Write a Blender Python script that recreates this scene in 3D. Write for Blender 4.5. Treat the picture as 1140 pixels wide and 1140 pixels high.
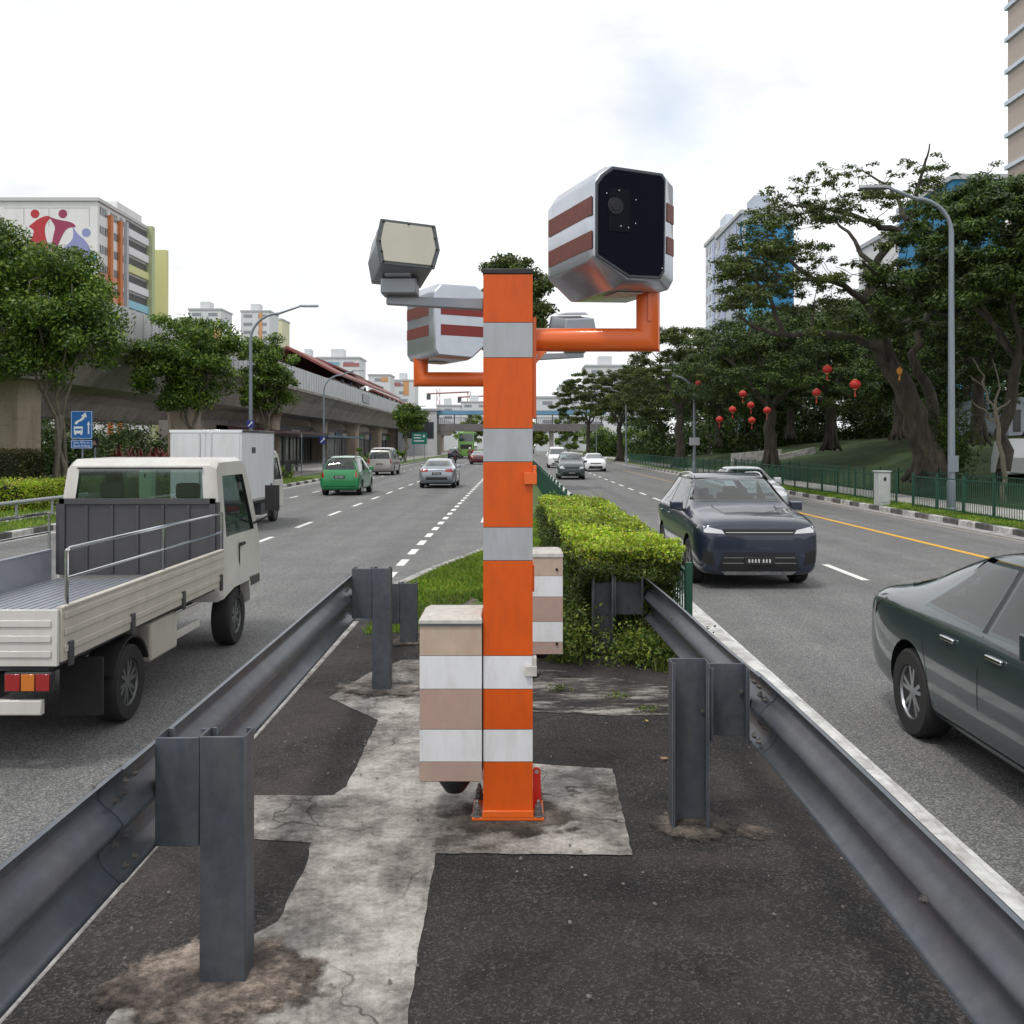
import bpy, bmesh, math, random
import numpy as np
from mathutils import Vector, Matrix
from mathutils.bvhtree import BVHTree

for o in list(bpy.data.objects):
    bpy.data.objects.remove(o)
SC = bpy.context.scene
COL = SC.collection
R = math.radians
F = 1080.0          # focal length in photo pixels
HZ, VX, CH = 495.0, 575.0, 2.17

# ------------------------------------------------------------------ camera
cam = bpy.data.cameras.new('camera')
cam.sensor_width = 36.0
cam.lens = 36.0 * F / 1140.0
cam.shift_x = -(VX - 570) / 1140.0
cam.shift_y = -(570 - HZ) / 1140.0
cam.clip_start = 0.05
cam.clip_end = 5000
co = bpy.data.objects.new('camera', cam)
co.location = (0, 0, CH)
co.rotation_euler = (R(90), 0, 0)
COL.objects.link(co)
SC.camera = co

# ------------------------------------------------------------------ light
SUN_EL, SUN_AZ = 62.0, 215.0     # azimuth clockwise from +Y
W = bpy.data.worlds.new('World')
SC.world = W
W.use_nodes = True
nt = W.node_tree
nt.nodes.clear()
N = nt.nodes.new
L = nt.links.new
out = N('ShaderNodeOutputWorld')
bg = N('ShaderNodeBackground')
bg.inputs['Strength'].default_value = 0.1
sky = N('ShaderNodeTexSky')
sky.sky_type = 'NISHITA'
sky.sun_disc = False
sky.sun_elevation = R(SUN_EL)
sky.sun_rotation = R(SUN_AZ)
tc = N('ShaderNodeTexCoord')
nz = N('ShaderNodeTexNoise')
nz.inputs['Scale'].default_value = 3.2
nz.inputs['Detail'].default_value = 8
nz.inputs['Roughness'].default_value = 0.55
mp = N('ShaderNodeMapping')
mp.inputs['Scale'].default_value = (1, 1, 2.4)
L(tc.outputs['Generated'], mp.inputs['Vector'])
L(mp.outputs['Vector'], nz.inputs['Vector'])
cr = N('ShaderNodeValToRGB')           # cloud brightness
cr.color_ramp.elements[0].position = 0.30
cr.color_ramp.elements[0].color = (7.6, 7.8, 8.2, 1)
cr.color_ramp.elements[1].position = 0.52
cr.color_ramp.elements[1].color = (10.6, 10.7, 10.8, 1)
L(nz.outputs['Fac'], cr.inputs['Fac'])
# one gap in the cloud with blue behind
gdir = Vector((168 / F, 1, 362 / F)).normalized()
vd = N('ShaderNodeVectorMath'); vd.operation = 'DISTANCE'
vd.inputs[1].default_value = gdir
nv = N('ShaderNodeVectorMath'); nv.operation = 'NORMALIZE'
L(tc.outputs['Generated'], nv.inputs[0])
L(nv.outputs[0], vd.inputs[0])
nz2 = N('ShaderNodeTexNoise'); nz2.inputs['Scale'].default_value = 9; nz2.inputs['Detail'].default_value = 7
L(nv.outputs[0], nz2.inputs['Vector'])
ms = N('ShaderNodeMath'); ms.operation = 'MULTIPLY_ADD'
ms.inputs[1].default_value = -0.20; ms.inputs[2].default_value = 0.158
L(nz2.outputs['Fac'], ms.inputs[0])
sb = N('ShaderNodeMath'); sb.operation = 'SUBTRACT'
L(vd.outputs['Value'], sb.inputs[1]); L(ms.outputs[0], sb.inputs[0])
mr = N('ShaderNodeMapRange')
mr.inputs['From Min'].default_value = -0.03
mr.inputs['From Max'].default_value = 0.06
mr.inputs['To Max'].default_value = 0.65
L(sb.outputs[0], mr.inputs['Value'])
lift = N('ShaderNodeMix'); lift.data_type = 'RGBA'; lift.blend_type = 'ADD'
lift.inputs['Factor'].default_value = 1
L(sky.outputs['Color'], lift.inputs[6]); lift.inputs[7].default_value = (4.0, 4.3, 4.4, 1)
mx = N('ShaderNodeMix'); mx.data_type = 'RGBA'
L(mr.outputs['Result'], mx.inputs['Factor'])
L(cr.outputs['Color'], mx.inputs[6]); L(lift.outputs[2], mx.inputs[7])
L(mx.outputs[2], bg.inputs['Color'])
L(bg.outputs[0], out.inputs[0])

sl = bpy.data.lights.new('sun', 'SUN')
sl.energy = 1.5
sl.angle = R(10)
sl.color = (1, 0.96, 0.9)
so = bpy.data.objects.new('sun', sl)
COL.objects.link(so)
az, el = R(SUN_AZ), R(SUN_EL)
sdir = Vector((math.sin(az) * math.cos(el), math.cos(az) * math.cos(el), math.sin(el)))
so.rotation_euler = sdir.to_track_quat('Z', 'Y').to_euler()
so.location = (0, -20, 60)

SC.view_settings.view_transform = 'Standard'
SC.view_settings.look = 'None'
SC.view_settings.gamma = 1
SC.view_settings.exposure = 0.15
SC.render.engine = 'CYCLES'
SC.cycles.max_bounces = 6
SC.cycles.transparent_max_bounces = 12

# ------------------------------------------------------------------ placing
def at(px, py, Y):
    return Vector(((px - VX) * Y / F, Y, CH - (py - HZ) * Y / F))
def gd(px, py, z=0.0):
    Y = F * (CH - z) / (py - HZ)
    return Vector(((px - VX) * Y / F, Y, z))

# ------------------------------------------------------------------ materials
MATS = {}
def mat(name, col, rough=0.6, metal=0.0, var=0.0, vscale=4.0, bump=0.0, bscale=60.0, coat=0.0, spec=0.5, dirt=None, dscale=2.0, damt=0.5):
    """plain principled material with optional mottling, grime and bump"""
    if name in MATS:
        return MATS[name]
    m = bpy.data.materials.new(name)
    m.use_nodes = True
    t = m.node_tree
    b = t.nodes['Principled BSDF']
    b.inputs['Base Color'].default_value = (*col, 1)
    b.inputs['Roughness'].default_value = rough
    b.inputs['Metallic'].default_value = metal
    b.inputs['Coat Weight'].default_value = coat
    b.inputs['Coat Roughness'].default_value = 0.05
    b.inputs['Specular IOR Level'].default_value = spec
    last = None
    if var or dirt or bump:
        tc = t.nodes.new('ShaderNodeTexCoord')
    if var:
        n = t.nodes.new('ShaderNodeTexNoise')
        n.inputs['Scale'].default_value = vscale
        n.inputs['Detail'].default_value = 8
        n.inputs['Roughness'].default_value = 0.65
        t.links.new(tc.outputs['Object'], n.inputs['Vector'])
        r = t.nodes.new('ShaderNodeValToRGB')
        r.color_ramp.elements[0].position = 0.3
        r.color_ramp.elements[1].position = 0.7
        r.color_ramp.elements[0].color = tuple(c * (1 - var) for c in col) + (1,)
        r.color_ramp.elements[1].color = tuple(min(1, c * (1 + var)) for c in col) + (1,)
        t.links.new(n.outputs['Fac'], r.inputs['Fac'])
        last = r.outputs['Color']
    if dirt:
        n = t.nodes.new('ShaderNodeTexNoise')
        n.inputs['Scale'].default_value = dscale
        n.inputs['Detail'].default_value = 10
        n.inputs['Roughness'].default_value = 0.7
        mpp = t.nodes.new('ShaderNodeMapping')
        mpp.inputs['Scale'].default_value = (1, 1, 0.25)
        t.links.new(tc.outputs['Object'], mpp.inputs['Vector'])
        t.links.new(mpp.outputs['Vector'], n.inputs['Vector'])
        q = t.nodes.new('ShaderNodeMapRange')
        q.inputs['From Min'].default_value = 0.45
        q.inputs['From Max'].default_value = 0.7
        q.inputs['To Max'].default_value = damt
        t.links.new(n.outputs['Fac'], q.inputs['Value'])
        mi = t.nodes.new('ShaderNodeMix'); mi.data_type = 'RGBA'
        t.links.new(q.outputs[0], mi.inputs['Factor'])
        if last:
            t.links.new(last, mi.inputs[6])
        else:
            mi.inputs[6].default_value = (*col, 1)
        mi.inputs[7].default_value = (*dirt, 1)
        last = mi.outputs[2]
    if last:
        t.links.new(last, b.inputs['Base Color'])
    if bump:
        n = t.nodes.new('ShaderNodeTexNoise')
        n.inputs['Scale'].default_value = bscale
        n.inputs['Detail'].default_value = 5
        t.links.new(tc.outputs['Object'], n.inputs['Vector'])
        bn = t.nodes.new('ShaderNodeBump')
        bn.inputs['Strength'].default_value = bump
        bn.inputs['Distance'].default_value = 0.01
        t.links.new(n.outputs['Fac'], bn.inputs['Height'])
        t.links.new(bn.outputs['Normal'], b.inputs['Normal'])
    MATS[name] = m
    return m

def nodes_of(name):
    m = bpy.data.materials.new(name)
    m.use_nodes = True
    MATS[name] = m
    t = m.node_tree
    return m, t, t.nodes['Principled BSDF']

def ramp(t, src, stops):
    r = t.nodes.new('ShaderNodeValToRGB')
    e = r.color_ramp.elements
    while len(e) < len(stops):
        e.new(0.5)
    for k, (p, c) in enumerate(stops):
        e[k].position = p
        e[k].color = (*c, 1) if len(c) == 3 else c
    t.links.new(src, r.inputs['Fac'])
    return r.outputs['Color']
def noise_n(t, vec, scale, detail=8, rough=0.6, dist=0.0):
    n = t.nodes.new('ShaderNodeTexNoise')
    n.inputs['Scale'].default_value = scale
    n.inputs['Detail'].default_value = detail
    n.inputs['Roughness'].default_value = rough
    n.inputs['Distortion'].default_value = dist
    t.links.new(vec, n.inputs['Vector'])
    return n.outputs['Fac']
def mixc(t, fac, a, b, mode='MIX'):
    mi = t.nodes.new('ShaderNodeMix'); mi.data_type = 'RGBA'; mi.blend_type = mode
    for v, i in ((fac, 0), (a, 6), (b, 7)):
        if isinstance(v, (int, float)):
            mi.inputs[i].default_value = v
        elif isinstance(v, tuple):
            mi.inputs[i].default_value = (*v, 1)
        else:
            t.links.new(v, mi.inputs[i])
    return mi.outputs[2]
def mapping(t, scale):
    tc = t.nodes.new('ShaderNodeTexCoord')
    m = t.nodes.new('ShaderNodeMapping')
    m.inputs['Scale'].default_value = scale
    t.links.new(tc.outputs['Object'], m.inputs['Vector'])
    return m.outputs['Vector']
def bump_n(t, b, h, strength, dist=0.01):
    bn = t.nodes.new('ShaderNodeBump')
    bn.inputs['Strength'].default_value = strength
    bn.inputs['Distance'].default_value = dist
    t.links.new(h, bn.inputs['Height'])
    t.links.new(bn.outputs['Normal'], b.inputs['Normal'])

def cracks(t, c, scale, dark=(0.012, 0.011, 0.010), width=0.006):
    v = mapping(t, (1, 1, 1))
    w = t.nodes.new('ShaderNodeVectorMath'); w.operation = 'ADD'
    n = t.nodes.new('ShaderNodeTexNoise'); n.inputs['Scale'].default_value = 2.5; n.inputs['Detail'].default_value = 8
    t.links.new(v, n.inputs['Vector'])
    sc_ = t.nodes.new('ShaderNodeVectorMath'); sc_.operation = 'SCALE'; sc_.inputs['Scale'].default_value = 0.55
    t.links.new(n.outputs['Color'], sc_.inputs[0]); t.links.new(v, w.inputs[0]); t.links.new(sc_.outputs[0], w.inputs[1])
    vo = t.nodes.new('ShaderNodeTexVoronoi'); vo.feature = 'DISTANCE_TO_EDGE'; vo.inputs['Scale'].default_value = scale
    t.links.new(w.outputs[0], vo.inputs['Vector'])
    f = ramp(t, vo.outputs['Distance'], [(width * .4, (1,) * 3), (width, (0,) * 3)])
    k = ramp(t, noise_n(t, v, 1.1, 3, .5), [(0.45, (0,) * 3), (0.6, (.85,) * 3)])
    return mixc(t, mixc(t, 1.0, f, k, 'MULTIPLY'), c, dark)

def asphalt(name, lo, hi, grit_hi, streak=0.25, stain=0.0):
    m, t, b = nodes_of(name)
    v = mapping(t, (1, 1, 1))
    base = ramp(t, noise_n(t, v, 0.9, 10, 0.62), [(0.3, lo), (0.7, hi)])
    # worn wheel paths running along the road
    vs = mapping(t, (1.0, 0.03, 1))
    st = ramp(t, noise_n(t, vs, 1.1, 6, 0.6), [(0.35, (1 - streak,) * 3), (0.65, (1 + streak * 0.4,) * 3)])
    base = mixc(t, 1.0, base, st, 'MULTIPLY')
    # stone chips
    vo = t.nodes.new('ShaderNodeTexVoronoi')
    vo.inputs['Scale'].default_value = 95
    t.links.new(v, vo.inputs['Vector'])
    chips = ramp(t, vo.outputs['Color'], [(0.35, (0.55,) * 3), (0.62, (1,) * 3), (0.93, grit_hi)])
    base = mixc(t, 1.0, base, chips, 'MULTIPLY')
    if stain:
        s = ramp(t, noise_n(t, v, 0.55, 9, 0.7, 1.2), [(0.42, (0,) * 3), (0.62, (1,) * 3)])
        sw = mixc(t, 1.0, s, (stain,) * 3, 'MULTIPLY')
        base = mixc(t, sw, base, (0.085, 0.066, 0.056))
        s2 = ramp(t, noise_n(t, v, 1.3, 9, 0.75, 0.6), [(0.5, (1,) * 3), (0.66, (0.5,) * 3)])
        base = mixc(t, 1.0, base, s2, 'MULTIPLY')
        base = cracks(t, base, 0.42)
        # pale grains
        g = ramp(t, noise_n(t, v, 160, 2, 0.5), [(0.69, (0,) * 3), (0.73, (1,) * 3)])
        base = mixc(t, g, base, (0.28, 0.26, 0.24))
    t.links.new(base, b.inputs['Base Color'])
    b.inputs['Roughness'].default_value = 0.85
    b.inputs['Specular IOR Level'].default_value = 0.35
    hgt = mixc(t, 0.5, vo.outputs['Distance'], noise_n(t, v, 240, 3, 0.6))
    bump_n(t, b, hgt, 0.55, 0.012)
    return m

def concrete(name, lo, mid, hi, scale=1.6, bump=0.35, stretch=(1, 1, 1)):
    m, t, b = nodes_of(name)
    v = mapping(t, stretch)
    c = ramp(t, noise_n(t, v, scale, 14, 0.80, 0.0), [(0.39, lo), (0.49, mid), (0.61, hi)])
    f = ramp(t, noise_n(t, v, 55, 6, 0.7), [(0.3, (0.72,) * 3), (0.6, (1.06,) * 3)])
    c = mixc(t, 1.0, c, f, 'MULTIPLY')
    c = cracks(t, c, 0.9)
    t.links.new(c, b.inputs['Base Color'])
    b.inputs['Roughness'].default_value = 0.9
    b.inputs['Specular IOR Level'].default_value = 0.25
    bump_n(t, b, noise_n(t, v, 70, 8, 0.75), bump, 0.012)
    return m

def foliage(name, cols, trans=0.25, rough=0.5, patch=0.35):
    """leaf colours differ leaf by leaf and clump by clump"""
    m, t, b = nodes_of(name)
    g = t.nodes.new('ShaderNodeNewGeometry')
    tc = t.nodes.new('ShaderNodeTexCoord')
    k = len(cols) - 1
    c = ramp(t, g.outputs['Random Per Island'], [(i / k * 0.96, col) for i, col in enumerate(cols)])
    p = ramp(t, noise_n(t, tc.outputs['Object'], 0.7, 3, 0.5), [(0.35, (1 - patch,) * 3), (0.65, (1 + patch, 1 + patch, 1))])
    c = mixc(t, 1.0, c, p, 'MULTIPLY')
    t.links.new(c, b.inputs['Base Color'])
    b.inputs['Roughness'].default_value = rough
    b.inputs['Specular IOR Level'].default_value = 0.4
    tr = t.nodes.new('ShaderNodeBsdfTranslucent')
    t.links.new(c, tr.inputs['Color'])
    ms = t.nodes.new('ShaderNodeMixShader')
    ms.inputs[0].default_value = trans
    o = t.nodes['Material Output']
    t.links.new(b.outputs[0], ms.inputs[1]); t.links.new(tr.outputs[0], ms.inputs[2])
    t.links.new(ms.outputs[0], o.inputs['Surface'])
    return m

def clear_glass(name, tint=(0.75, 0.82, 0.8), refl=0.12):
    m = bpy.data.materials.new(name); m.use_nodes = True
    t = m.node_tree; t.nodes.clear()
    o = t.nodes.new('ShaderNodeOutputMaterial')
    a = t.nodes.new('ShaderNodeBsdfTransparent'); a.inputs[0].default_value = (*tint, 1)
    g = t.nodes.new('ShaderNodeBsdfGlossy'); g.inputs['Roughness'].default_value = 0.03
    lw = t.nodes.new('ShaderNodeLayerWeight'); lw.inputs[0].default_value = .5
    f = t.nodes.new('ShaderNodeMath'); f.operation = 'POWER'; f.inputs[1].default_value = 4
    t.links.new(lw.outputs['Facing'], f.inputs[0])
    ad = t.nodes.new('ShaderNodeMath'); ad.operation = 'ADD'; ad.inputs[1].default_value = refl
    x = t.nodes.new('ShaderNodeMixShader')
    t.links.new(f.outputs[0], ad.inputs[0]); t.links.new(ad.outputs[0], x.inputs[0])
    t.links.new(a.outputs[0], x.inputs[1]); t.links.new(g.outputs[0], x.inputs[2])
    t.links.new(x.outputs[0], o.inputs[0])
    MATS[name] = m
    return m

# ------------------------------------------------------------------ tagging
def tag(o, label=None, cat=None, group=None, kind=None):
    if label: o['label'] = label
    if cat: o['category'] = cat
    if group: o['group'] = group
    if kind: o['kind'] = kind
    return o
def thing(name, label, cat, loc=(0, 0, 0), rz=0, group=None):
    o = bpy.data.objects.new(name, None)
    o.empty_display_size = 0.2
    COL.objects.link(o)
    o.location = loc
    o.rotation_euler = (0, 0, rz)
    return tag(o, label, cat, group)
def copy_tree(o, parent=None):
    c = o.copy()
    COL.objects.link(c)
    c.parent = parent
    for ch in o.children:
        copy_tree(ch, c)
    return c

def base_of(parent):
    v = Vector((0, 0, 0))
    while parent is not None:
        v += Vector(parent.location)
        parent = parent.parent
    return v

# ------------------------------------------------------------------ mesh builder
class MB:
    def __init__(s):
        s.v, s.f, s.m = [], [], []
        s.cur = 0
    def use(s, k):
        s.cur = k
        return s
    def add(s, vs, fs):
        n = len(s.v)
        s.v += [tuple(v) for v in vs]
        for f in fs:
            s.f.append(tuple(i + n for i in f))
            s.m.append(s.cur)
        return s
    def box(s, c, d, rot=None, taper=None):
        x, y, z = d[0] / 2, d[1] / 2, d[2] / 2
        vs = [Vector((a * x, b * y, e * z)) for e in (-1, 1) for b in (-1, 1) for a in (-1, 1)]
        if taper:
            for v in vs[4:]:
                v.x *= taper[0]; v.y *= taper[1]
        if rot is not None:
            vs = [rot @ v for v in vs]
        c = Vector(c)
        return s.add([v + c for v in vs], [(0, 2, 3, 1), (4, 5, 7, 6), (0, 1, 5, 4), (2, 6, 7, 3), (0, 4, 6, 2), (1, 3, 7, 5)])
    def bb(s, x0, x1, y0, y1, z0, z1):
        return s.box(((x0 + x1) / 2, (y0 + y1) / 2, (z0 + z1) / 2), (abs(x1 - x0), abs(y1 - y0), abs(z1 - z0)))
    def loft(s, rings, cap=True, closed=True):
        n = len(rings[0])
        vs = [p for r in rings for p in r]
        fs = []
        for k in range(len(rings) - 1):
            for i in range(n if closed else n - 1):
                j = (i + 1) % n
                fs.append((k * n + i, k * n + j, (k + 1) * n + j, (k + 1) * n + i))
        if cap:
            fs.append(tuple(range(n - 1, -1, -1)))
            fs.append(tuple(range((len(rings) - 1) * n, len(rings) * n)))
        return s.add(vs, fs)
    def prism(s, poly, axis, a, b):
        """poly: 2-D points in the plane across axis"""
        def mk(p, w):
            return {'x': (w, p[0], p[1]), 'y': (p[0], w, p[1]), 'z': (p[0], p[1], w)}[axis]
        return s.loft([[mk(p, a) for p in poly], [mk(p, b) for p in poly]])
    def tube(s, pts, rad, n=10, cap=True):
        pts = [Vector(p) for p in pts]
        if not isinstance(rad, (list, tuple)):
            rad = [rad] * len(pts)
        rings = []
        up = None
        for k, p in enumerate(pts):
            if k == 0: d = pts[1] - p
            elif k == len(pts) - 1: d = p - pts[k - 1]
            else: d = (pts[k + 1] - p).normalized() + (p - pts[k - 1]).normalized()
            d = d.normalized()
            if up is None:
                up = Vector((0, 0, 1)) if abs(d.z) < 0.9 else Vector((1, 0, 0))
            a = d.cross(up)
            if a.length < 1e-4:
                a = d.cross(Vector((0, 1, 0)))
            a.normalize()
            b = a.cross(d).normalized()
            up = b
            rings.append([p + (a * math.cos(2 * math.pi * i / n) + b * math.sin(2 * math.pi * i / n)) * rad[k] for i in range(n)])
        return s.loft(rings, cap)
    def miter(s, pts, r, n=24):
        """pipe with sharp mitred elbows"""
        pts = [Vector(p) for p in pts]
        d = (pts[1] - pts[0]).normalized()
        up = Vector((0, 1, 0)) if abs(d.y) < 0.9 else Vector((0, 0, 1))
        a = d.cross(up).normalized(); b = a.cross(d).normalized()
        ring = [pts[0] + (a * math.cos(2 * math.pi * i / n) + b * math.sin(2 * math.pi * i / n)) * r for i in range(n)]
        rings = [ring]
        for k in range(1, len(pts)):
            d = (pts[k] - pts[k - 1]).normalized()
            nn = d if k == len(pts) - 1 else (d + (pts[k + 1] - pts[k]).normalized()).normalized()
            ring = [p + d * ((pts[k] - p).dot(nn) / d.dot(nn)) for p in ring]
            rings.append(ring)
        return s.loft(rings)
    def lathe(s, prof, c=(0, 0, 0), axis='z', n=24):
        rings = []
        c = Vector(c)
        for r, h in prof:
            ring = []
            for i in range(n):
                t = 2 * math.pi * i / n
                x, y = r * math.cos(t), r * math.sin(t)
                v = {'z': (x, y, h), 'y': (x, h, y), 'x': (h, x, y)}[axis]
                ring.append(c + Vector(v))
            rings.append(ring)
        return s.loft(rings)
    def cyl(s, a, b, r, n=16):
        return s.tube([a, b], r, n)
    def ball(s, c, r, nu=16, nv=10):
        if not isinstance(r, (list, tuple)): r = (r, r, r)
        rings = []
        for k in range(nv + 1):
            p = -math.pi / 2 + math.pi * k / nv
            q = max(0.02, math.cos(p))
            rings.append([(c[0] + r[0] * q * math.cos(2 * math.pi * i / nu), c[1] + r[1] * q * math.sin(2 * math.pi * i / nu), c[2] + r[2] * math.sin(p)) for i in range(nu)])
        return s.loft(rings)
    def build(s, name, mats, parent=None, smooth=False, bevel=0.0, seg=2, world=False, fixn=True):
        me = bpy.data.meshes.new(name)
        vs = s.v
        if world and parent is not None:
            b = base_of(parent)
            vs = [(v[0] - b.x, v[1] - b.y, v[2] - b.z) for v in vs]
        me.from_pydata(vs, [], s.f)
        if not isinstance(mats, (list, tuple)):
            mats = [mats]
        for m in mats:
            me.materials.append(m)
        me.polygons.foreach_set('material_index', s.m)
        me.update()
        if fixn:
            bm = bmesh.new(); bm.from_mesh(me)
            bmesh.ops.recalc_face_normals(bm, faces=bm.faces)
            bm.to_mesh(me); bm.free()
        o = bpy.data.objects.new(name, me)
        COL.objects.link(o)
        if parent is not None:
            o.parent = parent
        if smooth:
            shade(o, 40)
        if bevel:
            md = o.modifiers.new('bevel', 'BEVEL')
            md.width = bevel; md.segments = seg; md.limit_method = 'ANGLE'; md.angle_limit = R(35)
            if hasattr(md, 'harden_normals'):
                md.harden_normals = False
            shade(o, 50)
        return o

def shade(o, deg=40):
    me = o.data
    me.polygons.foreach_set('use_smooth', [True] * len(me.polygons))
    try:
        me.set_sharp_from_angle(angle=R(deg))
    except Exception:
        pass

def np_mesh(name, verts, faces, mats, midx=None, parent=None, loc=None):
    """quads from numpy arrays"""
    me = bpy.data.meshes.new(name)
    nv, nf = len(verts), len(faces)
    k = faces.shape[1]
    me.vertices.add(nv)
    me.vertices.foreach_set('co', np.asarray(verts, dtype=np.float32).ravel())
    me.loops.add(nf * k)
    me.loops.foreach_set('vertex_index', faces.astype(np.int32).ravel())
    me.polygons.add(nf)
    me.polygons.foreach_set('loop_start', np.arange(0, nf * k, k, dtype=np.int32))
    me.polygons.foreach_set('loop_total', np.full(nf, k, dtype=np.int32))
    if not isinstance(mats, (list, tuple)):
        mats = [mats]
    for m in mats:
        me.materials.append(m)
    if midx is not None:
        me.polygons.foreach_set('material_index', midx.astype(np.int32))
    me.update(calc_edges=True)
    me.validate()
    o = bpy.data.objects.new(name, me)
    COL.objects.link(o)
    if parent is not None: o.parent = parent
    if loc is not None: o.location = loc
    return o

def text_mesh(name, s, size, m, parent, mtx, ext=0.002, align='CENTER'):
    cu = bpy.data.curves.new(name, 'FONT')
    cu.body = s; cu.size = size; cu.extrude = ext; cu.align_x = align; cu.align_y = 'CENTER'
    tmp = bpy.data.objects.new(name, cu)
    COL.objects.link(tmp)
    dg = bpy.context.evaluated_depsgraph_get()
    me = bpy.data.meshes.new_from_object(tmp.evaluated_get(dg))
    bpy.data.objects.remove(tmp)
    me.materials.clear(); me.materials.append(m)
    me.transform(mtx)
    o = bpy.data.objects.new(name, me)
    COL.objects.link(o); o.parent = parent
    return o

def bake(o, cutters, selfx=False):
    """apply boolean cuts one by one and drop the cutters"""
    def one():
        bpy.context.view_layer.update()
        dg = bpy.context.evaluated_depsgraph_get()
        return bpy.data.meshes.new_from_object(o.evaluated_get(dg))
    def area(me):
        xs = [v.co.x for v in me.vertices]; zs_ = [v.co.z for v in me.vertices]
        return (max(xs) - min(xs)) * (max(zs_) - min(zs_)) if len(xs) > 20 else 0
    if not cutters:
        me = one(); o.modifiers.clear(); o.data = me
        return o
    for n_, c in enumerate(cutters):
        c.parent = o.parent
        for solver, sx in (('EXACT', False), ('EXACT', True), ('FAST', False)):
            a0 = area(o.data)
            md = o.modifiers.new('cut', 'BOOLEAN')
            md.operation = 'DIFFERENCE'; md.object = c; md.solver = solver
            if solver == 'EXACT': md.use_self = sx
            me = one()
            o.modifiers.clear()
            if area(me) > a0 * .9:
                o.data = me
                break
            print('CUT FAILED', o.name, n_, solver, sx)
        bpy.data.objects.remove(c)
    return o

# ------------------------------------------------------------------ palette
M_road_l = asphalt('road_asphalt', (0.165, 0.165, 0.168), (0.215, 0.215, 0.215), (1.6, 1.6, 1.55), 0.20)
M_island = asphalt('island_asphalt', (0.010, 0.010, 0.011), (0.034, 0.032, 0.031), (3.4, 3.3, 3.2), 0.12, 0.40)
M_conc = concrete('stained_concrete', (0.065, 0.058, 0.053), (0.22, 0.205, 0.19), (0.46, 0.44, 0.41), 1.7)
M_conc2 = concrete('dirty_mortar', (0.04, 0.034, 0.03), (0.085, 0.072, 0.062), (0.22, 0.19, 0.165), 4.5)
M_rust = concrete('rusty_footing', (0.04, 0.035, 0.032), (0.15, 0.12, 0.10), (0.44, 0.37, 0.31), 3.2)
M_kerb = concrete('kerb_concrete', (0.17, 0.165, 0.155), (0.33, 0.32, 0.31), (0.52, 0.51, 0.50), 3.0, 0.2)
M_kerbw = concrete('white_kerb', (0.34, 0.33, 0.32), (0.56, 0.56, 0.55), (0.74, 0.74, 0.73), 2.2, 0.3)
M_white_line = mat('line_white', (0.72, 0.72, 0.70), 0.7, var=0.12, vscale=25)
M_yellow_line = mat('line_yellow', (0.66, 0.36, 0.04), 0.7, var=0.15, vscale=20)
M_via = concrete('viaduct_concrete', (0.22, 0.20, 0.18), (0.31, 0.285, 0.26), (0.39, 0.365, 0.335), 0.5, 0.1, (1, 1, 0.35))
M_col = concrete('column_concrete', (0.32, 0.265, 0.21), (0.43, 0.355, 0.285), (0.50, 0.425, 0.345), 0.7, 0.1, (1, 1, 0.2))
M_panel = mat('barrier_panel', (0.52, 0.53, 0.54), 0.5, 0.2, var=0.08, vscale=0.6)
M_orange = mat('orange_reflective', (0.64, 0.092, 0.004), 0.42, var=0.07, vscale=2.5, spec=0.4, dirt=(0.40, 0.06, 0.01), dscale=16, damt=0.45)
M_orange_paint = mat('orange_paint', (0.74, 0.125, 0.012), 0.36, coat=0.25, var=0.04, vscale=5)
M_refl_white = mat('white_reflective', (0.72, 0.73, 0.76), 0.45, var=0.03, vscale=6, dirt=(0.48, 0.46, 0.43), dscale=14, damt=0.4)
M_refl_grey = mat('grey_reflective', (0.38, 0.40, 0.43), 0.5, var=0.05, vscale=6, dirt=(0.27, 0.27, 0.27), dscale=14, damt=0.45)
M_beige = mat('faded_beige', (0.40, 0.275, 0.235), 0.6, var=0.10, vscale=5, dirt=(0.42, 0.33, 0.27), dscale=9, damt=0.7)
M_beige_old = mat('faded_cream', (0.45, 0.355, 0.28), 0.65, var=0.12, vscale=6, dirt=(0.42, 0.25, 0.2), dscale=7, damt=0.7)
M_lid = mat('peeling_lid', (0.48, 0.46, 0.43), 0.6, var=0.22, vscale=18)
M_black = mat('black_paint', (0.012, 0.012, 0.014), 0.4)
M_rubber = mat('rubber', (0.018, 0.018, 0.018), 0.75, var=0.2, vscale=8)
M_lens = mat('dark_lens', (0.002, 0.003, 0.009), 0.25, spec=0.06)
M_alu = mat('brushed_grey', (0.46, 0.49, 0.54), 0.28, 0.75, var=0.07, vscale=6)
M_alu_d = mat('housing_grey', (0.27, 0.29, 0.32), 0.4, 0.5, var=0.08, vscale=6)
M_red = mat('dark_red_reflective', (0.20, 0.018, 0.016), 0.5, var=0.06, vscale=8)
M_redold = mat('faded_red_reflective', (0.14, 0.032, 0.022), 0.55, var=0.22, vscale=26)
M_cream = mat('flash_diffuser', (0.52, 0.50, 0.41), 0.35, var=0.04, vscale=8, coat=0.3)
M_galv = mat('weathered_steel', (0.085, 0.098, 0.118), 0.46, 0.35, var=0.22, vscale=14, dirt=(0.13, 0.125, 0.12), dscale=9, damt=0.6, bump=0.05, bscale=40)
M_beam = mat('rail_steel', (0.108, 0.125, 0.148), 0.34, 0.5, var=0.22, vscale=10, dirt=(0.18, 0.18, 0.175), dscale=5, damt=0.5, bump=0.04, bscale=50)
M_bolt = mat('bolt_steel', (0.20, 0.19, 0.18), 0.5, 0.7, var=0.3, vscale=60)
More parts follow.
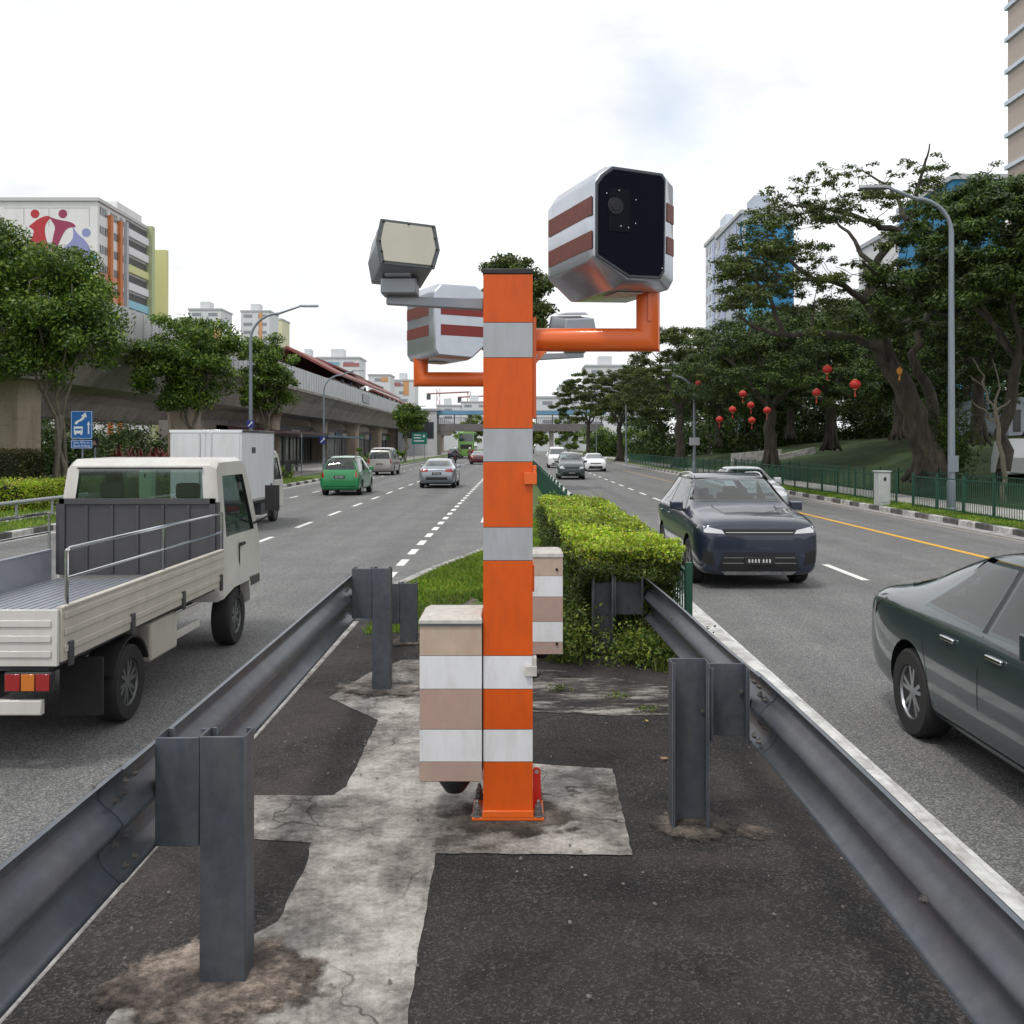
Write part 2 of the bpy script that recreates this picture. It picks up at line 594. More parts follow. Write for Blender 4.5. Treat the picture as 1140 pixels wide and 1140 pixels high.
M_grass = foliage('grass_blade', [(0.06, 0.13, 0.012), (0.12, 0.24, 0.02), (0.20, 0.33, 0.035), (0.32, 0.34, 0.08)], 0.25)
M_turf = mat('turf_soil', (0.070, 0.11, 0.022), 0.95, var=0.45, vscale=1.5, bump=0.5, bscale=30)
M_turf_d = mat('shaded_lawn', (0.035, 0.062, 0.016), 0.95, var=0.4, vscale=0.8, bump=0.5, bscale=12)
M_soil = mat('gravelly_soil', (0.12, 0.10, 0.085), 0.95, var=0.5, vscale=22, bump=0.7, bscale=60)
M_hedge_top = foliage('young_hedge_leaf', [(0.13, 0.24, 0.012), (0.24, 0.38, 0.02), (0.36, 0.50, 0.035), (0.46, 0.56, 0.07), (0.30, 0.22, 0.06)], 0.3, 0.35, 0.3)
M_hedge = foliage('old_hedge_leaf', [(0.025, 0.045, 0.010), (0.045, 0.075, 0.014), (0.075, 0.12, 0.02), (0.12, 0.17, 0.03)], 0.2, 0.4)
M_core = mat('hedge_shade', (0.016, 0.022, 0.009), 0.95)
M_leaf_l = foliage('street_tree_leaf', [(0.038, 0.082, 0.016), (0.06, 0.12, 0.02), (0.09, 0.16, 0.025), (0.22, 0.30, 0.045)], 0.3, 0.4)
M_leaf_r = foliage('rain_tree_leaf', [(0.026, 0.048, 0.012), (0.042, 0.072, 0.015), (0.065, 0.10, 0.02), (0.12, 0.155, 0.03)], 0.3, 0.5)
M_leaf_d = foliage('dark_leaf', [(0.020, 0.042, 0.012), (0.034, 0.064, 0.015), (0.052, 0.095, 0.02), (0.09, 0.14, 0.026)], 0.25, 0.5)
M_leaf_y = foliage('light_leaf', [(0.09, 0.14, 0.02), (0.13, 0.2, 0.03), (0.19, 0.27, 0.04)], 0.3, 0.5)
M_leaf_red = foliage('red_leaf', [(0.10, 0.015, 0.02), (0.2, 0.03, 0.035), (0.08, 0.04, 0.02)], 0.2)
m_, t_, b_ = nodes_of('bark')
v_ = mapping(t_, (1, 1, .22))
c_ = ramp(t_, noise_n(t_, v_, 5, 10, 0.7), [(0.32, (0.022, 0.018, 0.014)), (0.5, (0.06, 0.05, 0.04)), (0.7, (0.12, 0.105, 0.085))])
c_ = mixc(t_, ramp(t_, noise_n(t_, mapping(t_, (1, 1, 1)), 1.3, 8, 0.7), [(0.5, (0,) * 3), (0.65, (.6,) * 3)]), c_, (0.05, 0.06, 0.03))
t_.links.new(c_, b_.inputs['Base Color']); b_.inputs['Roughness'].default_value = 0.95
bump_n(t_, b_, noise_n(t_, v_, 7, 10, 0.75), 1.0, 0.08)
M_bark = m_
M_bark_l = mat('pale_bark', (0.17, 0.15, 0.115), 0.9, var=0.3, vscale=4, bump=0.5, bscale=14)
M_fence = mat('green_fence_paint', (0.008, 0.060, 0.034), 0.45, var=0.15, vscale=2)
M_lamp = mat('lamp_post_grey', (0.21, 0.24, 0.28), 0.45, 0.4, var=0.08, vscale=2)
M_wall = mat('white_wall', (0.70, 0.70, 0.70), 0.8, var=0.04, vscale=0.2, dirt=(0.5, 0.5, 0.48), dscale=0.4, damt=0.35)
M_window = mat('window_dark', (0.035, 0.042, 0.05), 0.15)
M_tyre = M_rubber
M_rim = mat('alloy_rim', (0.38, 0.39, 0.41), 0.3, 0.85)
M_rimd = mat('steel_rim', (0.16, 0.165, 0.17), 0.45, 0.6)
M_cglass = mat('car_glass', (0.035, 0.052, 0.055), 0.04, spec=0.7, coat=1.0, bump=0.12, bscale=1.6)
M_plastic = mat('black_trim', (0.016, 0.016, 0.018), 0.5)
M_headl = mat('headlamp', (0.62, 0.65, 0.68), 0.08, coat=1.0)
M_taill = mat('taillamp', (0.30, 0.008, 0.008), 0.12, coat=1.0)
M_chrome = mat('chrome', (0.6, 0.61, 0.62), 0.12, 1.0)
M_plate = mat('number_plate', (0.015, 0.015, 0.015), 0.4)
M_platew = mat('number_plate_digits', (0.6, 0.6, 0.6), 0.4)
M_clear = clear_glass('clear_glass')
M_cclear = clear_glass('tinted_glass', (0.50, 0.60, 0.60), 0.08)
M_seatd = mat('seat_dark', (0.045, 0.042, 0.04), 0.8)

def stain(name, lo, mid, hi, scale):
    """concrete smear that thins out to nothing at a ragged edge"""
    m = concrete(name, lo, mid, hi, scale)
    t = m.node_tree
    b = t.nodes['Principled BSDF']
    tc = t.nodes.new('ShaderNodeTexCoord')
    d = t.nodes.new('ShaderNodeVectorMath'); d.operation = 'MULTIPLY'; d.inputs[1].default_value = (1, 1, 0)
    sb = t.nodes.new('ShaderNodeVectorMath'); sb.operation = 'SUBTRACT'; sb.inputs[1].default_value = (.5, .5, 0)
    t.links.new(tc.outputs['Generated'], d.inputs[0]); t.links.new(d.outputs[0], sb.inputs[0])
    ln = t.nodes.new('ShaderNodeVectorMath'); ln.operation = 'LENGTH'
    t.links.new(sb.outputs[0], ln.inputs[0])
    n = noise_n(t, tc.outputs['Object'], 9, 10, 0.75)
    a = t.nodes.new('ShaderNodeMath'); a.operation = 'MULTIPLY_ADD'; a.inputs[1].default_value = -.75
    t.links.new(n, a.inputs[0]); a.inputs[2].default_value = .72
    c = t.nodes.new('ShaderNodeMath'); c.operation = 'SUBTRACT'
    t.links.new(a.outputs[0], c.inputs[0]); t.links.new(ln.outputs['Value'], c.inputs[1])
    r = t.nodes.new('ShaderNodeMapRange'); r.inputs['From Min'].default_value = -.03; r.inputs['From Max'].default_value = .10
    t.links.new(c.outputs[0], r.inputs['Value'])
    t.links.new(r.outputs[0], b.inputs['Alpha'])
    return m
M_rust = stain('rusty_footing_stain', (0.035, 0.03, 0.028), (0.13, 0.105, 0.09), (0.40, 0.33, 0.275), 3.2)
M_conc2 = stain('dirty_mortar_stain', (0.03, 0.026, 0.023), (0.085, 0.072, 0.062), (0.24, 0.205, 0.18), 4.5)
M_conc3 = stain('pale_footing_stain', (0.05, 0.044, 0.04), (0.17, 0.15, 0.135), (0.40, 0.37, 0.34), 3.0)
def struct(o):
    o['kind'] = 'structure'
    return o
rng = random.Random(7)

def sheet(name, poly, z, m, jitter=0.0, step=0.12, parent=None):
    """flat outline with a slightly ragged, broken edge"""
    pts = []
    n = len(poly)
    for i in range(n):
        a, b = Vector(poly[i][:2]), Vector(poly[(i + 1) % n][:2])
        k = max(1, int((b - a).length / step)) if jitter else 1
        for j in range(k):
            p = a.lerp(b, j / k)
            if jitter and j:
                p += Vector((rng.uniform(-jitter, jitter), rng.uniform(-jitter, jitter)))
            pts.append((p.x, p.y, z))
    mb = MB().add(pts, [tuple(range(len(pts)))])
    o = mb.build(name, m, fixn=False)
    if o.data.polygons[0].normal.z < 0:
        o.data.flip_normals()
    return o

# ================================================================== ground
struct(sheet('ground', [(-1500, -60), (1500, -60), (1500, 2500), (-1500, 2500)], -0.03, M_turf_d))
struct(sheet('road', [(-11.75, -12), (11.95, -12), (11.95, 700), (-11.75, 700)], 0.0, M_road_l))

# left verge, lawn and pavement under the viaduct
mb = MB()
mb.bb(-60, -11.9, -10, 30, -0.02, 0.13)
struct(mb.build('verge', M_turf))
mb = MB(); mb.bb(-60, -11.9, 30, 60, -0.02, 0.13)
struct(mb.build('verge', M_turf))
mb = MB(); mb.bb(-60, -14.2, 60, 400, -0.02, 0.135)
struct(mb.build('pavement', mat('pavement_grey', (0.26, 0.25, 0.235), 0.9, var=0.12, vscale=1.2)))
mb = MB(); mb.bb(-14.2, -11.9, 60, 400, -0.02, 0.13)
struct(mb.build('verge', M_turf))
mb = MB(); mb.bb(-14.4, -13.4, -10, 30, 0.1, 0.142)
struct(mb.build('footpath', M_kerb))

# right verge, footpath and grass slope
mb = MB(); mb.bb(12.1, 13.5, -10, 400, -0.02, 0.13)
struct(mb.build('verge', M_turf))
mb = MB(); mb.bb(13.5, 15.6, -10, 400, -0.02, 0.15)
struct(mb.build('footpath', concrete('footpath_concrete', (0.32, 0.31, 0.29), (0.4, 0.39, 0.37), (0.5, 0.49, 0.47), 1.2, 0.2)))
vs, fs = [], []
xs = [15.6, 17, 19, 22, 26, 31, 38, 50, 90]
zs = [0.13, 0.35, 0.9, 1.5, 2.1, 2.7, 3.1, 3.3, 3.4]
ys = list(range(-10, 260, 6))
for j, y in enumerate(ys):
    for x, z in zip(xs, zs):
        fade = max(0.0, min(1.0, (150 - y) / 60))
        vs.append((x, y, 0.13 + (z - 0.13) * fade + (0.12 * math.sin(y * 0.21 + x) if x > 16 else 0)))
nx = len(xs)
for j in range(len(ys) - 1):
    for i in range(nx - 1):
        fs.append((j * nx + i, j * nx + i + 1, (j + 1) * nx + i + 1, (j + 1) * nx + i))
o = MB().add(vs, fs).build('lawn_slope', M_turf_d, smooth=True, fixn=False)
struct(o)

# kerbs: alternate black and white paint in 1 m stones, worn
def kerb_paint(name, period=1.0, worn=0.3):
    m, t, b = nodes_of(name)
    v = mapping(t, (1, 1, 1))
    sp = t.nodes.new('ShaderNodeSeparateXYZ'); t.links.new(v, sp.inputs[0])
    w = t.nodes.new('ShaderNodeMath'); w.operation = 'DIVIDE'; w.inputs[1].default_value = period
    t.links.new(sp.outputs['Y'], w.inputs[0])
    f = t.nodes.new('ShaderNodeMath'); f.operation = 'PINGPONG'; f.inputs[1].default_value = 1
    t.links.new(w.outputs[0], f.inputs[0])
    g = t.nodes.new('ShaderNodeMath'); g.operation = 'GREATER_THAN'; g.inputs[1].default_value = 0.5
    t.links.new(f.outputs[0], g.inputs[0])
    c = mixc(t, g.outputs[0], (0.05, 0.05, 0.05), (0.55, 0.55, 0.53))
    n = ramp(t, noise_n(t, v, 3, 8, 0.7), [(0.4, (0,) * 3), (0.62, (1,) * 3)])
    n = mixc(t, 1.0, n, (worn * 2,) * 3, 'MULTIPLY')
    c = mixc(t, n, c, (0.17, 0.16, 0.15))
    t.links.new(c, b.inputs['Base Color'])
    b.inputs['Roughness'].default_value = 0.85
    return m
M_bw = kerb_paint('black_white_kerb', 1.0, 0.3)
M_bw2 = kerb_paint('worn_black_white_kerb', 0.95, 0.42)
struct(MB().bb(-11.9, -11.7, -10, 400, -0.02, 0.15).build('kerb', M_bw, bevel=0.02))
struct(MB().bb(11.9, 12.1, -10, 400, -0.02, 0.15).build('kerb', M_bw2, bevel=0.02))
# drain strip along the right kerb and left kerb
struct(MB().bb(11.55, 11.9, -10, 400, -0.02, 0.004).build('road_gutter', M_kerb))
struct(MB().bb(-11.7, -11.3, -10, 400, -0.02, 0.004).build('road_gutter', M_kerb))

# ------------------------------------------------------------------ island
IZ = 0.17
LE = [(-1.78, -10), (-1.78, 12.6), (-1.62, 14.0), (-1.26, 15.8), (-0.63, 18.3), (-0.05, 21.2), (0.22, 24), (0.30, 27), (0.30, 400)]
RE = [(1.95, 400), (1.95, -10)]
def extr(name, poly, z0, z1, m, bevel=0.0):
    n = len(poly)
    mb = MB()
    mb.loft([[(p[0], p[1], z0) for p in poly], [(p[0], p[1], z1) for p in poly]])
    o = mb.build(name, m, bevel=bevel)
    return o
struct(extr('traffic_island', [(x, y) for x, y in LE] + RE, -0.02, IZ, M_island))
# kerb stones round the island
def kerb_run(name, line, w, z0, z1, m, stone=0.0):
    mb = MB()
    outer, inner = [], []
    for k, p in enumerate(line):
        p = Vector(p)
        d = (Vector(line[min(k + 1, len(line) - 1)]) - Vector(line[max(k - 1, 0)])).normalized()
        nrm = Vector((-d.y, d.x))
        outer.append(p + nrm * w); inner.append(p)
    vs, fs = [], []
    rings = [[(a.x, a.y, z0), (a.x, a.y, z1), (b.x, b.y, z1), (b.x, b.y, z0)] for a, b in zip(inner, outer)]
    mb.loft(rings)
    return struct(mb.build(name, m, bevel=0.018))
kerb_run('kerb', LE, 0.16, -0.02, IZ + 0.003, M_kerb)
# right: white-painted kerb with joints, and the pale channel beside it
m, t, b = nodes_of('jointed_white_kerb')
v = mapping(t, (1, 1, 1))
c = ramp(t, noise_n(t, v, 4, 10, 0.7), [(0.35, (0.36, 0.35, 0.34)), (0.5, (0.55, 0.55, 0.54)), (0.65, (0.72, 0.72, 0.71))])
n_ = ramp(t, noise_n(t, mapping(t, (1, 0.4, 1)), 14, 8, 0.8), [(0.3, (0.5,) * 3), (0.42, (1,) * 3)])
c = mixc(t, 1.0, c, n_, 'MULTIPLY')
t.links.new(c, b.inputs['Base Color']); b.inputs['Roughness'].default_value = 0.85
bump_n(t, b, noise_n(t, v, 30, 8, 0.8), 0.5, 0.012)
M_jk = m
mb = MB()
y = -10.0
while y < 60:
    mb.bb(1.95, 2.22, y, y + 0.985, -0.02, IZ + 0.004 + rng.uniform(-0.002, 0.002)); y += 1.0
mb.bb(1.95, 2.22, 60, 400, -0.02, IZ + 0.004)
struct(mb.build('kerb', M_jk, bevel=0.015))
struct(MB().bb(2.22, 2.43, -10, 400, -0.02, 0.005).build('road_edge_line', M_jk))

# concrete repair bands cast into the island surface (outlines converted to ground metres)
def gpoly(pts, z=IZ):
    return [tuple(gd(x, y, z))[:2] for x, y in pts]
CZ = IZ + 0.004
big = [(366, 777), (421, 802), (386, 876), (371, 886), (285, 886), (200, 900), (190, 926), (285, 935), (346, 939), (340, 966), (309, 1027),
       (283, 1041), (200, 1062), (140, 1110), (90, 1180), (60, 1290), (440, 1290), (454, 1140), (469, 1041), (485, 951), (530, 951), (530, 905), (535, 870), (540, 780),
       (540, 735), (448, 735), (410, 750)]
sheet_band = sheet('concrete_band', gpoly(big), CZ, M_conc, 0.006, 0.07)
struct(sheet_band)
pad = [(485, 951), (704, 953), (682, 857), (560, 849), (500, 870), (484, 905)]
struct(sheet('concrete_pad', gpoly(pad), CZ + 0.002, M_conc, 0.005, 0.06))
struct(sheet('concrete_strip', gpoly([(597, 744), (660, 752), (745, 765), (746, 796), (690, 797), (598, 793), (540, 790), (540, 744)]), CZ, concrete('thin_screed', (0.02, 0.019, 0.018), (0.055, 0.05, 0.046), (0.38, 0.36, 0.335), 3.0, 0.3, (0.5, 1.6, 1)), 0.03, 0.08))
# rusty footings round the posts
def footing(cx, cy, r, m=M_rust, z=CZ + 0.009, hh=0.007, seedv=1, sy=1.0):
    rr = random.Random(seedv)
    n = 110
    ph = [rr.uniform(0, 6.28) for _ in range(5)]
    def rad(a):
        return 1 + 0.10 * math.sin(2 * a + ph[0]) + 0.07 * math.sin(3 * a + ph[1]) + 0.04 * math.sin(7 * a + ph[2]) + 0.04 * math.sin(11 * a + ph[3]) + 0.03 * math.sin(23 * a + ph[4]) + 0.02 * math.sin(37 * a + ph[1])
    rings = []
    for k, h in ((1.0, -0.0055), (0.97, 0.001), (0.6, hh * 0.6), (0.25, hh)):
        rings.append([(cx + math.cos(2 * math.pi * i / n) * r * k * rad(2 * math.pi * i / n), cy + sy * math.sin(2 * math.pi * i / n) * r * k * rad(2 * math.pi * i / n), z + h + rr.uniform(-0.0015, 0.0015)) for i in range(n)])
    o = MB().loft(rings).build('post_footing', m, smooth=True)
    return struct(o)
footing(-1.12, 3.55, 0.46, seedv=3)
footing(-1.12, 7.95, 0.45, M_conc3, seedv=4)
footing(-1.10, 9.8, 0.25, seedv=5)
footing(0.93, 5.08, 0.27, M_conc2, seedv=6)
footing(1.22, 5.0, 0.13, M_rust, z=CZ, hh=0.006, seedv=9)
footing(0.86, 9.3, 0.22, M_conc2, seedv=7)
footing(-.02, 5.2, 0.44, M_conc2, z=CZ + 0.006, hh=0.012, seedv=8, sy=0.85)
footing(-0.07, 8.4, 0.3, M_conc2, seedv=12)

# soil and turf of the planted end
struct(sheet('soil_bed', [(-1.6, 10.25), (-0.7, 10.45), (0.2, 9.9), (0.45, 9.1), (1.15, 9.15), (1.3, 8.5), (1.75, 8.3), (1.8, 20), (1.8, 60), (0.45, 60), (0.45, 26), (-0.1, 20), (-1.1, 15.3), (-1.6, 12.5)], CZ, M_turf, 0.05))
struct(sheet('gravel_patch', gpoly([(462, 677), (480, 656), (500, 655), (530, 668), (520, 684), (500, 700), (440, 712), (452, 690)]), CZ + 0.006, M_soil, 0.05))

# ------------------------------------------------------------------ grass, weeds, grit
def grass(name, n, region, hmin, hmax, w, m, seed, z=CZ):
    g = np.random.default_rng(seed)
    pts = region(g, n)
    n = len(pts)
    h = g.uniform(hmin, hmax, n)
    a = g.uniform(0, 2 * np.pi, n)
    lean = g.uniform(0.1, 0.9, n) * h
    la = g.uniform(0, 2 * np.pi, n)
    dx, dy = np.cos(a) * w / 2, np.sin(a) * w / 2
    v = np.zeros((n, 4, 3))
    v[:, 0] = np.c_[pts[:, 0] - dx, pts[:, 1] - dy, np.full(n, z)]
    v[:, 1] = np.c_[pts[:, 0] + dx, pts[:, 1] + dy, np.full(n, z)]
    v[:, 2] = np.c_[pts[:, 0] + dx * .7 + np.cos(la) * lean * .4, pts[:, 1] + dy * .7 + np.sin(la) * lean * .4, z + h * .6]
    v[:, 3] = np.c_[pts[:, 0] + np.cos(la) * lean, pts[:, 1] + np.sin(la) * lean, z + h]
    f = np.arange(n * 4).reshape(n, 4)
    return np_mesh(name, v.reshape(-1, 3), f, m)

def inpoly(px, py, poly):
    c = np.zeros(len(px), bool)
    n = len(poly)
    for i in range(n):
        x1, y1 = poly[i]; x2, y2 = poly[i - 1]
        k = ((y1 > py) != (y2 > py)) & (px < (x2 - x1) * (py - y1) / (y2 - y1 + 1e-12) + x1)
        c ^= k
    return c
def poly_region(poly):
    xs_, ys_ = [p[0] for p in poly], [p[1] for p in poly]
    def fn(g, n):
        x = g.uniform(min(xs_), max(xs_), n * 3); y = g.uniform(min(ys_), max(ys_), n * 3)
        k = inpoly(x, y, poly)
        p = np.c_[x[k], y[k]][:n]
        return p
    return fn
M_weedg = foliage('weed_grass', [(0.03, 0.055, 0.012), (0.06, 0.10, 0.02), (0.10, 0.14, 0.03), (0.16, 0.15, 0.07)], .25)
gp = [(-1.62, 10.2), (-0.9, 10.35), (-0.75, 11.6), (-0.55, 12.6), (-0.2, 11.5), (0.5, 10.6), (0.6, 20), (0.5, 26), (0.2, 24), (-0.65, 17.9), (-1.25, 15.5), (-1.62, 13.2)]
tag(grass('grass', 50000, poly_region(gp), 0.03, 0.085, 0.008, M_grass, 1), 'short green grass on the pointed end of the traffic island', 'grass', kind='stuff')
wp = [(0.2, 8.9), (0.6, 8.75), (0.68, 9.3), (1.15, 9.35), (1.2, 8.5), (1.75, 8.4), (1.8, 9.8), (0.5, 10.8), (0.2, 10.0)]
tag(grass('weeds', 5000, poly_region(wp), 0.03, 0.12, 0.010, M_weedg, 2), 'weeds and long grass at the foot of the hedge', 'weeds', kind='stuff')
def vergegrass(x0, x1, y0, y1):
    return lambda g, n: np.c_[g.uniform(x0, x1, n), y0 + (y1 - y0) * g.uniform(0, 1, n) ** 1.6]
tag(grass('grass', 26000, vergegrass(12.12, 13.45, 17, 60), 0.04, 0.10, 0.02, M_grass, 3, 0.13), 'mown grass strip between the right kerb and the green fence', 'grass', kind='stuff')
tag(grass('grass', 26000, vergegrass(-15.5, -11.95, 19, 60), 0.04, 0.10, 0.02, M_grass, 4, 0.13), 'mown grass strip along the left kerb', 'grass', kind='stuff')

g = np.random.default_rng(5)
mb = MB()
for k in range(420):
    x, y = g.uniform(-1.6, 1.85), g.uniform(2.6, 9.5)
    s_ = 0.0022 + 0.006 * g.random() ** 3
    mb.box((x, y, CZ + 0.009 + s_ * 0.3), (s_ * 2.0, s_ * 1.5, s_), Matrix.Rotation(g.uniform(0, 3), 3, 'Z') @ Matrix.Rotation(g.uniform(0, 1), 3, 'X'))
tag(mb.build('grit', mat('pale_grit', (0.19, 0.175, 0.16), 0.9)), 'loose grit and small stones scattered over the island', 'grit', kind='stuff')

def dry_leaf(loc, rz, label, s=0.05, m=None):
    mb = MB()
    pts = []
    for k in range(12):
        a = 2 * math.pi * k / 12
        pts.append((math.cos(a) * s, math.sin(a) * s * 0.42, 0.006 + 0.012 * abs(math.sin(a * 1.5))))
    mb.add(pts, [tuple(range(12))]); mb.tube([(s, 0, .006), (s * 1.5, .004, .004)], .0012, 5)
    o = mb.build('dry_leaf', m or mat('dry_leaf_brown', (0.36, 0.22, 0.12), 0.8))
    o.location = loc; o.rotation_euler = (0.1, 0.2, rz)
    return tag(o, label, 'leaf')
dry_leaf(gd(739, 847, IZ) + Vector((0, 0, .005)), 0.4, 'curled brown leaf lying left of the right guardrail post', 0.036)
dry_leaf(gd(645, 950, IZ) + Vector((0, 0, .012)), 1.4, 'pale dry leaf lying on the edge of the concrete pad', 0.02, mat('dry_leaf_pale', (0.5, 0.46, 0.38), 0.8))
dry_leaf(gd(720, 806, IZ) + Vector((0, 0, .012)), 2.2, 'tiny yellow leaf lying beyond the right guardrail post', 0.03, mat('dry_leaf_yellow', (0.5, 0.40, 0.12), 0.8))
# ------------------------------------------------------------------ lane markings
def dashes(name, x, w, y0, n, period, ln, m=M_white_line):
    mb = MB()
    for k in range(n):
        a = y0 + k * period
        mb.add([(x - w / 2, a, .004), (x + w / 2, a, .004), (x + w / 2, a + ln, .004), (x - w / 2, a + ln, .004)], [(0, 1, 2, 3)])
    return struct(mb.build(name, m, fixn=False))
dashes('turning_lane_marking', -2.09, 0.15, 8.36, 34, 1.8, 0.95)
dashes('lane_marking', -5.74, 0.13, 3.3, 60, 4.4, 1.9)
dashes('lane_marking', -9.2, 0.11, 4.2, 60, 4.4, 1.5)
dashes('lane_marking', 5.58, 0.13, -2.1, 60, 4.4, 2.05)
dashes('yellow_line', 9.02, 0.16, 2, 1, 1, 30.5, M_yellow_line)
dashes('yellow_line', 9.0, 0.13, 48, 1, 1, 34, mat('worn_yellow', (0.42, 0.27, 0.09), 0.8, var=.3, vscale=6))
dashes('edge_line', 11.3, 0.1, 2, 1, 1, 120, mat('worn_cream_line', (0.32, 0.28, 0.22), 0.8, var=.3, vscale=6))
# a turn arrow in the pocket lane
mb = MB()
ax = -0.92
mb.add([(ax - .08, 27, .004), (ax + .08, 27, .004), (ax + .08, 30, .004), (ax - .08, 30, .004)], [(0, 1, 2, 3)])
mb.add([(ax - .08, 29.4, .005), (ax + .35, 30.2, .005), (ax + .35, 30.6, .005), (ax - .08, 30, .005)], [(0, 1, 2, 3)])
mb.add([(ax + .3, 29.8, .005), (ax + .75, 30.5, .005), (ax + .3, 31.1, .005)], [(0, 1, 2)])
struct(mb.build('turn_arrow_marking', M_white_line, fixn=False))

# ================================================================== guardrails
WP = [(0.0, .385), (.012, .388), (.075, .33), (.085, .30), (.082, .275), (.03, .235), (.006, .205), (0.0, .192), (.006, .18), (.03, .15), (.082, .11), (.085, .085), (.075, .055), (.012, -.002), (0, 0)]
def smooth_line(p, it=2):
    for _ in range(it):
        q = [p[0]]
        for a, b in zip(p, p[1:]):
            q += [(a[0] * .75 + b[0] * .25, a[1] * .75 + b[1] * .25), (a[0] * .25 + b[0] * .75, a[1] * .25 + b[1] * .75)]
        q.append(p[-1]); p = q
    return p
def w_beam(parent, x, sgn, z, y0, y1, name='rail_beam', off=0.0, dz=0.0):
    pr = smooth_line(WP, 1)
    th = 0.004
    outl = [(x + sgn * (w + off + (th if 0 else 0)), z + h) for w, h in pr]
    back = [(x + sgn * (w + off + th + .002), z + h) for w, h in reversed(pr)]
    rings = []
    n = max(2, int((y1 - y0) / 0.5))
    for k in range(n + 1):
        yy = y0 + (y1 - y0) * k / n
        wob = 0.004 * math.sin(yy * 1.7 + x) if 0.3 < yy < 9.9 else 0
        rings.append([(px + wob, yy, pz + wob * .6 + dz * (yy - y0) / (y1 - y0)) for px, pz in outl + back])
    mb = MB().loft(rings, cap=False)
    k = len(outl)
    for rg in (rings[0], rings[-1]):
        for i in range(k - 1):
            mb.add([rg[i], rg[i + 1], rg[2 * k - 2 - i], rg[2 * k - 1 - i]], [(0, 1, 2, 3)])
    o = mb.build(name, M_beam, parent, world=True)
    shade(o, 50)
    return o
def channel(x0, x1, y, dep, z0, z1, back=False, th=.007):
    """C section: web facing the camera, flanges behind; back=True puts the web behind"""
    mb = MB()
    if back:
        mb.bb(x0, x1, y + dep - th, y + dep, z0, z1)
        mb.bb(x0, x0 + th, y, y + dep - th, z0, z1)
        mb.bb(x1 - th, x1, y, y + dep - th, z0, z1)
        mb.bb(x0 + th, x0 + .018, y, y + th, z0, z1)
        mb.bb(x1 - .018, x1 - th, y, y + th, z0, z1)
    else:
        mb.bb(x0, x1, y, y + th, z0, z1)
        mb.bb(x0, x0 + th, y + th, y + dep, z0, z1)
        mb.bb(x1 - th, x1, y + th, y + dep, z0, z1)
        mb.bb(x0 + th, x0 + .03, y + dep - th, y + dep, z0, z1)
        mb.bb(x1 - .03, x1 - th, y + dep - th, y + dep, z0, z1)
    return mb
def bolt(mb, c, axis='y', r=.012, d=-1):
    c = Vector(c)
    e = {'x': Vector((1, 0, 0)), 'y': Vector((0, 1, 0)), 'z': Vector((0, 0, 1))}[axis] * d
    mb.tube([c, c + e * r * .3], r * 1.4, 12)
    mb.tube([c + e * r * .3, c + e * r * 1.1], r, 6)
    mb.tube([c + e * r * 1.1, c + e * r * 1.6], r * .5, 8)

gl = thing('guardrail', 'grey steel guardrail on the left side of the island beside the white lorry', 'guardrail', (-1.33, 5, IZ), 0, 'steel guardrails edging the island')
w_beam(gl, -1.338, -1, .682, 0.25, 3.42)
w_beam(gl, -1.331, -1, .682, 3.30, 8.05, dz=.045)
w_beam(gl, -1.338, -1, .725, 7.95, 9.95, dz=-.36)
for (fy, ztop, x1) in ((3.576, 1.094, -1.0), (7.85, 1.17, -1.02), (9.73, .78, -1.0)):
    p = channel(-1.169, x1, fy, .125, IZ - .01, ztop).build('post', M_galv, gl, bevel=.004, world=True)
    mbk = channel(-1.334, -1.172, fy + .002, .125, ztop - .407, ztop - .004)
    mbk.build('spacer_block', M_galv, gl, bevel=.004, world=True)
def one_bolt(par, *a):
    mb = MB(); bolt(mb, *a); mb.build('bolt', M_bolt, par, world=True)
for yy in (3.32, 3.40, 7.62, 7.7):
    for zz in (.73, .80, .95, 1.02):
        one_bolt(gl, (-1.322 + (-.055 if zz in (.80, .95) else -.02), yy, zz), 'x', .010, 1)
for yy in (3.33, 3.12, 3.55):
    one_bolt(gl, (-1.36, yy, 1.066), 'z', .006, 1)
for (zz) in (.99, .80):
    MB().lathe([(.006, -.001), (.006, .001)], (-1.0, 3.64, zz), 'x', 10).build('bolt_hole', M_black, gl, world=True)

gr = thing('guardrail', 'grey steel guardrail on the right side of the island next to the dark cars', 'guardrail', (1.2, 5, IZ), 0, 'steel guardrails edging the island')
w_beam(gr, 1.222, 1, .622, 0.25, 4.98)
w_beam(gr, 1.215, 1, .622, 4.86, 9.35, dz=-.10)
for (fy, ztop, x0, x1, xb) in ((5.02, 1.04, .805, 1.0, 1.212), (9.19, .95, .72, .92, 1.205)):
    channel(x0, x1, fy, .12, IZ - .01, ztop, True).build('post', M_galv, gr, bevel=.004, world=True)
    channel(x1 + .006, xb, fy + .015, .12, ztop - .413, ztop - .03, True).build('spacer_block', M_galv, gr, bevel=.004, world=True)
for yy in (4.9, 5.0):
    for zz in (.67, .74, .88, .95):
        one_bolt(gr, (1.213 + (.05 if zz in (.74, .88) else .02), yy, zz), 'x', .013, -1)
for a_ in (((.985, 5.13, .76), 'y', .008), ((1.19, 5.14, .86), 'y', .009), ((1.03, 5.14, .76), 'y', .008), ((1.223, 2.9, .81), 'x', .012, -1), ((1.215, 7.6, .81), 'x', .008, -1)):
    one_bolt(gr, *a_)

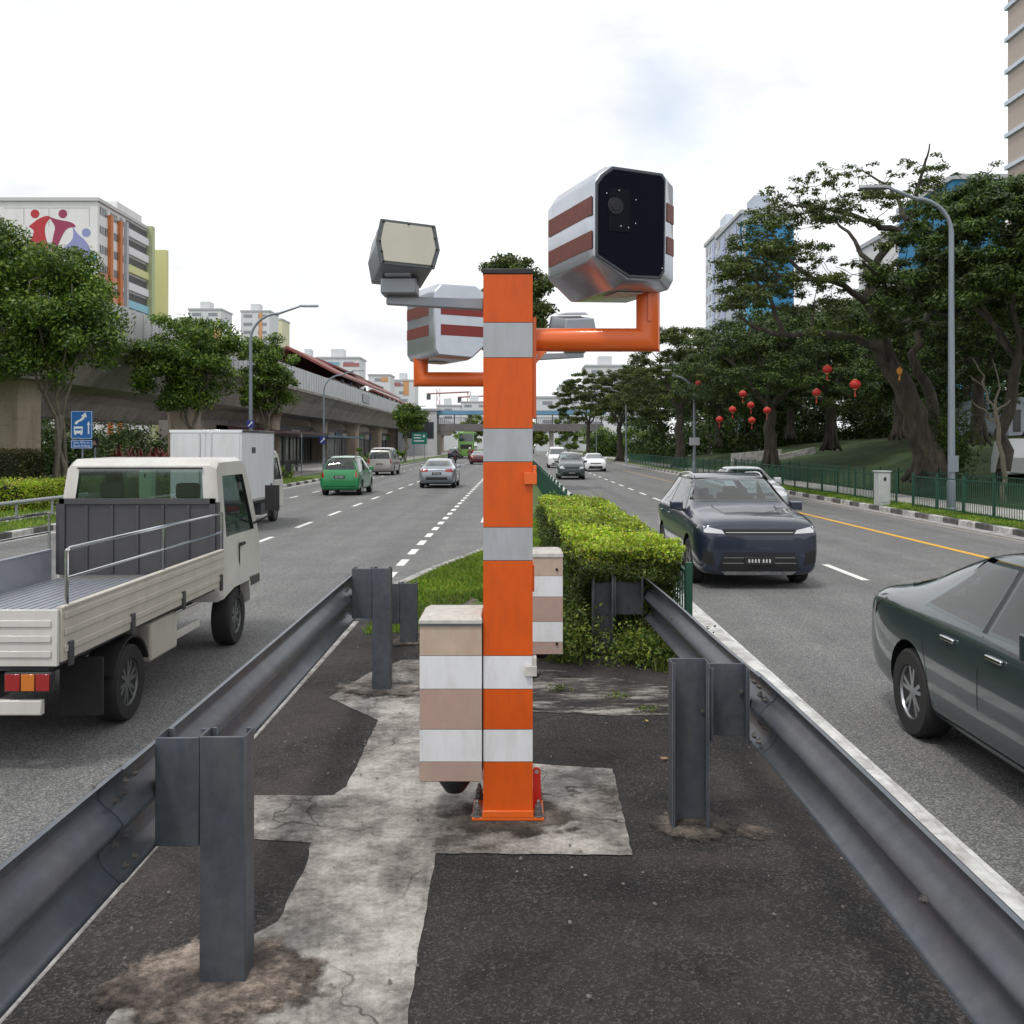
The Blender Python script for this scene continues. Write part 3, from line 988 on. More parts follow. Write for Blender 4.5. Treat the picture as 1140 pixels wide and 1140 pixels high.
# ================================================================== traffic camera posts
def zf(py, Y=5.11):
    return CH - (py - HZ) * Y / F
def make_camera_post():
    t = thing('traffic_camera', 'nearest orange and white banded traffic camera post, its big grey housing on the right', 'traffic camera', (-.045, 5.24, IZ), 0, 'banded traffic camera posts on the island')
    # banded post
    bands = [(305, 0), (359, 2), (398, 0), (477, 2), (514, 0), (587, 2), (624, 0), (730, 1), (767, 0), (812, 1), (848, 0), (914, 0)]
    x0, x1, y0, y1 = -.175, .085, 5.11, 5.37
    mb = MB()
    zs_ = [zf(b[0]) for b in bands]
    for k in range(len(bands) - 1):
        za, zb = zs_[k], zs_[k + 1]
        mb.use(bands[k][1])
        e = .0015
        mb.loft([[(x0, y0, zb + e), (x1, y0, zb + e), (x1, y1, zb + e), (x0, y1, zb + e)], [(x0, y0, za - e), (x1, y0, za - e), (x1, y1, za - e), (x0, y1, za - e)]], cap=False)
        mb.use(3)
        e2 = .003
        mb.loft([[(x0 + e2, y0 + e2, zb - e), (x1 - e2, y0 + e2, zb - e), (x1 - e2, y1 - e2, zb - e), (x0 + e2, y1 - e2, zb - e)], [(x0 + e2, y0 + e2, zb + 2 * e), (x1 - e2, y0 + e2, zb + 2 * e), (x1 - e2, y1 - e2, zb + 2 * e), (x0 + e2, y1 - e2, zb + 2 * e)]], cap=False)
    mb.build('post', [M_orange, M_refl_white, M_refl_grey, M_rubber], t, world=True)
    mb = MB(); mb.bb(x0 - .004, x1 + .004, y0 - .004, y1 + .004, zf(305), zf(299))
    mb.build('cap', M_black, t, bevel=.004, world=True)
    # side door with its flange
    mb = MB(); mb.bb(x1 + .001, x1 + .020, y0 + .03, y1 - .02, zf(465), zf(352))
    mb.build('side_door', M_orange_paint, t, bevel=.002, world=True)
    mb = MB(); mb.bb(x1 + .001, x1 + .010, y0 + .03, y1 - .02, zf(660), zf(630))
    mb.build('side_door', M_orange_paint, t, bevel=.002, world=True)
    mb = MB(); mb.bb(x1 - .045, x1 + .022, y0 - .022, y0 - .003, zf(539), zf(526)); mb.bb(x1 + .002, x1 + .02, y0 - .015, y0 + .05, zf(536), zf(518))
    mb.build('hasp', M_orange_paint, t, bevel=.002, world=True)
    mb = MB(); mb.bb(x1 - .04, x1 + .022, y0 - .024, y0 - .003, zf(752), zf(741)); mb.bb(x1 + .002, x1 + .02, y0 - .018, y0 + .05, zf(750), zf(731))
    mb.build('hasp', M_lid, t, bevel=.002, world=True)
    # base plate, gusset, anchors
    mb = MB(); mb.bb(-.235, .145, 5.10, 5.42, IZ + .022, IZ + .038)
    mb.prism([(-.182, IZ + .038), (.092, IZ + .038), (.086, IZ + .075), (-.176, IZ + .075)], 'y', 5.098, 5.109)
    mb.build('base_plate', M_orange_paint, t, bevel=.003, world=True)
    mb = MB()
    pr = [(.088, IZ + .039), (.135, IZ + .039), (.130, IZ + .22)] + [(.108 + .022 * math.cos(a), IZ + .235 + .022 * math.sin(a)) for a in (0.2, .8, 1.57, 2.3, 2.9)] + [(.088, IZ + .23)]
    mb.prism(pr, 'y', 5.235, 5.25)
    mb.build('gusset', mat('signal_red', (0.72, 0.03, 0.015), .4, coat=.3), t, world=True)
    mb = MB(); mb.lathe([(.011, -.001), (.011, .001)], (.109, 5.234, IZ + .235), 'y', 14)
    mb.build('gusset_hole', mat('hole_grey', (0.4, 0.4, 0.4), .5), t, world=True)
    for bx, by in ((-.208, 5.13), (.116, 5.13), (-.205, 5.385), (.12, 5.385)):
        mb = MB(); z = IZ + .038
        mb.lathe([(.033, 0), (.033, .006), (.001, .006)], (bx, by, z), 'z', 20)
        mb.tube([(bx, by, z + .006), (bx, by, z + .032)], .025, 6)
        mb.tube([(bx, by, z + .034), (bx, by, z + .056)], .021, 6)
        mb.lathe([(.013, .05), (.012, .06), (.0115, .063), (.0105, .067), (.0115, .070), (.0105, .074), (.011, .078), (.006, .084)], (bx, by, z), 'z', 14)
        mb.build('anchor_bolt', M_bolt, t, bevel=.0012, world=True)
    # cabinet
    cx0, cx1, cy0, cy1 = -.508, -.182, 5.09, 5.46
    cb = [(697, 4), (730, 1), (767, 0), (812, 1), (848, 0), (870, 0)]
    mb = MB()
    for k in range(5):
        za, zb = zf(cb[k][0], 5.09), zf(cb[k + 1][0], 5.09); e = .0012
        mb.use({4: 2, 1: 1, 0: 0}[cb[k][1]])
        mb.loft([[(cx0, cy0, zb + e), (cx1, cy0, zb + e), (cx1, cy1, zb + e), (cx0, cy1, zb + e)], [(cx0, cy0, za - e), (cx1, cy0, za - e), (cx1, cy1, za - e), (cx0, cy1, za - e)]], cap=k == 4)
        mb.use(3); e2 = .002
        mb.loft([[(cx0 + e2, cy0 + e2, zb - e), (cx1 - e2, cy0 + e2, zb - e), (cx1 - e2, cy1 - e2, zb - e), (cx0 + e2, cy1 - e2, zb - e)], [(cx0 + e2, cy0 + e2, zb + 2 * e), (cx1 - e2, cy0 + e2, zb + 2 * e), (cx1 - e2, cy1 - e2, zb + 2 * e), (cx0 + e2, cy1 - e2, zb + 2 * e)]], cap=False)
    cab = mb.build('cabinet', [M_beige, M_refl_white, M_beige_old, M_rubber], t, world=True)
    zt = zf(697, 5.09)
    mb = MB()
    mb.loft([[(cx0 - .006, cy0 - .008, zt), (cx1 + .002, cy0 - .008, zt), (cx1 + .002, cy1 + .008, zt), (cx0 - .006, cy1 + .008, zt)],
             [(cx0 - .004, cy0 - .008, zt + .034), (cx1 + .002, cy0 - .008, zt + .034), (cx1 + .002, cy1 + .008, zt + .034), (cx0 - .004, cy1 + .008, zt + .034)],
             [(cx0 + .028, cy0 + .02, zt + .052), (cx1 - .004, cy0 + .02, zt + .052), (cx1 - .004, cy1 - .01, zt + .052), (cx0 + .028, cy1 - .01, zt + .052)]])
    mb.build('lid', M_lid, cab, bevel=.004, world=True)
    mb = MB(); mb.bb(cx0 - .0065, cx1 + .0025, cy0 - .0095, cy0 - .0085, zt + .003, zt + .014)
    mb.build('lid_gasket', M_galv, cab, world=True)
    mb = MB()
    for zz in (zf(870, 5.09) + .09, zf(697, 5.09) - .10):
        mb.lathe([(.011, 0), (.011, .012), (.004, .012)], (cx0 + .05, cy1, zz), 'y', 14)
    mb.build('lock', M_black, cab, world=True)
    zb = zf(870, 5.09)
    mb = MB(); mb.lathe([(.088, 0), (.086, -.03), (.055, -.075), (.046, -.085), (.02, -.088)], ((cx0 + cx1) / 2 + .015, 5.19, zb), 'z', 28)
    mb.build('cable_funnel', M_black, t, smooth=True, world=True)
    # camera arm
    mb = MB().miter([(x1 - .01, 5.24, 2.735), (.71, 5.24, 2.735), (.71, 5.24, 3.03)], .0635, 32)
    o = mb.build('camera_arm', M_orange_paint, t, world=True); shade(o, 60)
    mb = MB().prism([(x1 + .001, 2.67), (x1 + .075, 2.67), (x1 + .001, 2.58)], 'y', 5.18, 5.19)
    mb.build('arm_bracket', M_orange_paint, t, world=True)
    mb = MB().bb(.70, .72, 5.16, 5.176, 2.83, 2.99)
    mb.build('arm_bracket', M_orange_paint, t, world=True)
    mb = MB(); mb.lathe([(.012, 0), (.012, -.008), (.004, -.008)], (x1 + .018, 5.178, 2.64), 'y', 14)
    mb.build('arm_bolt', M_refl_grey, t, world=True)
    # camera housing, aimed away to the right
    a = R(20); O = Vector((.392, 4.90, 0)); u = Vector((math.cos(a), math.sin(a), 0)); d = Vector((-math.sin(a), math.cos(a), 0))
    def H(uu, dd, z): return O + u * uu + d * dd + Vector((0, 0, z))
    fr = [(.000, 3.12), (.000, 3.495), (.030, 3.54), (.095, 3.588), (.385, 3.578), (.405, 3.55), (.398, 3.06), (.375, 3.022), (.19, 3.018)]
    bd = [(-.006, 3.10), (-.006, 3.50), (.030, 3.56), (.10, 3.606), (.43, 3.60), (.497, 3.53), (.497, 3.04), (.465, 2.985), (.14, 2.972)]
    cxm, czm = .22, 3.3
    def sc(ring, k): return [(cxm + (p - cxm) * k, czm + (q - czm) * k) for p, q in ring]
    mb = MB()
    mb.loft([[H(p, 0.0, q) for p, q in fr], [H(p, .075, q) for p, q in bd], [H(p, .55, q) for p, q in bd], [H(p, .64, q) for p, q in sc(bd, .96)]])
    hs = mb.build('camera_housing', M_alu, t, bevel=.012, seg=3, world=True)
    mb = MB().loft([[H(p, -.014, q) for p, q in sc(fr, .985)], [H(p, -.001, q) for p, q in sc(fr, .985)]])
    mb.build('front_bezel', mat('bezel_blue_grey', (0.045, 0.052, 0.065), .45), hs, bevel=.004, world=True)
    mb = MB().loft([[H(p, -.018, q) for p, q in sc(fr, .93)], [H(p, -.0145, q) for p, q in sc(fr, .93)]])
    mb.build('front_window', M_lens, hs, bevel=.002, world=True)
    mb = MB().loft([[H(cxm - .06 + p, -.0215, 3.36 + q) for p, q in ((-.09, -.11), (.03, -.11), (.03, .11), (-.09, .11))], [H(cxm - .06 + p, -.0185, 3.36 + q) for p, q in ((-.09, -.11), (.03, -.11), (.03, .11), (-.09, .11))]])
    mb.build('lens_panel', mat('lens_panel_black', (0.004, 0.005, 0.010), .3, spec=.08), hs, bevel=.002, world=True)
    mb = MB()
    c = H(cxm - .11, -.0225, 3.38)
    n = 28
    for r0, r1, dd in ((.045, .042, -.003), (.03, .024, -.006)):
        mb.loft([[c + u * (r * math.cos(2 * math.pi * i / n)) + Vector((0, 0, r * math.sin(2 * math.pi * i / n))) + d * e for i in range(n)] for r, e in ((r0, 0), (r1, dd))])
    mb.build('lens', mat('lens_glass', (0.008, 0.008, 0.014), .12, spec=.3), hs, world=True)
    mb = MB()
    for p, q in ((.13, 3.46), (.225, 3.42), (.222, 3.30), (.182, 3.275), (.14, 3.28), (.06, 3.44), (.375, 3.08)):
        c = H(p, -.0225, q); mb.ball(c, .0032, 8, 6)
    mb.build('indicator_dot', mat('dot_white', (0.7, 0.7, 0.7), .4), hs, world=True)
    # red sheeting on both sides and across the back
    for z0, z1 in ((3.335, 3.43), (3.165, 3.255)):
        m_ = M_redold
        MB().loft([[H(-.0085, .012, z0), H(-.0085, .012, z1), H(-.0055, .012, z1), H(-.0055, .012, z0)], [H(-.0085, .60, z0), H(-.0085, .60, z1), H(-.0055, .60, z1), H(-.0055, .60, z0)]]).build('red_stripe', m_, hs, world=True)
        MB().loft([[H(.424, .010, z0), H(.424, .010, z1), H(.420, .012, z1), H(.420, .012, z0)], [H(.494, .068, z0), H(.494, .068, z1), H(.490, .070, z1), H(.490, .070, z0)], [H(.5005, .095, z0), H(.5005, .095, z1), H(.4975, .095, z1), H(.4975, .095, z0)], [H(.5005, .54, z0), H(.5005, .54, z1), H(.4975, .54, z1), H(.4975, .54, z0)]]).build('red_stripe', m_, hs, world=True)
        MB().loft([[H(.02, .6425, z0), H(.02, .6405, z0), H(.02, .6405, z1), H(.02, .6425, z1)], [H(.43, .6425, z0), H(.43, .6405, z0), H(.43, .6405, z1), H(.43, .6425, z1)]]).build('red_stripe', M_red, hs, world=True)
    mb = MB().loft([[H(.19, .12, 2.969), H(.19, .30, 2.969), H(.34, .30, 2.973), H(.34, .12, 2.973)], [H(.19, .12, 2.966), H(.19, .30, 2.966), H(.34, .30, 2.970), H(.34, .12, 2.970)]])
    mb.build('underside_plate', mat('plate_pale', (0.55, 0.52, 0.48), .5), hs, world=True)
    # flash arm
    mb = MB()
    mb.loft([[(-.178, 5.20, 2.895), (-.178, 5.27, 2.895), (-.178, 5.27, 2.955), (-.178, 5.20, 2.955)], [(-.70, 5.21, 2.925), (-.70, 5.26, 2.925), (-.70, 5.26, 2.965), (-.70, 5.21, 2.965)]])
    mb.build('flash_arm', M_alu_d, t, bevel=.004, world=True)
    mb = MB(); mb.bb(-.72, -.53, 5.13, 5.29, 2.97, 3.055); mb.bb(-.695, -.555, 5.10, 5.27, 3.055, 3.10)
    mb.build('flash_bracket', M_alu_d, t, bevel=.008, world=True)
    # flash head
    a2 = R(17); Of = Vector((-.70, 4.95, 0)); u2 = Vector((math.cos(a2), math.sin(a2), 0)); d2 = Vector((-math.sin(a2), math.cos(a2), 0))
    def Q(uu, dd, z): return Of + u2 * uu + d2 * dd + Vector((0, 0, z))
    hx = [(.012, 3.318), (.285, 3.302), (.308, 3.18), (.280, 3.085), (.010, 3.098), (-.010, 3.21)]
    fc, fz = .147, 3.2
    def s2(k, dz=0): return [(fc + (p - fc) * k, fz + (q - fz) * k + dz) for p, q in hx]
    mb = MB().loft([[Q(p, 0, q) for p, q in hx], [Q(p, .33, q - .055) for p, q in hx], [Q(p, .36, q - .055) for p, q in s2(.9)]])
    fh = mb.build('flash_housing', M_alu_d, t, bevel=.006, world=True)
    mb = MB().loft([[Q(p, -.006, q) for p, q in s2(1.045)], [Q(p, .012, q) for p, q in s2(1.045)]])
    mb.build('rim', mat('rim_dark_grey', (0.10, 0.11, 0.12), .45), fh, bevel=.002, world=True)
    mb = MB().loft([[Q(p, -.012, q) for p, q in s2(.90)], [Q(p, -.0065, q) for p, q in s2(.90)]])
    mb.build('diffuser', M_cream, fh, bevel=.002, world=True)
    rr_ = s2(.93)
    for k in range(6):
        p, q = rr_[k], rr_[(k + 1) % 6]
        for f_ in ((0.0,) if k in (2, 3, 5) else (0.0, .5)):
            MB().ball(Q(p[0] + (q[0] - p[0]) * f_, -.012, p[1] + (q[1] - p[1]) * f_), .006, 10, 6).build('screw', M_black, fh, world=True)
    mb = MB().loft([[Q(.02, .05, 3.322), Q(.02, .25, 3.30), Q(.27, .25, 3.29), Q(.27, .05, 3.31)], [Q(.05, .08, 3.335), Q(.05, .22, 3.325), Q(.23, .22, 3.315), Q(.23, .08, 3.325)]])
    mb.build('top_cover', M_alu_d, fh, world=True)
    return t
cp = make_camera_post()
cp2 = copy_tree(cp)
cp2.location = (-.073, 8.40, IZ)
cp2.rotation_euler = (0, 0, math.pi)
for ch in cp2.children:
    if ch.name.startswith('camera_housing'): ch.matrix_local = Matrix.Translation((.65, -.05, -.09)) @ Matrix.Rotation(R(9), 4, 'Z') @ Matrix.Translation((-.65, .05, 0))
cp2['label'] = 'second banded traffic camera post hidden behind the first, its red striped housing on the left'

# ================================================================== hedge and median fence
def leaf_quads(P, size, g, asp=0.5, up=0.0, nrm=None, jit=0.6):
    """one diamond leaf per point; nrm: preferred facing"""
    n = len(P)
    a = g.normal(size=(n, 3))
    if nrm is not None:
        f = nrm + g.normal(size=(n, 3)) * jit
        f /= np.linalg.norm(f, axis=1)[:, None] + 1e-9
        a -= f * np.sum(a * f, axis=1)[:, None]
    a /= np.linalg.norm(a, axis=1)[:, None] + 1e-9
    if nrm is None:
        f = g.normal(size=(n, 3)); f[:, 2] += up
        f /= np.linalg.norm(f, axis=1)[:, None]
        a -= f * np.sum(a * f, axis=1)[:, None]
        a /= np.linalg.norm(a, axis=1)[:, None] + 1e-9
    b = np.cross(f, a)
    s = (size * g.uniform(0.65, 1.35, n))[:, None]
    v = np.stack([P - a * s / 2, P + b * s * asp / 2, P + a * s / 2 + f * s * .08, P - b * s * asp / 2], axis=1)
    return v.reshape(-1, 3), np.arange(n * 4).reshape(n, 4)

def wob(x, y, s=1.0):
    return s * (0.03 * np.sin(3.1 * x + 1.7 * y) + 0.025 * np.sin(5.3 * y + 1) + 0.02 * np.sin(9 * x - 4 * y) + .02 * np.sin(13.1 * y + 5 * x))
def make_hedge():
    g = np.random.default_rng(11)
    x0, x1, y0, y1, zt, zb = .60, 1.56, 9.5, 18.6, 1.16, IZ
    # the crown narrows a little towards the far end's left
    Ps, Ns, K = [], [], []
    n = 30000
    y = y0 - .3 + (y1 - y0 + .3) * g.random(n) ** 1.25
    xl = x0 - (y - y0) / (y1 - y0) * .16
    x = xl + (x1 + .05 - xl) * g.random(n)
    z = zt + wob(x, y) - g.random(n) ** 2 * .10
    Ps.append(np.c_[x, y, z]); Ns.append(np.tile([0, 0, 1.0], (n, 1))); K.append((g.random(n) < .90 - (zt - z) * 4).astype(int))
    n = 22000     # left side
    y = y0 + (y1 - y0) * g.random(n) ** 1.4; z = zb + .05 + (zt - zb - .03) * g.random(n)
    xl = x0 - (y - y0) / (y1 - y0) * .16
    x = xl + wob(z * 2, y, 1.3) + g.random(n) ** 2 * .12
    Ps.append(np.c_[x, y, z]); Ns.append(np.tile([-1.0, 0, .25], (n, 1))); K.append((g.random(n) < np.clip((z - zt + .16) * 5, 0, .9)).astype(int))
    n = 17000     # near end
    x = x0 + (x1 - x0) * g.random(n); z = zb + .05 + (zt - zb - .03) * g.random(n) ** .8
    y = y0 + wob(x, z * 2, 1.4) + g.random(n) ** 2 * .16 + np.where(z > .86, -.36 + (1.16 - z) * .5, 0)
    keep = ~((z < .85) & (x > .95) & (g.random(n) < .4))
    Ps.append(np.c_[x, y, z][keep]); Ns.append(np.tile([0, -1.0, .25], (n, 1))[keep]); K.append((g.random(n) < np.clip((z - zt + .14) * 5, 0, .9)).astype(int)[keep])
    n = 9000      # right side
    y = y0 + (y1 - y0) * g.random(n); z = zb + .25 + (zt - zb - .23) * g.random(n)
    x = x1 + wob(z * 2, y, 1.3) - g.random(n) ** 2 * .12
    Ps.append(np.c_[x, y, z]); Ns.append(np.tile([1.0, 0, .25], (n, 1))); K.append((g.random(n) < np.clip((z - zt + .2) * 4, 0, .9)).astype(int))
    n = 1500      # stray shoots
    y = y0 + (y1 - y0) * g.random(n); x = x0 + (x1 - x0) * g.random(n); z = zt + wob(x, y) + g.random(n) ** 3 * .08
    Ps.append(np.c_[x, y, z]); Ns.append(g.normal(size=(n, 3))); K.append(np.ones(n, int))
    P = np.concatenate(Ps); Nn = np.concatenate(Ns); K = np.concatenate(K)
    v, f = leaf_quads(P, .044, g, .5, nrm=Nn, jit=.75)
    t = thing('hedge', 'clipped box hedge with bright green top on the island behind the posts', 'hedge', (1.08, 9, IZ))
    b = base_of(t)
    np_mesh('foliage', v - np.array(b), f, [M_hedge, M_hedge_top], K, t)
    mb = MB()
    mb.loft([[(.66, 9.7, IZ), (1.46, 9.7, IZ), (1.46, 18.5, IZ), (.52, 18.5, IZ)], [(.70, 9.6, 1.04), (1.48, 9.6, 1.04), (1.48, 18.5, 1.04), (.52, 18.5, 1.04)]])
    mb.build('shade_core', M_core, t, world=True)  # solid dark core, painted to stand for the shade behind the leaves
    return t
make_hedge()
# low creeping plants in front of the hedge
g = np.random.default_rng(12)
n = 6500
c = g.normal(size=(n, 3)) * np.array([.2, .17, .1]) + np.array([1.28, 8.95, .26])
c2 = g.normal(size=(2500, 3)) * np.array([.14, .3, .16]) + np.array([.58, 9.3, .34])
c = np.concatenate([c, c2]); c = c[(c[:, 2] > IZ + .01) & (c[:, 0] < 1.95) & (c[:, 1] > 8.55)]
v, f = leaf_quads(c, .040, g, .5, up=1.0)
M_weed = foliage('weed_leaf', [(0.03, 0.06, 0.012), (0.06, 0.11, 0.02), (0.13, 0.20, 0.03), (0.25, 0.28, 0.06)], .25)
tag(np_mesh('ground_cover', v, f, M_weed), 'leafy ground cover growing under the right guardrail', 'ground cover', kind='stuff')
g2 = np.random.default_rng(21)
for k, (px, py) in enumerate(((690, 778), (720, 793), (622, 770))):
    q = gd(px, py, IZ)
    cc = g2.normal(size=(90, 3)) * np.array([.05, .03, .012]) + np.array([q.x, q.y, IZ + .03])
    v, f = leaf_quads(cc, .028, g2, .35, up=1.0)
    tag(np_mesh('weed', v, f, M_weed), ['small weed tuft growing in the crack behind the camera posts', 'weed tuft on the pale screed strip nearest the right post', 'weed sprig beside the second camera cabinet'][k], 'weed')

# green railing down the median
def bar_fence(name, pts, h, label, group, gap=.11, panel=2.0, z0=.15, solid=False, bars=None):
    """railing: posts, rails, and one mesh of pickets per thing"""
    p0 = Vector((pts[0][0], pts[0][1], z0))
    t = thing(name, label, 'fence', p0, 0, group)
    pk, rl = MB(), MB()
    posts = []
    for a, b in zip(pts, pts[1:]):
        a, b = Vector((*a, z0)), Vector((*b, z0))
        ln = (b - a).length; d = (b - a) / ln
        k = max(1, round(ln / panel))
        for i in range(k + 1):
            posts.append(a + d * ln * i / k)
        nb = int(ln / gap)
        for i in range(nb):
            q = a + d * (i + .5) * gap
            r_ = .008 if not solid else .02
            pk.box((q.x, q.y, z0 + h * .5), (r_ * 2 if abs(d.x) > .5 else .014, .014 if abs(d.x) > .5 else r_ * 2, h * .84))
        for zz in (.07, .93):
            c_ = (a + b) / 2
            rot = Matrix.Rotation(math.atan2(d.y, d.x), 3, 'Z')
            rl.box((c_.x, c_.y, z0 + h * zz), (ln, .03, .035), rot)
    pk.build('pickets', M_fence, t, world=True)
    rl.build('rails', M_fence, t, world=True)
    proto = None
    for q in posts[:90]:
        if proto is None:
            proto = MB().box((0, 0, h / 2 + .02), (.06, .06, h + .04)).build('post', M_fence, t)
            o = proto
        else:
            o = proto.copy(); COL.objects.link(o); o.parent = t
        o.location = q - p0
    return t
bar_fence('railing', [(1.04, 18.4), (1.0, 80)], 1.03, 'green picket railing running down the median beyond the hedge', None, .12, 2.0, IZ)
bar_fence('railing', [(1.58, 8.9), (1.62, 18.6)], .88, 'green railing along the traffic side of the clipped hedge', None, .14, 2.2, IZ)
# ================================================================== vehicles
def bspline(A, axis, it=3):
    """cubic subdivision of a control grid with fixed ends"""
    A = np.moveaxis(np.asarray(A, float), axis, 0)
    for _ in range(it):
        n = len(A)
        out_ = [A[0]]
        for i in range(n - 1):
            out_.append((A[i] + A[i + 1]) / 2)
            if i + 1 < n - 1:
                out_.append(A[i] * .125 + A[i + 1] * .75 + A[i + 2] * .125)
        out_.append(A[-1])
        A = np.array(out_)
    return np.moveaxis(A, 0, axis)

# stations: (x, z_low, z_belt, z_top, half width, half width of the top)
SHAPES = {
 'suv': dict(L=4.45, W=1.84, H=1.62, wb=(.86, 3.52), wr=.355, st=[
    (-.02, .40, .74, .82, .66, .56), (.0, .26, .86, .97, .84, .70), (.07, .19, .94, 1.05, .91, .76), (.50, .19, 1.0, 1.12, .93, .80), (.95, .20, 1.03, 1.17, .93, .79), (1.12, .20, 1.04, 1.22, .93, .75),
    (1.85, .20, 1.06, 1.62, .93, .66), (2.4, .20, 1.07, 1.70, .93, .65), (3.4, .20, 1.09, 1.67, .93, .64), (3.95, .22, 1.10, 1.56, .92, .60), (4.28, .26, 1.08, 1.16, .90, .70), (4.44, .32, .95, 1.02, .84, .66), (4.47, .42, .7, .8, .7, .55)]),
 'mpv': dict(L=4.24, W=1.70, H=1.68, wb=(.78, 3.45), wr=.315, st=[
    (-.02, .40, .62, .70, .52, .42), (.0, .26, .74, .86, .74, .58), (.12, .19, .84, .98, .83, .68), (.45, .19, .92, 1.06, .855, .72), (.85, .19, .97, 1.18, .86, .70),
    (1.6, .19, 1.0, 1.62, .86, .62), (2.2, .19, 1.02, 1.70, .86, .61), (3.3, .19, 1.03, 1.68, .86, .60), (3.95, .20, 1.02, 1.60, .855, .57), (4.16, .22, 1.0, 1.14, .84, .66), (4.24, .28, .86, .96, .80, .66), (4.26, .38, .66, .78, .66, .52)]),
 'van': dict(L=4.85, W=1.80, H=1.95, wb=(.85, 3.85), wr=.335, st=[
    (-.02, .42, .66, .76, .56, .46), (.0, .28, .82, .95, .80, .62), (.15, .20, .95, 1.10, .89, .74), (.50, .20, 1.05, 1.25, .91, .76),
    (1.15, .20, 1.10, 1.82, .91, .70), (1.7, .20, 1.12, 1.97, .91, .70), (3.3, .20, 1.12, 1.98, .91, .70), (4.55, .22, 1.12, 1.93, .91, .69), (4.78, .26, 1.1, 1.70, .90, .72), (4.86, .32, .95, 1.10, .86, .74), (4.88, .42, .75, .85, .7, .6)]),
 'hatch': dict(L=4.47, W=1.82, H=1.45, wb=(.88, 3.58), wr=.325, st=[
    (-.02, .36, .55, .60, .58, .46), (.0, .24, .66, .72, .80, .60), (.15, .17, .75, .83, .90, .72), (.7, .17, .84, .92, .915, .78), (1.2, .17, .89, .99, .92, .77),
    (1.95, .17, .93, 1.40, .92, .62), (2.4, .17, .95, 1.475, .92, .60), (3.0, .17, .96, 1.45, .92, .59), (3.8, .18, .99, 1.22, .91, .60), (4.30, .22, .98, 1.06, .88, .66), (4.45, .30, .86, .92, .82, .66), (4.49, .40, .62, .70, .68, .54)]),
 'sedan': dict(L=4.62, W=1.80, H=1.47, wb=(.90, 3.60), wr=.325, st=[
    (-.02, .36, .56, .62, .58, .46), (.0, .24, .68, .75, .80, .60), (.15, .17, .78, .86, .89, .72), (.7, .17, .86, .95, .905, .78), (1.25, .17, .91, 1.02, .91, .77),
    (2.05, .17, .94, 1.42, .91, .62), (2.45, .17, .95, 1.485, .91, .60), (3.05, .17, .96, 1.46, .91, .59), (3.85, .18, .98, 1.12, .905, .68), (4.40, .22, .97, 1.05, .88, .72), (4.60, .30, .86, .93, .82, .68), (4.64, .40, .62, .70, .68, .54)]),
}
def car_section(s):
    x, zl, zb, zt, wb, wt = s
    dz = zt - zb
    k = min(.055, dz * .4)
    half = [(0, zl), (wb * .55, zl), (wb * .90, zl + .015), (wb * .985, zl + .14), (wb * 1.0, zl + (zb - zl) * .55), (wb * .99, zb - .07), (wb * .955, zb + .005),
            (wt * 1.03 + (wb - wt) * .16, zb + dz * .62), (wt * .97, zt - k * .7), (wt * .80, zt - k * .12), (wt * .4, zt), (0, zt + .008)]
    return [(x, y, z) for y, z in half]

def proj_patch(bvh, poly, plane, side=1, off=.006, step=.07, far=6.0, depth=None):
    """lay a 2-D outline onto the car body from one side, following its curve"""
    bm = bmesh.new()
    vs = [bm.verts.new((p[0], p[1], 0)) for p in poly]
    bm.faces.new(vs)
    xs_ = [p[0] for p in poly]; ys_ = [p[1] for p in poly]
    for ax, lo, hi in ((0, min(xs_), max(xs_)), (1, min(ys_), max(ys_))):
        k = max(1, int((hi - lo) / step))
        for i in range(1, k):
            c = lo + (hi - lo) * i / k
            co_ = (c, 0, 0) if ax == 0 else (0, c, 0)
            no_ = (1, 0, 0) if ax == 0 else (0, 1, 0)
            bmesh.ops.bisect_plane(bm, geom=bm.verts[:] + bm.edges[:] + bm.faces[:], plane_co=co_, plane_no=no_, dist=1e-5)
    bmesh.ops.triangulate(bm, faces=[f for f in bm.faces if len(f.verts) > 4])
    for v in bm.verts:
        a, b_ = v.co.x, v.co.y
        if plane == 'side':      # (x, z)
            o_, d_ = Vector((a, side * far, b_)), Vector((0, -side, 0))
        elif plane == 'end':     # (y, z); side -1 = front
            o_, d_ = Vector((side * far, a, b_)), Vector((-side, 0, 0))
        else:                    # top (x, y)
            o_, d_ = Vector((a, b_, far)), Vector((0, 0, -1))
        h, nrm, _, dist = bvh.ray_cast(o_, d_)
        if h is None:
            h, nrm, _, dist = bvh.find_nearest(Vector((a, side * .9, b_)) if plane == 'side' else o_)
        if nrm.dot(d_) > 0: nrm = -nrm
        v.co = h + (nrm * .75 - d_ * .25) * off
    me = bpy.data.meshes.new('patch')
    bmesh.ops.recalc_face_normals(bm, faces=bm.faces)
    bm.to_mesh(me); bm.free()
    return me
def patch(name, bvh, polys, plane, m, parent, side=1, off=.006, step=.07, mirror=False):
    bm = bmesh.new()
    for p in polys:
        me = proj_patch(bvh, p, plane, side, off, step)
        bm.from_mesh(me); bpy.data.meshes.remove(me)
    me = bpy.data.meshes.new(name)
    bm.to_mesh(me); bm.free()
    me.materials.append(m)
    o = bpy.data.objects.new(name, me); COL.objects.link(o); o.parent = parent
    shade(o, 40)
    return o

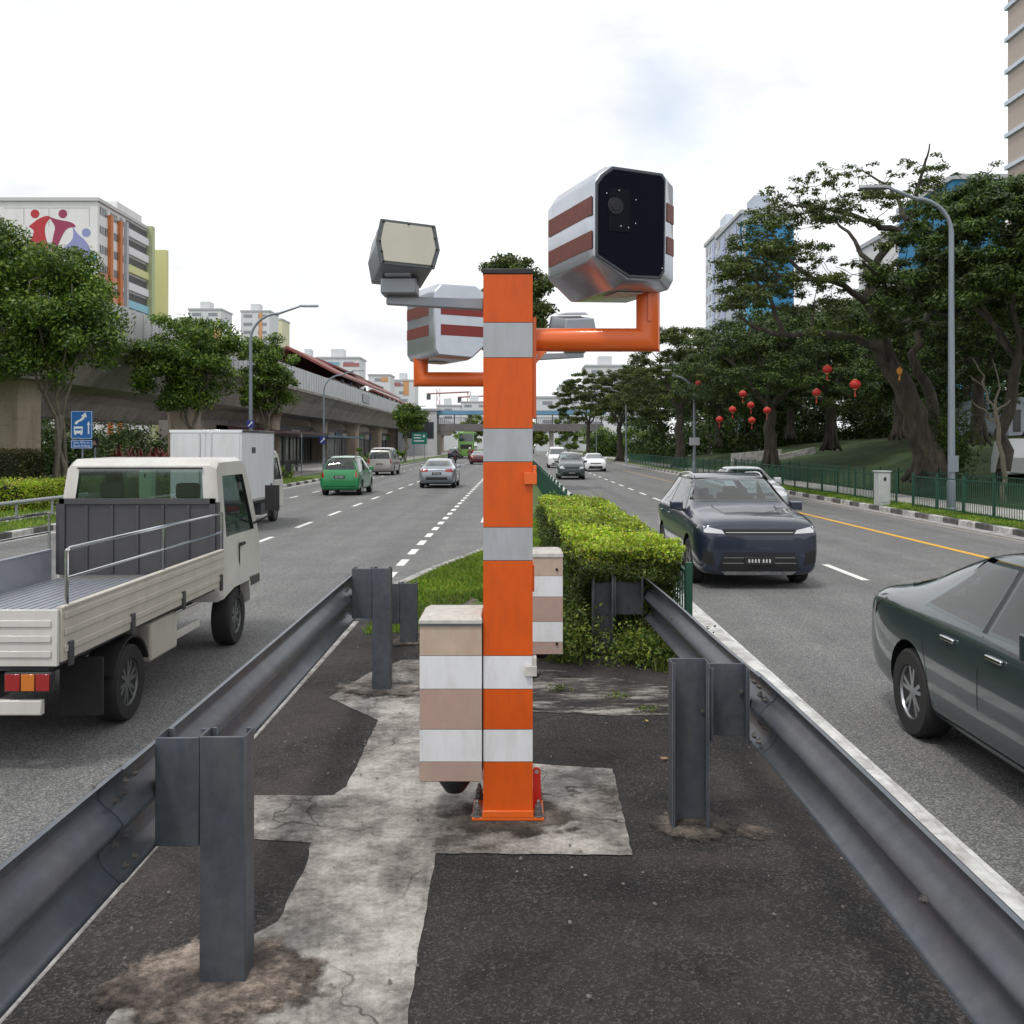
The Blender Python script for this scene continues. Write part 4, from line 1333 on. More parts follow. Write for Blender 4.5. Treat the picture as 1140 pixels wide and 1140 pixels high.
def wheel(parent, x, y, r, w=.21, side=1, spokes=5, m_rim=None):
    mb = MB()
    mb.lathe([(r * .60, -w / 2 + .03), (r * .62, -w / 2 + .005), (r * .93, -w / 2), (r * .985, -w / 2 + .02), (r, -w / 4), (r, w / 4), (r * .985, w / 2 - .02), (r * .93, w / 2), (r * .62, w / 2 - .005), (r * .60, w / 2 - .03)], (0, 0, 0), 'y', 36)
    t = mb.build('wheel', M_tyre, parent, smooth=True)
    t.location = (x, y, r)
    m_rim = m_rim or M_rim
    mb = MB()
    f = side * (w / 2 - .018)
    mb.lathe([(r * .62, f - side * .05), (r * .635, f), (r * .60, f + side * .004), (r * .56, f - side * .03)], (0, 0, 0), 'y', 36)
    mb.lathe([(r * .15, f - side * .045), (r * .15, f - side * .008), (r * .05, f - side * .004)], (0, 0, 0), 'y', 16)
    for k in range(spokes):
        a = 2 * math.pi * k / spokes + .3
        for da in (-.13, .13):
            c, s_ = math.cos(a + da), math.sin(a + da)
            p, q = Vector((c * r * .1, f - side * .02, s_ * r * .1)), Vector((math.cos(a + da * 1.5) * r * .58, f - side * .018, math.sin(a + da * 1.5) * r * .58))
            n_ = Vector((-s_, 0, c)) * r * .045
            e = Vector((0, side * .012, 0))
            mb.loft([[p - n_, p + n_, p + n_ + e, p - n_ + e], [q - n_, q + n_, q + n_ + e, q - n_ + e]])
    o = mb.build('rim', m_rim, t, smooth=True)
    mb = MB(); mb.lathe([(r * .60, f - side * .06), (r * .60, f - side * .055), (.01, f - side * .055)], (0, 0, 0), 'y', 24)
    mb.build('brake_disc', M_black, t)
    return t

def car(kind, label, cat, loc, rz, paint, group=None, name=None, plate_rear=True, detail=True):
    near = loc[1] < 75
    M_cglass = M_cclear if near else globals()['M_cglass']
    S = SHAPES[kind]
    Lh = S['L'] / 2
    t = thing(name or {'suv': 'parked_car'}.get(kind, 'car'), label, cat, loc, rz, group)
    st = [(s[0] - Lh,) + s[1:] for s in S['st']]
    half = np.array([car_section(s) for s in st])            # n x 12 x 3
    G = bspline(bspline(half, 0, 3), 1, 2)
    n, m_, _ = G.shape
    left = G.copy(); left[:, :, 1] *= -1
    ring = np.concatenate([G, left[:, ::-1][:, 1:-1]], axis=1)
    k = ring.shape[1]
    verts = ring.reshape(-1, 3)
    faces = [(i * k + j, i * k + (j + 1) % k, (i + 1) * k + (j + 1) % k, (i + 1) * k + j) for i in range(n - 1) for j in range(k)]
    faces.append(tuple(range(k - 1, -1, -1))); faces.append(tuple(range((n - 1) * k, n * k)))
    mb = MB().add([tuple(v) for v in verts], faces)
    body = mb.build('body', [paint, M_black], t)
    bmx = bmesh.new(); bmx.from_mesh(body.data)
    bvh = BVHTree.FromBMesh(bmx); bmx.free()
    wf, wr_, r = S['wb'][0] - Lh, S['wb'][1] - Lh, S['wr']
    hw = max(s[4] for s in st)
    cut = []
    for x in (wf, wr_):
        for s_ in (-1, 1):
            c = MB()
            c.cur = 1
            c.lathe([(r * 1.17, -.16), (r * 1.17, .16)], (x, s_ * (hw - .11), r * 1.02), 'y', 32)
            o = c.build('arch', [M_black, M_black]); cut.append(o)
    CUT = cut
    for x in (wf, wr_):
        for s_ in (-1, 1):
            wheel(t, x, s_ * (hw - .125), r, .215, s_)
    X = lambda v: v - Lh
    # find glasshouse lines out of the stations
    cow = [s for s in st if s[3] - s[2] > .3]
    xr0, xr1 = cow[0][0], cow[-1][0]
    roof = max(s[3] for s in st); 
    pre = st[st.index(cow[0]) - 1]; post = st[st.index(cow[-1]) + 1]
    if post[3] - post[2] < .05: pass
    zb0, zb1 = cow[0][2], cow[-1][2]
    wt = cow[0][5]
    sd = 'side'
    zt = roof - .12
    # windscreen and rear window
    zc = pre[3] + .03
    w0, w1 = hw - .13, cow[0][5] - .045
    patch('windscreen', bvh, [[(-w0, zc), (w0, zc), (w1, cow[0][3] - .03), (-w1, cow[0][3] - .03)]], 'end', M_cglass, t, -1, .007)
    last = cow[-1]
    zlo = post[3] - .02 if kind not in ('van',) else last[2] + .06
    zhi = min(last[3], roof) - .05
    if kind in ('hatch',):
        zhi = 1.36; zlo = 1.09
    if kind == 'sedan':
        zlo, zhi = 1.07, 1.39
    if kind == 'mpv':
        zlo, zhi = 1.10, 1.56
    if kind == 'suv':
        zlo, zhi = 1.13, 1.52
    w0, w1 = (hw - .17, .52) if kind != 'van' else (.74, .62)
    patch('rear_window', bvh, [[(-w0, zlo), (w0, zlo), (w1, zhi), (-w1, zhi)]], 'end', M_cglass, t, 1, .007)
    # side windows split by the door pillar
    sl_ = (cow[0][3] - pre[3]) / (cow[0][0] - pre[0])
    for s_ in (-1, 1):
        za, zbk = zb0 + .035, zb1 + .045
        xa = pre[0] + .30; xt = xr0 + .10
        xm = (xr0 + xr1) / 2 - .05
        if kind == 'van': xm = -.75
        xe, xte = {'sedan': (xr1 + .42, xr1 - .05), 'hatch': (xr1 + .0, xr1 - .55), 'suv': (xr1 + .05, xr1 - .15), 'mpv': (xr1 + .0, xr1 - .12), 'van': (xr1 - .1, xr1 - .15)}[kind]
        zt2 = {'hatch': roof - .20}.get(kind, zt)
        fr = [(xa, za), (xm - .03, za), (xm - .03, zt), (xt, zt)]
        rr = [(xm + .03, za), (xe, zbk), (xte, zt2), (xm + .03, zt)]
        if kind == 'van':
            rr = [(xm + .03, za), (xe, za), (xte, zt), (xm + .03, zt)]
        patch('side_window', bvh, [fr], sd, M_cglass, t, s_, .007)
        patch('side_window', bvh, [rr], sd, M_cglass, t, s_, .007)
        patch('pillar_trim', bvh, [[(xm - .028, za), (xm + .028, za), (xm + .028, zt), (xm - .028, zt)]], sd, M_plastic, t, s_, .005)
        # shut lines, sill trim and handles
        zs = st[3][1] + .02
        lines = [[(xm - .004, zs + .12), (xm + .004, zs + .12), (xm + .004, za - .02), (xm - .004, za - .02)],
                 [(wf + r * 1.35, zs + .12), (wf + r * 1.35 + .008, zs + .12), (wf + r * 1.35 + .008, za - .04), (wf + r * 1.35, za - .04)],
                 [(wr_ - r * 1.25, zs + .14), (wr_ - r * 1.25 + .008, zs + .14), (wr_ - r * .6, za - .04), (wr_ - r * .6 - .008, za - .04)]]
        patch('shut_lines', bvh, lines, sd, M_black, t, s_, .003, .2)
        patch('sill_trim', bvh, [[(wf + r * 1.2, zs), (wr_ - r * 1.2, zs), (wr_ - r * 1.2, zs + .10), (wf + r * 1.2, zs + .10)]], sd, M_plastic, t, s_, .006)
        for xh in (xm - .22, xe - .55 if kind in ('sedan', 'hatch') else (xr1 - .45)):
            q = bvh.ray_cast(Vector((xh, s_ * 5, za - .12)), Vector((0, -s_, 0)))[0]
            if q: MB().box((xh, q.y + s_ * .012, za - .12), (.20, .025, .03)).build('door_handle', paint if kind == 'suv' else M_chrome, t, bevel=.008)
        # mirror
        q = bvh.ray_cast(Vector((xa + .12, s_ * 5, za + .03)), Vector((0, -s_, 0)))[0]
        if q:
            mb = MB()
            yy = q.y + s_ * .13
            mb.loft([[(xa + .03, yy - .09, za + .0), (xa + .03, yy + .09, za + .02), (xa + .03, yy + .09, za + .13), (xa + .03, yy - .09, za + .13)],
                     [(xa + .12, yy - .11, za - .02), (xa + .12, yy + .11, za + .0), (xa + .12, yy + .11, za + .16), (xa + .12, yy - .11, za + .16)],
                     [(xa + .17, yy - .10, za - .01), (xa + .17, yy + .10, za + .01), (xa + .17, yy + .10, za + .15), (xa + .17, yy - .10, za + .15)]])
            mb.tube([(xa + .12, q.y - s_ * .02, za), (xa + .12, yy, za + .02)], .025, 8)
            mb.build('mirror', paint, t, bevel=.02)
    if near:
        # hollow cabin with openings behind the glass, seats inside
        def cutp(poly, ax, a, b):
            c = MB(); c.cur = 1; c.prism(poly, ax, a, b)
            CUT.append(c.build('cut', [M_black, M_black]))
        wy_ = min(wt, cow[0][5]) + .02
        cutp([(xa + .10, za - .22), (xe - .05, za - .22), (xte + .05, zt + .03), (xt - .02, zt + .03)], 'y', -wy_, wy_)
        i_ = .018
        cutp([(fr[0][0] + .05, za + i_), (fr[1][0] - i_, za + i_), (fr[2][0] - i_, zt - i_), (fr[3][0] + i_, zt - i_)], 'y', -2, 2)
        cutp([(rr[0][0] + i_, za + i_), (rr[1][0] - .07, rr[1][1] + i_), (rr[2][0] - i_, rr[2][1] - i_), (rr[3][0] + i_, zt - i_)], 'y', -2, 2)
        a0, a1 = hw - .16, cow[0][5] - .07
        cutp([(-a0, zc + .02), (a0, zc + .02), (a1, cow[0][3] - .05), (-a1, cow[0][3] - .05)], 'x', -Lh - .2, xm)
        cutp([(-w0 + .03, zlo + .02), (w0 - .03, zlo + .02), (w1 - .03, zhi - .02), (-w1 + .03, zhi - .02)], 'x', xm, Lh + .2)
        for sy in (-.36, .36):
            for sx in (xm - .10, xm + .80):
                mb = MB(); mb.box((sx, sy, za - .02), (.14, .46, .42)); mb.box((sx + .03, sy, za + .23), (.10, .24, .15))
                mb.build('seat', M_seatd, t, bevel=.03)
        mb = MB(); n_ = 20
        rings = []
        for i in range(n_ + 1):
            a = 2 * math.pi * i / n_
            c = Vector((xm - .72, .36 + .17 * math.cos(a), za + .02 + .15 * math.sin(a)))
            rad = Vector((0, math.cos(a), math.sin(a)))
            rings.append([c + rad * .014 * math.cos(b) + Vector((.014 * math.sin(b), 0, 0)) for b in np.linspace(0, 2 * math.pi, 8, endpoint=False)])
        mb.loft(rings, cap=False)
        mb.build('steering_wheel', M_plastic, t, smooth=True)
    bake(body, CUT)
    shade(body, 35)
    fz = st[2][2]
    e = -1
    # front face
    if kind in ('suv',):
        hl = [[(s_ * .52, fz - .10), (s_ * .56, fz - .045), (s_ * .86, fz + .02), (s_ * .89, fz - .03), (s_ * .80, fz - .085)] for s_ in (1, -1)]
        patch('grille', bvh, [[(-.50, fz - .12), (.50, fz - .12), (.54, fz - .03), (-.54, fz - .03)], ], 'end', M_black, t, e, .006)
        patch('lower_grille', bvh, [[(-.62, .30), (.62, .30), (.52, .56), (-.52, .56)]], 'end', M_black, t, e, .008)
        for s_ in (1, -1):
            patch('fog_lamp_bay', bvh, [[(s_ * .66, .36), (s_ * .84, .42), (s_ * .84, .60), (s_ * .70, .56)]], 'end', M_black, t, e, .007)
        patch('skid_plate', bvh, [[(-.5, .225), (.5, .225), (.56, .28), (-.56, .28)]], 'end', M_chrome, t, e, .01)
        patch('grille_bars', bvh, [[(-.50, fz - .085), (.50, fz - .085), (.50, fz - .078), (-.50, fz - .078)], [(-.55, .40), (.55, .40), (.55, .41), (-.55, .41)], [(-.53, .48), (.53, .48), (.53, .49), (-.53, .49)]], 'end', M_chrome, t, e, .011)
        patch('bonnet_crease', bvh, [[(-Lh + .35, .40), (-Lh + 1.05, .50), (-Lh + 1.05, .512), (-Lh + .35, .412)], [(-Lh + .35, -.40), (-Lh + 1.05, -.50), (-Lh + 1.05, -.512), (-Lh + .35, -.412)]], 'top', M_black, t, 1, .002, .2)
    else:
        hl = [[(s_ * .46, fz - .16), (s_ * .50, fz - .05), (s_ * (hw - .05), fz + .02), (s_ * (hw - .03), fz - .07), (s_ * (hw - .16), fz - .15)] for s_ in (1, -1)]
        patch('grille', bvh, [[(-.42, fz - .15), (.42, fz - .15), (.46, fz - .07), (-.46, fz - .07)]], 'end', M_black, t, e, .006)
        patch('lower_grille', bvh, [[(-.60, .26), (.60, .26), (.52, .46), (-.52, .46)]], 'end', M_black, t, e, .008)
    for h in hl:
        patch('headlight', bvh, [h], 'end', M_headl, t, e, .008)
    def plate(x, z, sg):
        q = bvh.ray_cast(Vector((sg * 5, 0, z)), Vector((-sg, 0, 0)))[0]
        if q:
            p = MB().box((q.x + sg * .02, 0, z), (.014, .46, .115)).build('number_plate', M_plate, t, bevel=.004)
            mb = MB()
            for k in range(7):
                mb.box((q.x + sg * .0285, -.15 + k * .048 + (.02 if k > 2 else 0), z), (.003, .022, .05))
            mb.build('plate_digits', M_platew, p)
    plate(0, .44 if kind == 'suv' else .42, -1)
    # rear face
    zr = st[-3][2]
    tz = {'suv': 1.0, 'mpv': .98, 'van': 1.05, 'hatch': .93, 'sedan': .92}[kind]
    for s_ in (1, -1):
        if kind in ('mpv', 'van'):
            pl = [(s_ * (hw - .20), tz - .20), (s_ * (hw - .045), tz - .20), (s_ * (hw - .05), tz + .14), (s_ * (hw - .17), tz + .14)]
        else:
            pl = [(s_ * .40, tz - .10), (s_ * (hw - .04), tz - .13), (s_ * (hw - .05), tz + .03), (s_ * .44, tz + .01)]
        patch('tail_light', bvh, [pl], 'end', M_taill, t, 1, .008)
    plate(0, .80 if kind in ('mpv', 'van', 'suv') else .74, 1)
    patch('rear_bumper_trim', bvh, [[(-.66, .28), (.66, .28), (.70, .42), (-.70, .42)]], 'end', M_plastic, t, 1, .007)
    if kind in ('hatch',):
        patch('rear_light_bar', bvh, [[(-.40, .87), (.40, .87), (.40, .895), (-.40, .895)]], 'end', M_black, t, 1, .008)
        patch('rear_diffuser', bvh, [[(-.55, .42), (.55, .42), (.5, .56), (-.5, .56)]], 'end', M_plastic, t, 1, .007)
    if kind in ('suv', 'mpv'):
        for s_ in (1, -1):
            pts = []
            for k in range(9):
                xx = xr0 + .25 + (xr1 - xr0 - .5) * k / 8
                q = bvh.ray_cast(Vector((xx, s_ * (wt - .08), 4)), Vector((0, 0, -1)))[0]
                pts.append(q + Vector((0, 0, .035 if 0 < k < 8 else .0)))
            MB().tube(pts, .014, 8).build('roof_rail', M_plastic if kind == 'mpv' else M_chrome, t, smooth=True)
    return t, bvh

def paint(name, col, metal=.35, rough=.3):
    return mat(name, col, rough, metal, coat=1.0, var=.04, vscale=1.0)
P_navy = paint('paint_dark_navy', (0.018, 0.027, 0.050))
P_teal = paint('paint_dark_teal', (0.040, 0.060, 0.066))
P_green = paint('paint_green', (0.004, 0.20, 0.055), .2)
P_beige = paint('paint_champagne', (0.34, 0.33, 0.31), .5)
P_silver = paint('paint_silver_blue', (0.27, 0.30, 0.34), .6)
P_white = paint('paint_white', (0.74, 0.75, 0.76), 0, .35)
P_dgreen = paint('paint_grey_green', (0.055, 0.072, 0.072), .3)
P_pale = paint('paint_pale_silver', (0.5, 0.53, 0.56), .4)
P_maroon = paint('paint_maroon', (0.10, 0.012, 0.02), .2)
TO, AW = R(90), R(-90)      # towards / away from the camera
car('suv', 'dark navy SUV with chrome roof rails driving towards the camera beside the hedge', 'car', (3.62, 16.7, 0), TO, P_navy, name='sport_utility_car')
car('sedan', 'dark teal sedan passing closest to the right guardrail, cut by the right picture edge', 'car', (3.82, 5.95, 0), TO, P_teal, name='sedan_car')
car('sedan', 'pale silver car showing only its roof behind the dark navy SUV', 'car', (7.35, 31.5, 0), TO, P_pale, name='sedan_car')
car('mpv', 'grey green people carrier driving towards the camera in the lane beside the median railing', 'car', (3.42, 62.0, 0), TO, P_dgreen, name='people_carrier')
car('sedan', 'white sedan driving towards the camera beside the grey green people carrier', 'car', (6.35, 80.0, 0), TO, P_white, name='sedan_car')
car('van', 'white van almost hidden behind the grey green people carrier', 'van', (3.8, 92.0, 0), TO, P_white, name='passenger_van')
car('mpv', 'green people carrier driving away, seen from behind on the left road', 'car', (-7.50, 43.2, 0), AW, P_green, name='people_carrier')
car('van', 'champagne silver van driving away near the bus stop', 'van', (-9.6, 70.5, 0), AW, P_beige, name='passenger_van')
car('hatch', 'silver blue hatchback driving away in the lane beside the dashed line', 'car', (-3.95, 50.2, 0), AW, P_silver, name='hatchback_car')
car('sedan', 'small maroon car far ahead beside the camera post on the left road', 'car', (-4.2, 108.0, 0), AW, P_maroon, name='sedan_car')
car('suv', 'black car far away waiting under the footbridge on the left road', 'car', (-9.6, 150.0, 0), AW, P_navy, name='sport_utility_car')

# ------------------------------------------------------------------ open lorry (driving away, left)
P_lorry = mat('lorry_cream_white', (0.56, 0.55, 0.52), .45, 0, coat=.3, var=.06, vscale=1.5, dirt=(.38, .36, .33), dscale=2.5, damt=.5)
P_beige2 = mat('lorry_beige_side', (0.50, 0.47, 0.41), .5, 0, var=.06, vscale=2, dirt=(.33, .31, .28), dscale=3, damt=.5)
P_dgrey = mat('lorry_dark_grey', (0.055, 0.055, 0.06), .6, 0, var=.15, vscale=3)
P_bed = mat('aluminium_floor', (0.40, 0.42, 0.47), .4, .5, var=.10, vscale=5)
M_seat = mat('seat_grey', (0.05, 0.05, 0.055), .8)
def cab(t, W, prof, wins, paint_, hollow=True):
    """cab-over cab: side outline (x forward, z) swept across, hollow with window openings"""
    n = len(prof)
    mb = MB()
    ys = [-W / 2, -W / 2 + .06, W / 2 - .06, W / 2]
    def tum(z): return max(0, (z - 1.05)) * .10      # tumblehome
    rings = []
    for yy in ys:
        s_ = -1 if yy < 0 else 1
        ed = abs(yy) > W / 2 - .03
        ring = []
        for (x, z) in prof:
            k = .955 if ed else 1.0
            cx_, cz_ = .0, 1.15
            ring.append(((x - cx_) * k + cx_, yy - s_ * tum(z), (z - cz_) * k + cz_))
        rings.append(ring)
    mb.loft(rings)
    body = mb.build('cab', [paint_, M_plastic], t)
    cuts = []
    inner = [(x * .93, 1.2 + (z - 1.2) * .90) for x, z in prof]
    c = MB(); c.cur = 1; c.prism([(p[0], p[1]) for p in inner], 'y', -W / 2 + .12, W / 2 - .12)
    cuts.append(c.build('cut', [M_plastic, M_plastic]))
    for w in wins:
        c = MB(); c.cur = 1
        if w[0] == 'side':
            c.prism(w[1], 'y', -W, W)
        else:
            c.prism(w[1], 'x', w[2], w[3])
        cuts.append(c.build('cut', [M_plastic, M_plastic]))
    bake(body, cuts)
    shade(body, 35)
    return body

def make_lorry():
    # local: x forward, origin under the middle of the rear edge of the load bed
    t = thing('open_lorry', 'cream white open lorry with empty load bed driving away beside the left guardrail', 'lorry', (-3.88, 6.35, 0), R(90))
    W = 1.72
    xf = 3.62      # back wall of the cab
    L_ = 5.08
    prof0 = [(-.75, .55), (-.75, 1.15), (-.74, 1.62), (-.70, 1.95), (-.60, 2.02), (.25, 2.03), (.42, 1.97), (.62, 1.45), (.70, 1.12), (.745, .95), (.75, .50), (.72, .38), (.30, .38), (.25, .62), (-.35, .62)]
    cxo = xf + .75
    sub = bpy.data.objects.new('tmp', None)
    side_w = [(.02, 1.18), (.52, 1.18), (.40, 1.55), (.27, 1.86), (-.02, 1.86), (-.52, 1.86), (-.52, 1.18)]
    body = cab(t, W, prof0, [('side', [(-.50, 1.20), (.50, 1.20), (.26, 1.84), (-.50, 1.84)]),
                             ('x', [(-.66, 1.60), (.66, 1.60), (.63, 1.92), (-.63, 1.92)], -.9, -.55),
                             ('x', [(-.72, 1.17), (.72, 1.17), (.64, 1.88), (-.64, 1.88)], .25, 1.0)], P_lorry)
    body.location = (cxo, 0, 0)
    # glass
    mb = MB().prism([(-.665, 1.595), (.665, 1.595), (.635, 1.925), (-.635, 1.925)], 'x', -.712, -.706)
    mb.build('rear_window', M_clear, body)
    mb = MB().prism([(-.675, 1.585), (.675, 1.585), (.675, 1.60), (-.675, 1.60)], 'x', -.758, -.70)
    mb.prism([(-.64, 1.92), (.64, 1.92), (.64, 1.935), (-.64, 1.935)], 'x', -.742, -.70)
    mb.build('window_seal', M_rubber, body)
    mb = MB().loft([[(.655, -.72, 1.16), (.655, .72, 1.16), (.395, .64, 1.89), (.395, -.64, 1.89)], [(.66, -.72, 1.16), (.66, .72, 1.16), (.40, .64, 1.89), (.40, -.64, 1.89)]])
    mb.build('windscreen', M_clear, body)
    for s_ in (-1, 1):
        y0_, y1_ = s_ * (W / 2 - .035), s_ * (W / 2 - .10)
        MB().loft([[(-.5, y0_, 1.19), (.5, y0_, 1.19), (.26, y1_, 1.85), (-.5, y1_, 1.85)], [(-.5, y0_ + .004, 1.19), (.5, y0_ + .004, 1.19), (.26, y1_ + .004, 1.85), (-.5, y1_ + .004, 1.85)]]).build('side_window', M_clear, body)
        MB().box((-.02, s_ * (W / 2 + .0), 1.08), (.16, .03, .035)).build('door_handle', M_plastic, body, bevel=.006)
        mb = MB(); mb.tube([(.55, s_ * (W / 2 - .05), 1.25), (.62, s_ * (W / 2 + .14), 1.35), (.60, s_ * (W / 2 + .16), 1.72)], .014, 8); mb.box((.60, s_ * (W / 2 + .17), 1.55), (.05, .16, .30))
        mb.build('mirror', M_plastic, body, bevel=.01)
        MB().box((-.1, s_ * (W / 2 - .012), .80), (.01, .012, .55)).build('shut_line', M_black, body)
        MB().box((.48, s_ * (W / 2 - .02), .62), (.36, .06, .10)).build('step', P_dgrey, body, bevel=.01)
    for s_ in (-1, 1):
        MB().box((.755, s_ * .60, .78), (.03, .26, .16)).build('headlight', M_headl, body, bevel=.01)
    for s_ in (-.4, .4):      # seats
        mb = MB(); mb.box((-.1, s_, .98), (.5, .5, .14)); mb.box((-.42, s_, 1.30), (.12, .48, .60)); mb.box((-.44, s_, 1.68), (.09, .26, .17))
        mb.build('seat', M_seat, body, bevel=.04)
    # dark lower back of the cab and headboard frame
    mb = MB(); mb.bb(xf - .035, xf - .012, -.84, .84, .84, 1.58)
    mb.bb(xf - .055, xf - .035, -.80, -.74, .84, 1.62); mb.bb(xf - .055, xf - .035, .74, .80, .84, 1.62); mb.bb(xf - .055, xf - .035, -.80, .80, 1.56, 1.62)
    for k in range(5): mb.bb(xf - .05, xf - .035, -.52 + k * .26 - .015, -.52 + k * .26 + .015, .86, 1.55)
    mb.build('headboard', P_dgrey, t, bevel=.004)
    # bed
    mb = MB(); mb.bb(0.02, xf - .06, -.86, .86, .76, .80)
    k = 0
    while k < 22:
        mb.bb(0.03, xf - .08, -.83 + k * .0765, -.83 + k * .0765 + .038, .80, .808); k += 1
    mb.build('bed_floor', P_bed, t)
    for s_ in (-1, 1):
        mb = MB()
        mb.bb(0.02, xf - .07, s_ * .862, s_ * .895, .74, 1.09)
        for z in (.82, .93, 1.04): mb.bb(0.05, xf - .1, s_ * .895, s_ * .903, z - .022, z + .022)
        mb.bb(.02, xf - .07, s_ * .855, s_ * .905, 1.088, 1.105)
        g_ = mb.build('side_gate', P_beige2 if s_ < 0 else P_bed, t, bevel=.004)
        for xx in (.1, 1.15, 2.3, 3.4):
            MB().bb(xx, xx + .06, s_ * .895, s_ * .915, .70, .86).build('hinge', P_dgrey, g_, bevel=.003)
        mb = MB()
        mb.tube([(.12, s_ * .88, 1.10), (.12, s_ * .88, 1.46), (.16, s_ * .88, 1.475), (xf - .12, s_ * .88, 1.475), (xf - .09, s_ * .88, 1.46), (xf - .09, s_ * .88, 1.10)], .014, 8)
        mb.tube([(.12, s_ * .88, 1.28), (xf - .09, s_ * .88, 1.28)], .010, 8)
        mb.tube([(1.9, s_ * .88, 1.10), (1.9, s_ * .88, 1.475)], .010, 8)
        mb.build('guard_rail', M_chrome, t, smooth=True)
        # undertray: boxes, mudguards, lamp
        MB().bb(1.72, 2.35, s_ * .62, s_ * .84, .36, .68).build('tool_box', P_beige2, t, bevel=.02)
        mb = MB()
        for zz in (.42, .58): mb.bb(2.35, 3.0, s_ * .80, s_ * .83, zz, zz + .07)
        mb.build('side_guard', P_lorry, t, bevel=.006)
        mb = MB(); mb.bb(.72, .75, s_ * .55, s_ * .86, .20, .62)
        mb.build('mud_flap', M_rubber, t)
        tl = MB().bb(-.03, .03, s_ * .54, s_ * .85, .555, .685).build('tail_light', M_plastic, t, bevel=.008)
        for a_, b_, m_ in ((.75, .84, M_taill), (.655, .742, mat('amber_lens', (.55, .16, .01), .15, coat=1.0)), (.55, .647, M_taill)):
            MB().bb(-.04, -.031, s_ * a_, s_ * b_, .565, .675).build('lens', m_, tl, bevel=.003)
    mb = MB(); mb.bb(-.012, .018, -.88, .88, .72, 1.09)
    for z in (.80, .90, 1.0): mb.bb(-.022, -.012, -.84, .84, z - .022, z + .022)
    mb.build('tailgate', P_lorry, t, bevel=.004)
    mb = MB()
    for s_ in (-.36, .36): mb.bb(.05, 4.9, s_ - .035, s_ + .035, .46, .62)
    for xx in (.1, 1.0, 2.0, 3.0, 4.0): mb.bb(xx, xx + .08, -.36, .36, .48, .60)
    mb.bb(0.04, xf - .06, -.80, .80, .68, .755); mb.bb(2.4, 3.3, -.30, .30, .28, .5)
    mb.build('chassis', P_dgrey, t)
    MB().bb(-.02, .03, -.78, .78, .40, .50).build('rear_bumper', P_lorry, t, bevel=.01)
    p = MB().box((-.03, 0, .60), (.012, .46, .11)).build('number_plate', M_plate, t, bevel=.003)
    for x, r in ((1.30, .30), (4.22, .31)):
        for s_ in (-1, 1):
            w_ = wheel(t, x, s_ * .74, r, .20, s_, 6, M_rimd)
    for x in (1.30,):
        for s_ in (-1, 1):
            mb = MB()
            pr = [(x + .37 * math.cos(a), .30 + .37 * math.sin(a)) for a in np.linspace(.35, 2.79, 12)] + [(x + .35 * math.cos(a), .30 + .35 * math.sin(a)) for a in np.linspace(2.79, .35, 12)]
            mb.prism(pr, 'y', s_ * .62, s_ * .85)
            mb.build('mudguard', M_rubber, t)
    bpy.data.objects.remove(sub)
    return t
make_lorry()

